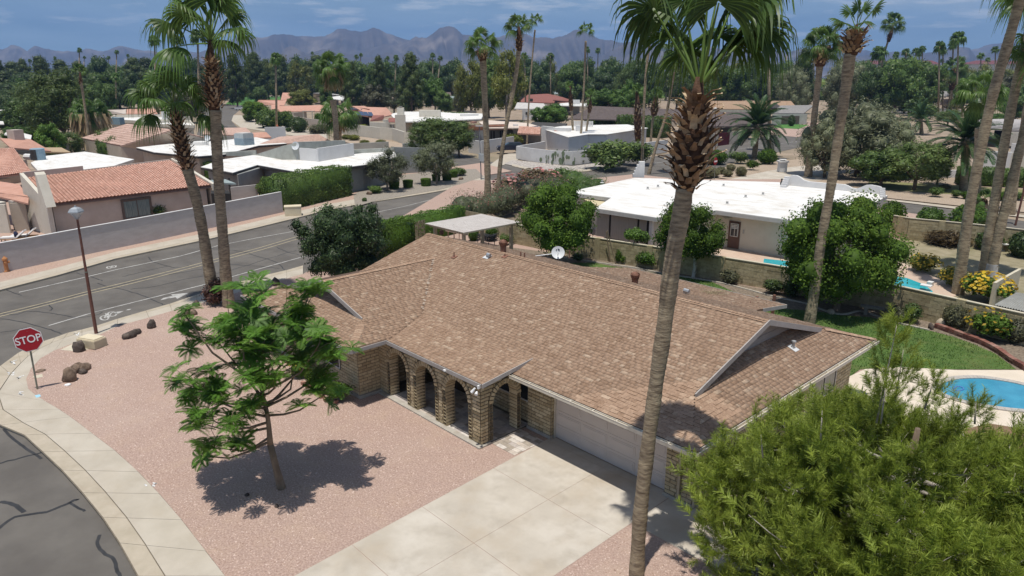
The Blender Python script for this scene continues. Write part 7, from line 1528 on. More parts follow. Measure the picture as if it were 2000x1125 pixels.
for px, py, w_, h_, kd, sh, lb in [(531,249,62,34,'broad','round','long oval clipped hedge shrub by the far hydrant'),(562,248,26,30,'broad','round','upright oval clipped shrub, left of a dark ball shrub'),(585,258,34,28,'dark','round','dark ball clipped shrub by the pinkish wall'),(564,257,12,8,'dark','round','small low ball shrub by the dark ball shrub'),(622,260,48,22,'grey','spiky','blue grey agave clump along the pinkish wall'),(502,232,60,32,'broad','loose','bushy green shrub over the far parked cars'),(486,236,22,14,'feathery','round','small round shrub at the pavement of the far bend'),(512,236,24,16,'dark','round','dark round shrub before the salmon roofed house'),
     (590,228,16,22,'citrus','loose','green shrub against the tan wall by the trellis'),(625,242,26,24,'citrus','loose','green shrub just right of the slatted trellis'),(700,242,22,34,'yellowgreen','loose','yellow flowering tall bush by the solar house'),(708,254,36,12,'yellowgreen','loose','yellow flowering low bush on the white wall'),(677,272,24,12,'yellowgreen','spiky','first grassy clump on the verge, nearest the thick palm'),(692,274,26,14,'yellowgreen','spiky','second grassy clump along the white wall verge'),(712,281,22,10,'yellowgreen','spiky','third grassy clump along the white wall verge'),(744,282,24,12,'yellowgreen','spiky','last grassy clump along the white wall verge'),(768,262,22,14,'yellowgreen','loose','green shrub before the cream chimney block')]: Sh(px, py, w_, h_, kd, sh, lb)
sheet('verge', [G(*q,-.05) for q in [(640,262),(670,276),(720,290),(790,292),(860,288),(850,283),(790,281),(742,272),(668,262)]], -.05, m_grav2); sheet('street_corner', [G(*q,-.1) for q in [(456,225),(452,236),(470,249),(560,263),(640,275),(640,256),(560,246),(500,232),(470,225)]], -.09, m_walk)
sheet('park_lawn', [G(*q,-.1) for q in [(440,204),(480,206),(560,200),(560,188),(455,190)]], -.10, mat('park_grass', (.06,.16,.03), (.09,.20,.045), scale=.5))
house('tile_gable_row', 'row of faded pink tile gables behind the white flat roof', [([(395,262,3.),(480,264,3.),(490,258,3.6),(480,249,4.6),(400,250,4.6)], m_clay2, .2), ([(455,271,3.),(530,268,3.),(520,258,4.4),(470,260,4.4)], m_redroof if False else m_clay3, .2), ([(500,283,3.),(648,276,3.),(622,262,4.6),(545,267,4.6)], m_clay2, .2)], [((520,284),(560,283),3.4,m_whitest)])
t = flat_house('flat_roof_house', 'white parapet house with a chimney behind the tan gable house', [(212,238),(300,243),(350,240),(340,228),(225,230)], 3.4, m_w=m_cream, parapet=.6); plane(t, [(247,222,3.6),(308,222,3.6),(302,212,4.6),(247,213,4.6)], m_clay3); plane(t, [(208,222,3.6),(246,222,3.6),(246,213,4.6),(210,214,4.6)], m_pinkst); part('chimney', MB().cbox(G(327,238,3), 1.6,1.6,2.2), m_whitest, t); part('roof_screen', MB().cbox(G(230,243,3.2), 2.6,1.2,1.4, .5), m_acb, t); wallpx(t, (280,258), (375,258), 3.6, m_cream)
flat_house('flat_roof_house', 'white parapet wing right behind the left palm stems', [(275,246),(380,250),(372,240),(290,237)], 3.6, m_w=m_cream, parapet=.5)
house('salmon_house', 'salmon roof peeping over trees left of the twin palms', [([(236,178,3.),(300,179,3.),(292,160,5.),(245,163,5.)], m_clay3, .3), ([(195,167,4.),(212,170,4.),(206,158,5.5),(198,158,5.5)], m_clay3, .3)], [((236,190),(268,190),3.,m_cream)]); house('white_villa', 'two storey white villa with a red roof in the left tree line', [([(175,137,5.6),(200,140,5.6),(196,133,6.6),(178,133,6.6)], m_redroof, .3)], [((176,158),(201,158),5.6,m_whitest)]); house('salmon_house', 'salmon and grey roof ends at the left frame edge', [([(-30,178,3.),(32,172,3.),(14,164,4.4),(-30,164,4.4)], m_clay3, .3), ([(10,180,3.),(36,178,3.),(30,166,4.4),(18,170,4.4)], m_greyroof, .2), ([(-20,190,3.),(20,190,3.),(14,184,3.4),(-20,184,3.4)], m_clay3, .2)], [((-20,200),(20,199),2.8,m_cream)])
house('flat_roof_house', 'small white roofs among trees at the left edge', [([(-10,216,3.),(26,216,3.),(22,208,3.),(-10,209,3.)], m_wroof2, .2), ([(46,240,3.),(64,241,3.),(60,236,3.),(46,236,3.)], m_wroof2, .2), ([(-5,242,3.),(8,242,3.),(6,236,3.),(-5,236,3.)], m_wroof2, .2)], [((-10,252),(8,252),2.6,m_tan),((26,256),(66,254),2.6,m_tan)])
house('white_villa', 'white two storey houses among the trees behind the thick palm', [([(546,160,5.),(580,160,5.),(576,152,5.8),(550,152,5.8)], m_whitest, .3)], [((548,170),(580,170),5.,m_whitest)]); house('flat_roof_house', 'pale flat roof behind the thick fan palm', [([(612,188,3.),(672,196,3.),(672,186,3.4),(640,182,3.4),(612,181,3.4)], m_wroof2, .3)], [((612,198),(660,204),2.8,m_tan)])
house('slate_house', 'house with a teal grey roof and white chimney between the dark trees', [([(875,203,3.),(890,203,3.),(888,188,4.8),(872,187,4.8)], m_slate, .2), ([(868,188,4.8),(882,188,4.8),(880,180,5.6),(868,180,5.6)], m_brownfr, .2)], [((872,216),(892,216),2.8,m_dkfas),((874,184),(880,184),6.,m_whitest)])
# right of centre: white garage house, red and brown roofs
t = house('white_block_house', 'white house with three small square windows under the dark red roof', [([(1005,212,4.4),(1070,213,4.4),(1062,202,5.4),(1010,200,5.4)], mat('pale_roof', (.45,.43,.41), (.52,.5,.48), scale=1), .25)], [((1020,233),(1068,233),4.4,m_whitest)])
for x in (1036,1042.5,1049): on_wall(t, x, x+3.6, 2.2, 3.2, (P3((1020,233),0), P3((1068,233),0)), m_dkfas, out=.1)
on_wall(t, 1026, 1029.5, 1.4, 2.2, (P3((1020,233),0), P3((1068,233),0)), m_dkfas, out=.1); on_wall(t, 1032, 1040, 4.6, 5.6, (P3((1020,226),0), P3((1068,226),0)), m_dkfas, out=.1)
house('red_roof_house', 'house with a dark red hip roof behind the white garage house', [([(1014,199,3.4),(1090,201,3.4),(1126,199,3.2),(1100,190,4.6),(1070,183,5.6),(1030,185,5.6)], m_redroof, .3), ([(1080,195,4.6),(1125,199,3.2),(1126,194,3.6),(1095,189,4.8)], m_redroof, .3)], [((1014,214),(1125,212),2.8,m_tan)])
house('tan_roof_house', 'orange tan hip roof behind the dark red roof', [([(1006,186,3.),(1068,186,3.),(1050,174,5.),(1012,172,5.)], m_clay3 if False else mat('orange_tan_roof', (.38,.22,.14), (.43,.26,.18), scale=2), .3)], [((1006,196),(1060,196),2.8,m_tan)]); house('slate_house', 'teal grey roof beside the orange tan roof', [([(1066,183,3.),(1110,183,3.),(1100,172,4.6),(1078,172,4.6)], m_slate, .3)], [((1066,192),(1110,192),2.8,m_tan)])
house('flat_roof_house', 'long flat roof with a white chimney stack behind the picket roof', [([(1090,206,3.2),(1150,207,3.2),(1150,202,3.2),(1095,200,3.2)], m_wroof2, .25)], [((1118,222),(1132,222),4.8,m_whitest),((1130,216),(1150,216),3.2,m_tan)])
house('dark_roof_house', 'long low house with a dark brown shingle roof behind the picket roof', [([(1108,232,2.8),(1345,236,2.8),(1330,214,4.8),(1160,207,4.8)], m_darkroof, .25), ([(1225,228,3.6),(1270,226,3.6),(1250,215,4.9)], m_darkroof, .3), ([(1290,232,3.4),(1325,228,3.4),(1306,219,4.6)], m_darkroof, .3)], [((1150,246),(1340,246),2.6,m_tan)])
t = house('dark_roof_house', 'house with a dark purple brown roof and a maroon gate', [([(1370,247,2.9),(1438,246,2.9),(1500,244,2.9),(1470,219,5.),(1375,218,5.)], m_darkroof, .25)], [((1370,268),(1440,265),2.8,m_tan),((1440,266),(1500,262),2.8,m_tan)])
on_wall(t, 1402, 1424, .3, 2.6, (P3((1370,268),0), P3((1440,265),0)), m_dark, 'opening_shade', out=.1)  # near-black panel on the solid wall, painted as the shade inside an opening
t = thing('garden_wall', 'tan street wall with a maroon solid gate before the dark roofed house', 'wall', G(1400,285,0)); wallpx(t, (1368,288), (1402,284), 2.3, m_tan, .3, 'wall_panel'); wallpx(t, (1424,281), (1460,277), 2.3, m_tan, .3, 'wall_panel'); wallpx(t, (1402,284), (1424,281), 2.25, mat('maroon_paint', (.09,.015,.02)), .15, 'gate')
house('tan_roof_house', 'long tan brown roofed ranch house with two small gables', [([(1374,212,2.9),(1560,214,2.9),(1545,197,4.9),(1390,197,4.9)], m_brownroof, .25), ([(1437,208,3.4),(1480,209,3.4),(1458,200,4.7)], m_dkfas, .3), ([(1498,210,3.4),(1530,211,3.4),(1513,200,4.8)], m_dkfas, .3)], [((1392,222),(1500,222),2.7,m_greygreen)])
t = house('grey_roof_house', 'grey roofed house with a wide brown garage door', [([(1505,221,2.9),(1570,221,2.9),(1590,205,4.2),(1525,206,4.6)], m_greyroof, .25)], [((1508,243),(1575,242),2.7,m_greygreen)]); on_wall(t, 1519, 1553, .1, 2.2, (P3((1508,243),0), P3((1575,242),0)), m_brownfr, 'garage_door', out=.1)
house('tan_roof_house', 'two storey tan roof among trees behind the long ranch house', [([(1398,190,4.),(1440,192,4.),(1436,180,5.6),(1398,180,5.6)], m_brownroof, .3), ([(1320,196,3.4),(1350,196,3.4),(1345,180,5.),(1325,182,5.)], m_brownroof, .3)], [((1320,205),(1350,205),3.2,m_cream),((1404,200),(1440,200),3.2,m_tan)]); house('brown_gable_house', 'brown gabled house far down the street behind thin palms', [([(1814,188,3.),(1870,188,3.),(1860,178,4.6),(1830,178,4.6)], m_greyroof, .3), ([(1850,186,3.),(1912,186,3.),(1900,176,4.6),(1865,176,4.6)], mat('taupe_roof', (.24,.19,.15), (.29,.23,.18), scale=2), .3)], [((1812,205),(1836,205),2.8,m_pinkst),((1836,205),(1885,203),2.6,m_brownfr)])
house('tan_roof_house', 'small tan wall house by the tamarisk tree', [([(1500,190,3.6),(1560,190,3.6),(1555,186,3.6),(1500,186,3.6)], m_tan, .2)], [((1562,204),(1585,203),3.4,m_tan)])
for px, w_, lb in [(1705,60,'maroon roofed building on the ridge behind left of the flat hill'),(1805,30,'maroon roof end near the flat topped hill'),(1920,90,'wide maroon roofed building on the right skyline'),(1985,60,'maroon roofed building at the right frame edge')]:
    b = G(px, 168, 0); k = dep(b)/FPX; t = thing('maroon_roof_building', lb, 'building', b); hb_ = A(px, 121, b).z; w2 = w_*k/2; part('wall', MB().cbox(b, w2*2*.94, 26, hb_-3, YAW), m_cream, t); ux, uy = RGT*w2, FH*15
    part('roof', MB().add([b-ux-uy+V(0,0,hb_-3), b+ux-uy+V(0,0,hb_-3), b+ux+uy+V(0,0,hb_-3), b-ux+uy+V(0,0,hb_-3), b-ux*.5+V(0,0,hb_+2), b+ux*.5+V(0,0,hb_+2)], [(0,1,5,4),(2,3,4,5),(1,2,5),(3,0,4),(3,2,1,0)]), mat('maroon_tile', (.13,.045,.045), (.17,.065,.06), scale=.5), t)
# right: white house with a stone chimney, hedges, verge
t = thing('white_block_house', 'white house with a stacked stone chimney and grey flat roof at right', 'house', G(1950,300,0)); plane(t, [(1880,247,3.4),(2100,258,3.4),(2100,238,3.6),(1960,232,3.6),(1890,234,3.6)], mat('ribbed_grey_roof', (.36,.335,.33), (.43,.40,.39), scale=3), .4, up=0)
for i in range(7): p = [P3((1885+3*i,246-2*i,3.45)), P3((2100,257-2.6*i,3.45))]; part('roof_rib', MB().tube([p[0]+V(0,0,.05), p[1]+V(0,0,.05)], .10, 4), m_greyroof, t)
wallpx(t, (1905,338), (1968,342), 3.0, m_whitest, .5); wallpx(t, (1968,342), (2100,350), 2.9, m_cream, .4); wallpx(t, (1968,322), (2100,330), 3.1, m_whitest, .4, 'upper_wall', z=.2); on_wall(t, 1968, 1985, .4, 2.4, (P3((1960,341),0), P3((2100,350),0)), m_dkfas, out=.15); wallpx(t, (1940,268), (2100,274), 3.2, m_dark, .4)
for k in range(14): part('stone_course', MB().cbox(G(1990,300,0)+V(0,0,1.2+.17*k), 3.2+.1*(k % 3),.6,.15, .15), mat('pale_stone', (.5,.46,.4), (.6,.56,.5), scale=4), t)
p = A(1949,321,G(1949,341,0)); whole('wall_shell', MB().lathe(p, [(.3,0),(.34,.1),(.2,.4),(.02,.45)], 10), m_dkfas, 'x', 'x', p) if False else None
hedge('broad', [G(1868,358,-.05), G(2060,366,-.05)], 2.2, 2.0, 'long dark hedge before the white house at right', 4200, .2,.12); wallpx(t, (1700,347), (1900,344), .8, m_whitest, .3, 'low_wall')
sheet('verge_lawn', [G(*q,-.06) for q in [(1690,352),(1870,362),(2060,374),(2060,392),(1900,382),(1700,368)]], -.07, mat('pale_grass', (.17,.17,.07), (.24,.23,.11), scale=.8)); sheet('verge', [G(*q,-.06) for q in [(1690,368),(1900,382),(2060,392),(2060,420),(1860,400),(1730,386)]], -.075, m_grav2); sheet('side_pavement', [G(*q,-.06) for q in [(1730,388),(1860,403),(2060,427),(2060,432),(1860,407),(1730,391)]], -.06, m_walk)
sheet('verge', [G(*q,-.05) for q in [(1390,345),(1470,325),(1560,310),(1640,316),(1700,345),(1690,380),(1560,352),(1440,352)]], -.05, m_grav2); sheet('driveway', [G(*q,-.04) for q in [(1425,350),(1500,334),(1545,326),(1600,322),(1640,335),(1620,350),(1560,356)]], -.04, m_conc); sheet('verge', [G(*q,-.1) for q in [(1495,262),(1560,268),(1600,250),(1620,236),(1560,238),(1500,248)]], -.1, m_grav); sheet('street_lawn', [G(*q,-.09) for q in [(1505,249),(1560,252),(1580,244),(1525,241)]], -.085, mat('park_grass', (.06,.16,.03)))
t = thing('gate_pillar', 'white gate pillar with a cap beside the pale driveway', 'pillar', G(1527,335,0)); part('shaft', MB().cbox(G(1527,335,0), 1.0,1.0,1.3, .8), m_whitest, t); part('cap', MB().cbox(G(1527,335,0)+V(0,0,1.3), 1.3,1.3,.18, .8), m_whitest, t); part('bowl', MB().lathe(G(1527,335,0)+V(0,0,1.48), [(.2,0),(.45,.15),(.5,.2),(.05,.21)], 12), m_whitest, t)
for px, py, w_, h_, kd, sh, lb in [(1398,320,44,26,'citrus','round','round green shrub left behind the small stop sign'),(1442,318,42,26,'broad','loose','loose green shrub in the middle of the right verge'),(1468,332,26,22,'citrus','loose','small green shrub before the date palm trunk'),(1497,320,38,28,'citrus','round','round dark green shrub right of the date palm trunk'),(1390,345,30,17,'sage','round','sage ball shrub left of the small stop sign'),(1408,340,20,14,'sage','round','sage ball shrub just behind the small stop sign'),(1427,334,18,13,'sage','round','farthest sage ball shrub on the right verge'),(1421,345,20,13,'sage','round','nearest sage ball shrub on the right verge'),(1447,344,22,18,'sage','round','tallest sage ball shrub on the right verge'),(1378,348,30,16,'sage','round','sage ball shrub touching the tall palm boots'),
     (1545,246,14,20,'dark','round','small dark tree shaped shrub by the pink verge'),(1541,233,22,16,'broad','loose','green shrubs beside the brown garage door'),(1830,384,30,20,'broad','loose','green verge shrub left of the clipped pair'),(1868,386,26,18,'broad','loose','dark green verge shrub under the mesquite'),(1890,388,26,15,'citrus','round','flat topped clipped shrub on the side verge, left'),(1962,392,26,18,'citrus','round','flat topped clipped shrub on the side verge, right'),(1985,390,36,18,'broad','loose','long green shrub at the right of the side verge'),(1845,372,30,14,'sage','loose','pale green low shrub in the tree shade'),
     (1800,212,40,16,'grey','loose','low grey shrubs along the far lawn'),(1855,214,40,12,'brown','loose','reddish shrubs along the far wall'),(1795,236,70,44,'broad','loose','bushy green clump above the tamarisk'),(1665,264,40,28,'broad','loose','green shrub behind the tamarisk left side')]: Sh(px, py, w_, h_, kd, sh, lb)
T(1672,345,192,190,'tamarisk','huge grey green tamarisk tree behind the scalloped parapet',v=0); T(1610,348,225,110,'tamarisk','left part of the grey green tamarisk pair, lower',v=1); T(1735,345,235,120,'tamarisk','right grey green tamarisk leaning over the shaded verge',v=2); T(1785,372,276,140,'feathery','low spreading green mesquite shading the side verge'); T(1720,366,290,120,'broad','dark spreading tree in the shade behind the parapet'); T(1830,360,300,70,'feathery','small feathery mesquite right of the spreading one')
T(1075,247,202,74,'lime','bright green round tree beside the white garage house'); T(1060,247,214,44,'citrus','darker green shrub tree left of the bright round tree'); T(1190,236,172,90,'lime','large bright green tree behind the long dark roof',v=1); T(1235,232,155,60,'lime','bright green tree behind the dark roof, right of the larger one'); T(1190,252,214,60,'citrus','green citrus hedge tree with white blossoms by the picket roof'); T(1160,250,222,44,'citrus','lower green citrus by the picket roof'); hedge('broad', [G(1212,262,0), G(1300,268,0)], 4, 4.2, 'tall green hedge behind the white garage house', 4200, .3,.18)
T(175,300,215,0.1,'broad','x') if False else None
T(60,268,195,90,'broad','dark green round tree at far left behind the orange tile roof'); T(25,262,208,64,'dark','dark tree at the left edge above the white roofs'); T(130,286,140,150,'feathery','tall dark feathery tree filling the left middle'); T(95,262,158,100,'feathery','feathery green tree left of the tall dark one'); T(105,318,240,60,'lime','yellow green bushy tree behind the blue air conditioner'); T(215,308,255,70,'feathery','spreading mesquite beside the tan gable wall'); T(135,312,258,70,'feathery','feathery green shrub tree left of the skirted palm'); T(235,212,164,100,'dark','round dark tree cluster above the salmon parapet'); T(215,205,150,70,'broad','green tree behind the white villa'); T(375,240,165,74,'grey','grey dusty tree behind the twin palms'); T(50,285,245,70,'lime','low yellow green bushes left of the chimney',cat='tree')
T(590,216,176,62,'yellowgreen','yellow green rounded tree among the salmon roofs'); T(520,190,156,60,'broad','broad green trees at the park edge'); T(510,205,168,34,'broad','small park tree beside the bend'); T(470,200,160,26,'broad','slim park tree at the lawn'); T(500,238,196,50,'citrus','bushy tree over the far parked cars')
T(735,222,166,66,'grey','grey green tree behind the solar house'); T(770,222,175,60,'olive','grey olive tree behind the chimney block'); T(800,224,190,60,'feathery','light green tree behind the white parapet block'); T(850,222,150,60,'lime','green tree right of the great dark pine'); T(868,226,180,50,'broad','dark round tree before the teal roof'); T(640,225,168,30,'broad','green tree hugging the thick fan palm')
sm = [(208,306,'dark'),(240,308,'dark'),(275,312,'broad'),(300,312,'broad'),(330,318,'broad'),(190,300,'broad'),(352,330,'broad')]
hedge('broad', [G(195,318,0), G(330,312,0)], 2.5, 3.2, 'row of upright green bushes before the tan gable wall', 3600, .3,.12, rough=.25); hedge('citrus', [G(392,345,0), G(455,362,0)], 1.6, 2.2, 'green hedge between the tile house and the grey house', 2600, .18,.12)
hedge('dark', [G(870,240,0), G(905,243,0)], 3, 3, 'dark hedge behind the picket screened roof', 1200, .4,.25)
t = thing('golf_shelter', 'low dark canopy seen beyond the white picket roof', 'canopy', G(928,230,0)); plane(t, [(905,219,2.6),(930,219,2.6),(930,216,2.8),(908,216,2.8)], m_dkfas, .2)
for x in (908,927): part('post', MB().cbox(G(x,228,0), .2,.2,2.6), m_patch, t)
t = thing('carport', 'long dark flat canopy behind the white garage house', 'carport', G(1060,250,0)); plane(t, [(1032,247,2.8),(1100,250,2.8),(1108,241,2.9),(1040,238,2.9)], m_dkfas, .3)
# ------------------------------------------------------------------ palms of the neighbourhood
def mid_palm(label, tr, by, wpx, head, counts=(2,3,4,4,4,3,1), bt=None, skirt=None, r=.2, fs=None, base=None, dy=0):
    b = G(tr[0][0], by, -.1) if base is None else base; k = dep(b)/FPX; sc = wpx/2*k/2.3
    bt2 = None
    if bt: (x0, y0), (x1, y1), rp, n = bt; bt2 = ((x0, y0, rp*k), (x1, y1, rp*k*.8), n, rp*k*2.4, rp*k*.2)
    rr = [r*1.25, r, r*.92, r*.9, r]
    return palm('fan_palm', label, [(tr[0][0], by)]+list(tr[1:]), b, rr, head, fs or fsM, counts, sc, bt=bt2, skirt=(skirt[0]*k, skirt[1]*k, skirt[2]) if skirt else None)
def date_palm(label, bx, by, hx, hy, wpx, counts, r=.3, sc0=1., trunk_top=None):
    b = G(bx, by, -.1); k = dep(b)/FPX; L = wpx/2*k*1.12; fs = feather_set(3.2, 'date', .075, .55); t = thing('date_palm', label, 'palm tree', b); h = A(hx, hy, b)
    part('trunk', ringed_trunk([b, lerp(b,h,.5), h], [r*1.1, r, r*1.05]), m_palmbark, t, smooth=True); add_fronds(t, h, fs, counts, L/3.0); return t
mid_palm('reddish stemmed fan palm, left of a close pair beyond the pergola', [(953,418),(952,330),(948,220),(944,130),(943,112)], 418, 80, (943,92), (1,3,4,4,3,2,0), bt=((943,116),(942,96),8,40), r=.30)
mid_palm('slim leaning fan palm, right of a close pair beyond the pergola', [(972,416),(976,330),(988,250),(1000,190),(1010,130),(1014,85)], 416, 58, (1013,52), (1,3,4,4,3,2,0), bt=((1014,96),(1014,70),6,36), r=.20)
mid_palm('very thin tall palm behind the white curved wall', [(1029,284),(1033,200),(1040,110),(1045,58)], 284, 34, (1046,40), (1,2,3,3,3,1,0), r=.16)
mid_palm('thick fan palm with a brown skirt behind the grey house', [(657,336),(657,280),(655,230),(650,195)], 336, 76, (647,132), (2,4,5,5,5,4,3), bt=None, skirt=(22,40,520), r=.42)
mid_palm('shorter ragged fan palm standing behind the thick skirted palm', [(662,320),(663,280),(664,240)], 318, 84, (662,222), (0,2,3,4,5,5,5), skirt=(18,34,260), r=.35)
mid_palm('tall thin palm with a small head against the mountains', [(1132,300),(1136,240),(1141,160),(1144,80)], 300, 36, (1145,58), (1,2,3,3,3,2,0), r=.18)
mid_palm('short palm with an upright narrow head in the corner house yard', [(1121,292),(1118,240),(1115,195)], 292, 24, (1113,168), (3,4,3,2,2,1,0), bt=((1116,212),(1114,185),4,24), r=.22); mid_palm('short leaning palm with a reddish boot by the round gate', [(1141,294),(1146,250),(1151,215)], 294, 30, (1154,186), (3,4,3,2,2,1,0), bt=((1151,216),(1153,205),4,20), r=.2)
mid_palm('palm with a long rough boot covered stem by the tall hedge', [(1246,300),(1246,270),(1245,205)], 296, 34, (1244,178), (4,5,4,3,2,1,0), bt=((1246,272),(1245,205),7,70), r=.22); mid_palm('short thick booted palm right of the long booted one', [(1270,292),(1273,250),(1278,212)], 292, 38, (1282,186), (2,3,4,4,3,1,0), bt=((1277,222),(1280,200),7,30), r=.22)
mid_palm('very tall thin palm rising at the left of the front palm crown', [(1254,326),(1257,230),(1262,140),(1273,58)], 326, 36, (1276,30), (1,2,3,4,3,2,1), r=.20); mid_palm('leaning tall palm whose head hides behind the front palm crown', [(1267,340),(1283,280),(1302,220),(1316,140)], 340, 70, (1326,95), (1,2,4,4,4,3,2), r=.20)
mid_palm('bushy fan palm with a brown collar above the tamarisk', [(1578,346),(1588,250),(1597,170),(1602,118)], 346, 88, (1607,88), (2,4,5,5,4,3,2), bt=((1601,126),(1604,104),11,46), skirt=(20,26,200), r=.42)
mid_palm('tall leaning palm with a neat head on the right skyline', [(1706,222),(1714,170),(1726,110),(1737,72)], 222, 54, (1745,48), (2,3,4,4,4,3,0), bt=((1735,78),(1741,62),4,26), r=.34)
mid_palm('big low fan palm bush with hanging grey leaves at left', [(180,294),(178,270),(176,250)], 294, 76, (174,218), (1,3,5,6,6,6,6), skirt=(36,66,700), r=.40); mid_palm('slim palm with a thin bare stem before the low palm bush', [(176,296),(170,240),(163,190),(158,160)], 298, 34, (156,140), (3,4,3,2,1,1,0), bt=((158,162),(157,152),3,14), r=.22)
mid_palm('fan palm between thin stems down the far right street', [(1848,226),(1854,195),(1861,160)], 226, 52, (1866,132), (1,3,4,5,4,3,2), bt=((1859,172),(1863,152),6,30), r=.3); mid_palm('short bright fan palm with a rough stem above the tamarisk', [(1761,216),(1762,200),(1763,186)], 216, 46, (1767,166), (2,3,4,5,4,2,0), bt=((1761,212),(1763,186),7,46), r=.4)
date_palm('feathery date palm on the right verge beside the street', 1473,308,1480,243,112,(4,8,10,11,11,9,6), .42); date_palm('dark date palm behind the leaning trunks at the right', 1882,372,1886,268,130,(5,9,11,12,12,10,6), .40); date_palm('yellowish date palm behind the salmon parapet at left', 309,232,308,190,70,(3,5,7,8,8,6,3), .45); date_palm('low date palm clump above the tamarisk crown', 1800,262,1798,232,70,(3,5,6,7,6,4,2), .4)
# the leaning group at the right edge
b = G(1871,574,0); palm('fan_palm', 'leaning palm trunk at right with its head above the frame', [(1871,574),(1880,500),(1893,410),(1912,310),(1938,190),(1970,80),(2000,-30)], b, [.35,.30,.27,.26,.26,.25], (2012,-75), fsM, (2,3,4,4,4,2,0), 1.0)
b = G(1922,542,0); palm('fan_palm', 'left of two joined palm trunks with whitewashed feet', [(1922,542),(1930,470),(1945,380),(1962,280),(1982,180),(2010,60)], b, [.35,.30,.27,.26,.26,.25], (2030,-10), fsM, (2,3,4,4,4,2,0), 1.0); o_ = b
b = G(1934,545,0); palm('fan_palm', 'right of two joined palm trunks with whitewashed feet', [(1934,545),(1948,470),(1970,380),(1995,280),(2025,180)], b, [.35,.30,.27,.26,.25], (2050,100), fsM, (2,3,4,4,4,2,0), 1.0)
for nm, bb, tp in (('a', o_, A(1928,512,o_)), ('b', b, A(1938,515,b))): part('whitewash', MB().tube([bb-V(0,0,.05), lerp(bb,tp,.5), tp], [.41,.37,.33], 14), mat('whitewash', (.5,.5,.5), (.36,.34,.32), scale=3), [x for x in bpy.data.objects if x.get('label') == ('left' if nm == 'a' else 'right')+' of two joined palm trunks with whitewashed feet'][0])
b = G(1976,420,-.1); palm('fan_palm', 'thin leaning trunk crossing the far verge at the right edge', [(1700,0),(1985,340),(1998,250),(2020,120)], G(1976,420,-.1), [.3,.26,.25], (2040,60), fsM, (1,3,4,4,4,2,0), .9)
b = G(1921,440,0); t = palm('fan_palm', 'young palm with a dark pointed stem behind the street wall', [(1921,440),(1921,420),(1922,398)], b, [.18,.34,.30], (1924,388), fsM, (3,4,3,2,2,1,0), .42, bt=((1921,432,.2),(1922,392,.32), 40, .6))
b = G(1905,436,0); palm('fan_palm', 'straight thick trunk behind the leaning palms by the street', [(1905,436),(1908,360),(1912,250)], b, [.36,.32,.3], (1915,180), fsM, (1,3,4,4,4,3,1), 1.)
# slim lamp-like stem by the side street
b = G(1983,440,-.1); t = thing('street_lamp', 'slim brown lamp post by the side street at right', 'street lamp', b); part('pole', MB().tube([b, A(1998,380,b), A(2010,300,b)], [.09,.08,.07], 8), m_lamppole, t); part('lamp_head', MB().lathe(A(2010,300,b), [(.08,0),(.35,.2),(.1,.5)], 8), m_patch, t)
# far small palms: a head and a stem each, seen from a long way off
def far_palm(px, hy, wpx, by, lean=0, lb=None, grp='small far palms above the tree line', rs=1.):
    b = G(px-lean, by, -.1); k = dep(b)/FPX; h = A(px, hy, b); o = thing('fan_palm', lb or 'small far fan palm standing above the tree line', 'palm tree', b, grp)
    part('trunk', MB().tube([b, lerp(b,h,.5)+RGT*(-lean*k*.12), h], [.32*rs,.26*rs,.24*rs], 7), m_palmbark, o, smooth=True); c = link('crown', small_crown(int(px)), o, h); s = wpx/2*k/.82; c.scale = (s, s, s*1.05); c.rotation_euler.z = rng.uniform(0,6.28); return o
PALMNAME = []
FP = [(155,97,11,205),(228,101,10,202),(107,113,8,195),(165,112,7,192),(250,108,7,192),(212,112,8,194),(302,78,26,232),(345,80,28,240),(386,70,34,250),(538,113,28,252),(610,103,7,190),(696,110,10,200),(705,107,9,198),(676,116,8,196),(735,115,8,196),(757,113,9,200),(774,112,14,206),(845,108,13,204),(860,113,12,204),(1024,108,16,226),(1075,110,18,210),(1147,96,14,204),(1168,98,13,200),(1160,122,8,192),(1233,113,7,192),(1136,124,7,190),(1538,93,8,196),(1718,103,36,224),(1750,106,15,212),(1770,101,18,214),(1789,100,17,212),(1802,95,16,214),(1796,104,14,210),(1835,90,26,230),(1842,98,20,222),(1862,86,22,226),(1872,73,32,232),(1840,118,9,196),(1916,108,15,205),(1944,96,16,208),(1992,107,14,210),(1930,116,11,198),(1640,95,10,196),(58,118,8,194),(40,160,22,218),(226,150,22,226),(1880,186,20,228),(1907,160,18,222),(1500,36,40,296),(1240,120,7,194),(1590,70,8,210)]
for px, hy, w_, by in FP:
    cmt = {302:'palm head showing above the left twin palm crown',386:'fan palm with a skirt peeping out behind the twin palm crowns',538:'slim palm with a long bare stem near the far street hydrant',1718:'paired palm just left under the tall leaning skyline palm',1835:'first of the palms before the flat topped hill',1872:'tallest of the palms before the flat topped hill',1500:'very thin palm behind the front palm crown at the dark roof',40:'palm with pale dead leaves at the left tree line',226:'short palm with yellowed leaves left of the twin palms',1075:'palm with a round head before the central mountain saddle',1024:'small palm between the pair of stems and the thin palm',345:'second palm head showing right of the left twin palm crown'}.get(px)
    o = far_palm(px, hy, w_, by, lean=rng.uniform(-4,8), lb=cmt, grp=None if cmt else 'small far palms above the tree line')
    if not cmt: PALMNAME.append((o, px, hy, 'small far palm'))

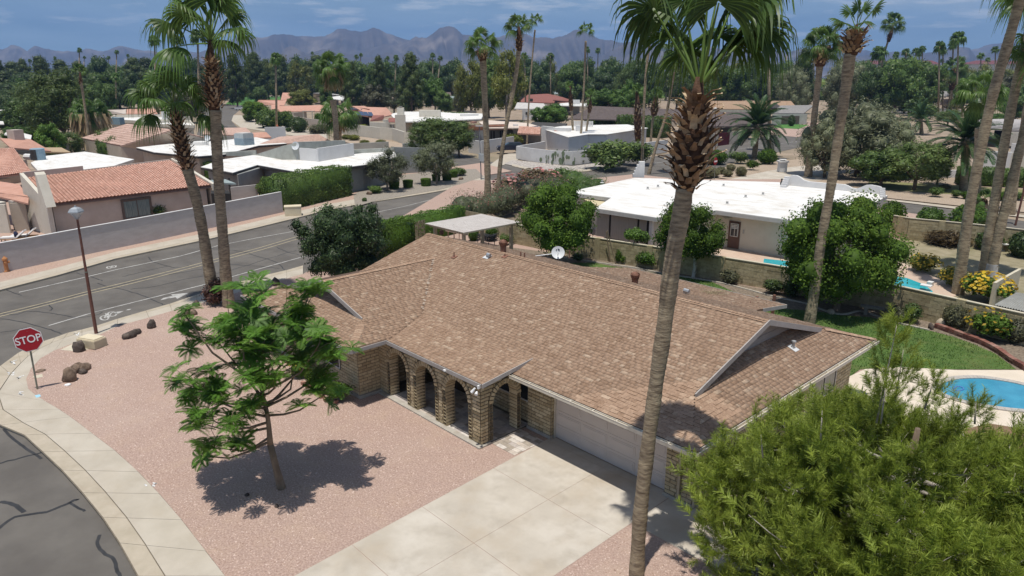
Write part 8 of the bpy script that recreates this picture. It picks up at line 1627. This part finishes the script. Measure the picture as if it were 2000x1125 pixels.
# ------------------------------------------------------------------ tree lines out to the horizon
BELT = [('pine','dark pine in the tree line beyond the rooftops','dark pines of the far tree line'),('dark','dark rounded tree in the tree line beyond the rooftops','dark round trees of the far tree line'),('broad','mid green tree in the tree line beyond the rooftops','green trees of the far tree line'),('eucalypt','olive green tall tree in the tree line beyond the rooftops','olive green trees of the far tree line'),('feathery','pale green tree in the tree line beyond the rooftops','pale green trees of the far tree line')]
NAMEME = PALMNAME
def belt(x0, x1, step, by, ty, wd, kinds, jy=8, jb=5):
    x = x0
    while x < x1:
        k = rng.choice(kinds); kd, lb, gr = BELT[k]; wv = wd*rng.uniform(.75,1.3); yt = ty(x)+rng.uniform(-jy,jy); NAMEME.append((T(x, by+rng.uniform(-jb,jb), yt, wv, kd, lb, group=gr), x, yt, 'far '+lb.split(' in the')[0])); x += step*rng.uniform(.7,1.3)
belt(-50,440,30,200,lambda x: 117,64,[0,0,1,2,0],9,5); belt(430,640,30,196,lambda x: 112,62,[0,0,1,0],8,4); belt(640,900,34,203,lambda x: 118,60,[0,1,2,3],9,4); belt(1000,1260,34,202,lambda x: 118,62,[1,2,3,2],8,4); belt(1260,1560,34,198,lambda x: 116,64,[1,2,1,3],8,4); belt(1640,1800,32,206,lambda x: 112,62,[1,2,2,3],9,5); belt(1780,2060,34,196,lambda x: 130,60,[2,1,3,4],8,5)
belt(-40,330,46,214,lambda x: 146,74,[0,1,2,4],9,5); belt(1180,1560,44,212,lambda x: 138,72,[2,1,2,4],9,5); belt(1640,1790,36,222,lambda x: 142,70,[1,2,2],10,6); belt(1880,2060,40,214,lambda x: 152,66,[2,4,3],8,5); belt(-40,260,44,232,lambda x: 170,66,[2,4,1],8,5)
for px, by, ty, w_, kd, lb in [(805,226,104,72,'pine','great dark pine in the middle before the mountains'),(745,222,110,46,'pine','dark pine left of the great dark pine'),(690,222,120,60,'pine','dark pine behind the thick skirted palm, right side'),(465,212,104,60,'pine','dark pine standing by the far park lawn, left'),(505,204,104,58,'pine','dark pine standing by the far park lawn, right'),(434,206,108,50,'pine','dark pine behind the twin palm boots'),(550,196,108,70,'eucalypt','rounded olive tree left of the thick skirted palm'),(588,204,122,70,'eucalypt','olive green wide tree before the pale mountain slope'),(920,234,108,80,'eucalypt','big yellow green tree left of the reddish palm stem'),(990,236,100,92,'eucalypt','great dark olive tree behind the pair of palm stems'),(955,230,118,70,'broad','dark green tree between the yellow green and olive ones'),(900,228,142,36,'tamarisk','bare grey twiggy tree right of the lime green one'),
     (1190,208,112,74,'dark','broad dark tree before the long brown roofs, left'),(1260,214,114,80,'dark','broad dark tree left behind the front palm boots'),(1120,214,134,70,'broad','dark green tree right of the white garage house'),(1050,206,120,70,'dark','dark tree behind the dark red roof'),(1560,222,94,70,'pine','tall dark pine behind the bushy fan palm'),(1545,228,126,70,'tamarisk','grey brown feathery tree left of the tall dark pine'),(1475,204,100,50,'dark','very dark tree by the eucalyptus stems'),(1440,206,120,50,'eucalypt','pale stemmed eucalyptus behind the long tan roof'),(1640,226,108,80,'tamarisk','brownish feathery tree right of the bushy fan palm'),(1745,232,108,100,'broad','big dense green tree below the tall leaning skyline palm'),(1700,232,130,70,'dark','dark dense tree left of the big dense green one'),(1795,226,124,80,'broad','big dense green tree right of the first dense one'),(1895,206,136,70,'broad','rounded green tree before the maroon roofed building'),(1960,212,140,66,'grey','grey green trees by the leaning trunk at right'),(1980,236,190,70,'broad','green bushes right of the brown gabled house'),(1850,246,214,60,'feathery','feathery green tree beside the far right street'),(1925,250,220,80,'lime','bright green hedge tree above the grey ribbed roof')]:
    T(px, by, ty, w_, kd, lb)
LMK = [(10,'orange tile roof'),(60,'far left chimney'),(130,'tall dark feathery tree'),(188,'white villa'),(267,'salmon roof peak'),(338,'left twin palm crown'),(412,'right twin palm crown'),(478,'far park lawn'),(540,'slim far street palm'),(590,'yellow green rounded tree'),(648,'thick skirted palm'),(720,'solar panelled house'),(805,'great dark pine'),(880,'teal grey roof'),(943,'reddish stemmed palm'),(1012,'slim leaning palm'),(1046,'very thin palm'),(1085,'dark red roof'),(1145,'tall thin palm'),(1190,'large lime green tree'),(1244,'long booted palm'),(1276,'very tall thin palm'),(1360,'front palm crown'),(1440,'long tan ranch roof'),(1490,'date palm on the verge'),(1545,'grey roofed house'),(1607,'bushy collared palm'),(1673,'slender lawn palm'),(1745,'tall leaning skyline palm'),(1805,'maroon roof end'),(1866,'flat topped hill'),(1925,'wide maroon roof'),(1990,'right frame edge')]
buck = {}
for o, x, y, w_ in NAMEME:
    lx_, ln_ = min(LMK, key=lambda q: abs(q[0]-x)); d_ = x-lx_; buck.setdefault(w_+(' directly behind the ' if abs(d_) < 10 else ' left of the ' if d_ < 0 else ' right of the ')+ln_, []).append((y, o))
for k_, q in buck.items():
    q.sort(key=lambda e: e[0])
    for i, (y, o) in enumerate(q): o['label'] = k_ if len(q) == 1 else k_+(', tallest' if i == 0 else ', lowest' if i == len(q)-1 else ', '+['second','third','fourth','fifth','sixth','seventh'][i-1]+' tallest')
# woods further out read as one mass
vs = []; fs = []; ts = []
for i in range(2600):
    a = rng.uniform(-.78,.78); d = rng.uniform(430, 2400); c = CAM+FH*d*math.cos(a)+RGT*d*math.sin(a); h = rng.uniform(7,14.5); r_ = rng.uniform(5,9)
    k = 26; dd = sph(k); dd[:,2] = np.abs(dd[:,2]); C = np.array([c.x,c.y,-.2])+dd*np.array([r_,r_,h])*nr.uniform(.5,1,(k,1)); v, f = leafquads(C, unit(dd+sph(k)*.4), r_*.62, r_*.45); fs.append(f+len(np.concatenate(vs)) if False else f+i*k*4); vs.append(v); ts.append(np.clip(nr.normal(.4,.25,k),0,1))
o = link('woods', np_mesh('woods', np.concatenate(vs), np.concatenate(fs), LM['broad'], np.concatenate(ts))); tag(o, 'far wooded suburbs below the mountains', 'woods', kind='stuff')

# ------------------------------------------------------------------ mountains
m_mtn = mat('cloud_shaded_mountain', (.06,.056,.06), (.105,.09,.085), scale=.006, detail=10, lo=.36, hi=.66, wear=((.25,.21,.18), .0035, .85), bump=1., bscale=.03)  # rock colour set dark, with the cloud shade over the range put into it
def ridge(name, prof, D, z_foot, wdth, rough, seed, back=.5):
    g = np.random.default_rng(seed); xs = np.arange(prof[0][0], prof[-1][0]+.1, 2.5); ys = np.interp(xs, [p[0] for p in prof], [p[1] for p in prof]); n = len(xs); rows = 16; vs = []
    ph = g.uniform(0,6.28,12)
    def rn(x, s): return sum(math.sin(x*s*1.9**k+ph[k])*(.5**k) for k in range(5))
    for j in range(rows+3):
        for i in range(n):
            x = xs[i]; r_ = ray(x, 150); hd = V(r_.x, r_.y, 0).normalized(); cosf = hd.dot(FH); dr = D/cosf
            rr = ray(x, ys[i]); top = CAM.z+rr.z/math.hypot(rr.x, rr.y)*dr; top += rough*.07*rn(x,.10)
            if j <= rows:
                u = j/rows; gul = .8-1.5*abs(rn(x+26*(1-u)*math.sin(x*.021)+9*math.sin(u*4+x*.02),.07))+rn(x+u*14,.05)*.25; hh = z_foot+(top-z_foot)*(u**1.35)*(1-.11*(1-u)*(1+gul)*u*2); d2 = dr-wdth*(1-u)+wdth*.05*gul*(1-u)*u*4
            else: u = (j-rows)/3; hh = top-(top-z_foot)*u*.9; d2 = dr+wdth*back*u
            p = CAM+hd*d2; vs.append((p.x, p.y, max(hh, -1)))
    fs = [(j*n+i, j*n+i+1, (j+1)*n+i+1, (j+1)*n+i) for j in range(rows+2) for i in range(n-1)]
    o = link(name, np_mesh(name, vs, fs, m_mtn, smooth=True)); o['kind'] = 'structure'; return o
ridge('mountains', [(-120,118),(0,93),(15,96),(32,88),(50,93),(62,99),(80,88),(95,94),(110,100),(140,99),(165,101),(185,95),(210,100),(235,93),(255,90),(280,98),(330,104),(400,100),(425,97),(440,85),(455,78),(470,72),(482,70),(500,73),(530,71),(560,67),(580,68),(610,73),(640,70),(655,62),(665,58),(680,58),(710,61),(733,56),(745,58),(760,64),(775,69),(800,80),(830,90),(870,100)], 4700, 0, 900, 60, 1)
ridge('mountains', [(560,150),(640,118),(720,94),(780,84),(800,80),(815,72),(822,76),(835,73),(850,62),(862,55),(875,52),(888,54),(905,65),(920,68),(960,72),(1000,67),(1030,66),(1050,74),(1080,75),(1100,68),(1115,61),(1128,60),(1140,63),(1165,73),(1185,80),(1210,83),(1235,80),(1260,83),(1300,88),(1360,92),(1430,96),(1500,101),(1530,100),(1560,96),(1590,100),(1640,114),(1660,128),(1700,150)], 4300, 0, 900, 60, 2)
ridge('mountains', [(480,150),(530,122),(560,96),(575,90),(600,104),(650,95),(690,106),(720,112),(760,104),(800,118),(850,112),(900,120),(960,150)], 3600, 0, 420, 40, 3); ridge('mountains', [(1120,150),(1160,118),(1190,98),(1230,82),(1260,92),(1320,108),(1400,122),(1440,150)], 3700, 0, 420, 40, 4)
ridge('mountains', [(1600,150),(1640,120),(1660,114),(1690,106),(1710,108),(1750,112),(1790,110),(1805,104),(1820,98),(1850,94),(1870,92),(1884,92),(1890,101),(1900,111),(1915,108),(1930,101),(1942,99),(1955,106),(1975,112),(2000,109),(2060,112),(2200,150)], 3900, 0, 500, 30, 5)
ridge('mountains', [(1550,118),(1640,99),(1700,100),(1760,103),(1830,104),(1880,98),(1920,88),(1950,84),(1975,80),(2000,82),(2060,76),(2200,100)], 5200, 0, 300, 60, 6, back=.3)
# ------------------------------------------------------------------ the summer haze over the valley
mh = bpy.data.materials.new('haze'); mh.use_nodes = True; nt2 = mh.node_tree; nt2.nodes.clear(); ho = nt2.nodes.new('ShaderNodeOutputMaterial'); pv_ = nt2.nodes.new('ShaderNodeVolumePrincipled')
pv_.inputs['Color'].default_value = (.29,.50,.95,1); pv_.inputs['Density'].default_value = 1.35e-4; pv_.inputs['Anisotropy'].default_value = 0; nt2.links.new(pv_.outputs[0], ho.inputs['Volume'])
hb_ = MB().box((-5900,-5900,-1.2),(5900,5900,430)); hz_o = link('haze', hb_.mesh('haze', mh)); tag(hz_o, 'thin blue summer haze over the valley', 'haze', kind='stuff')
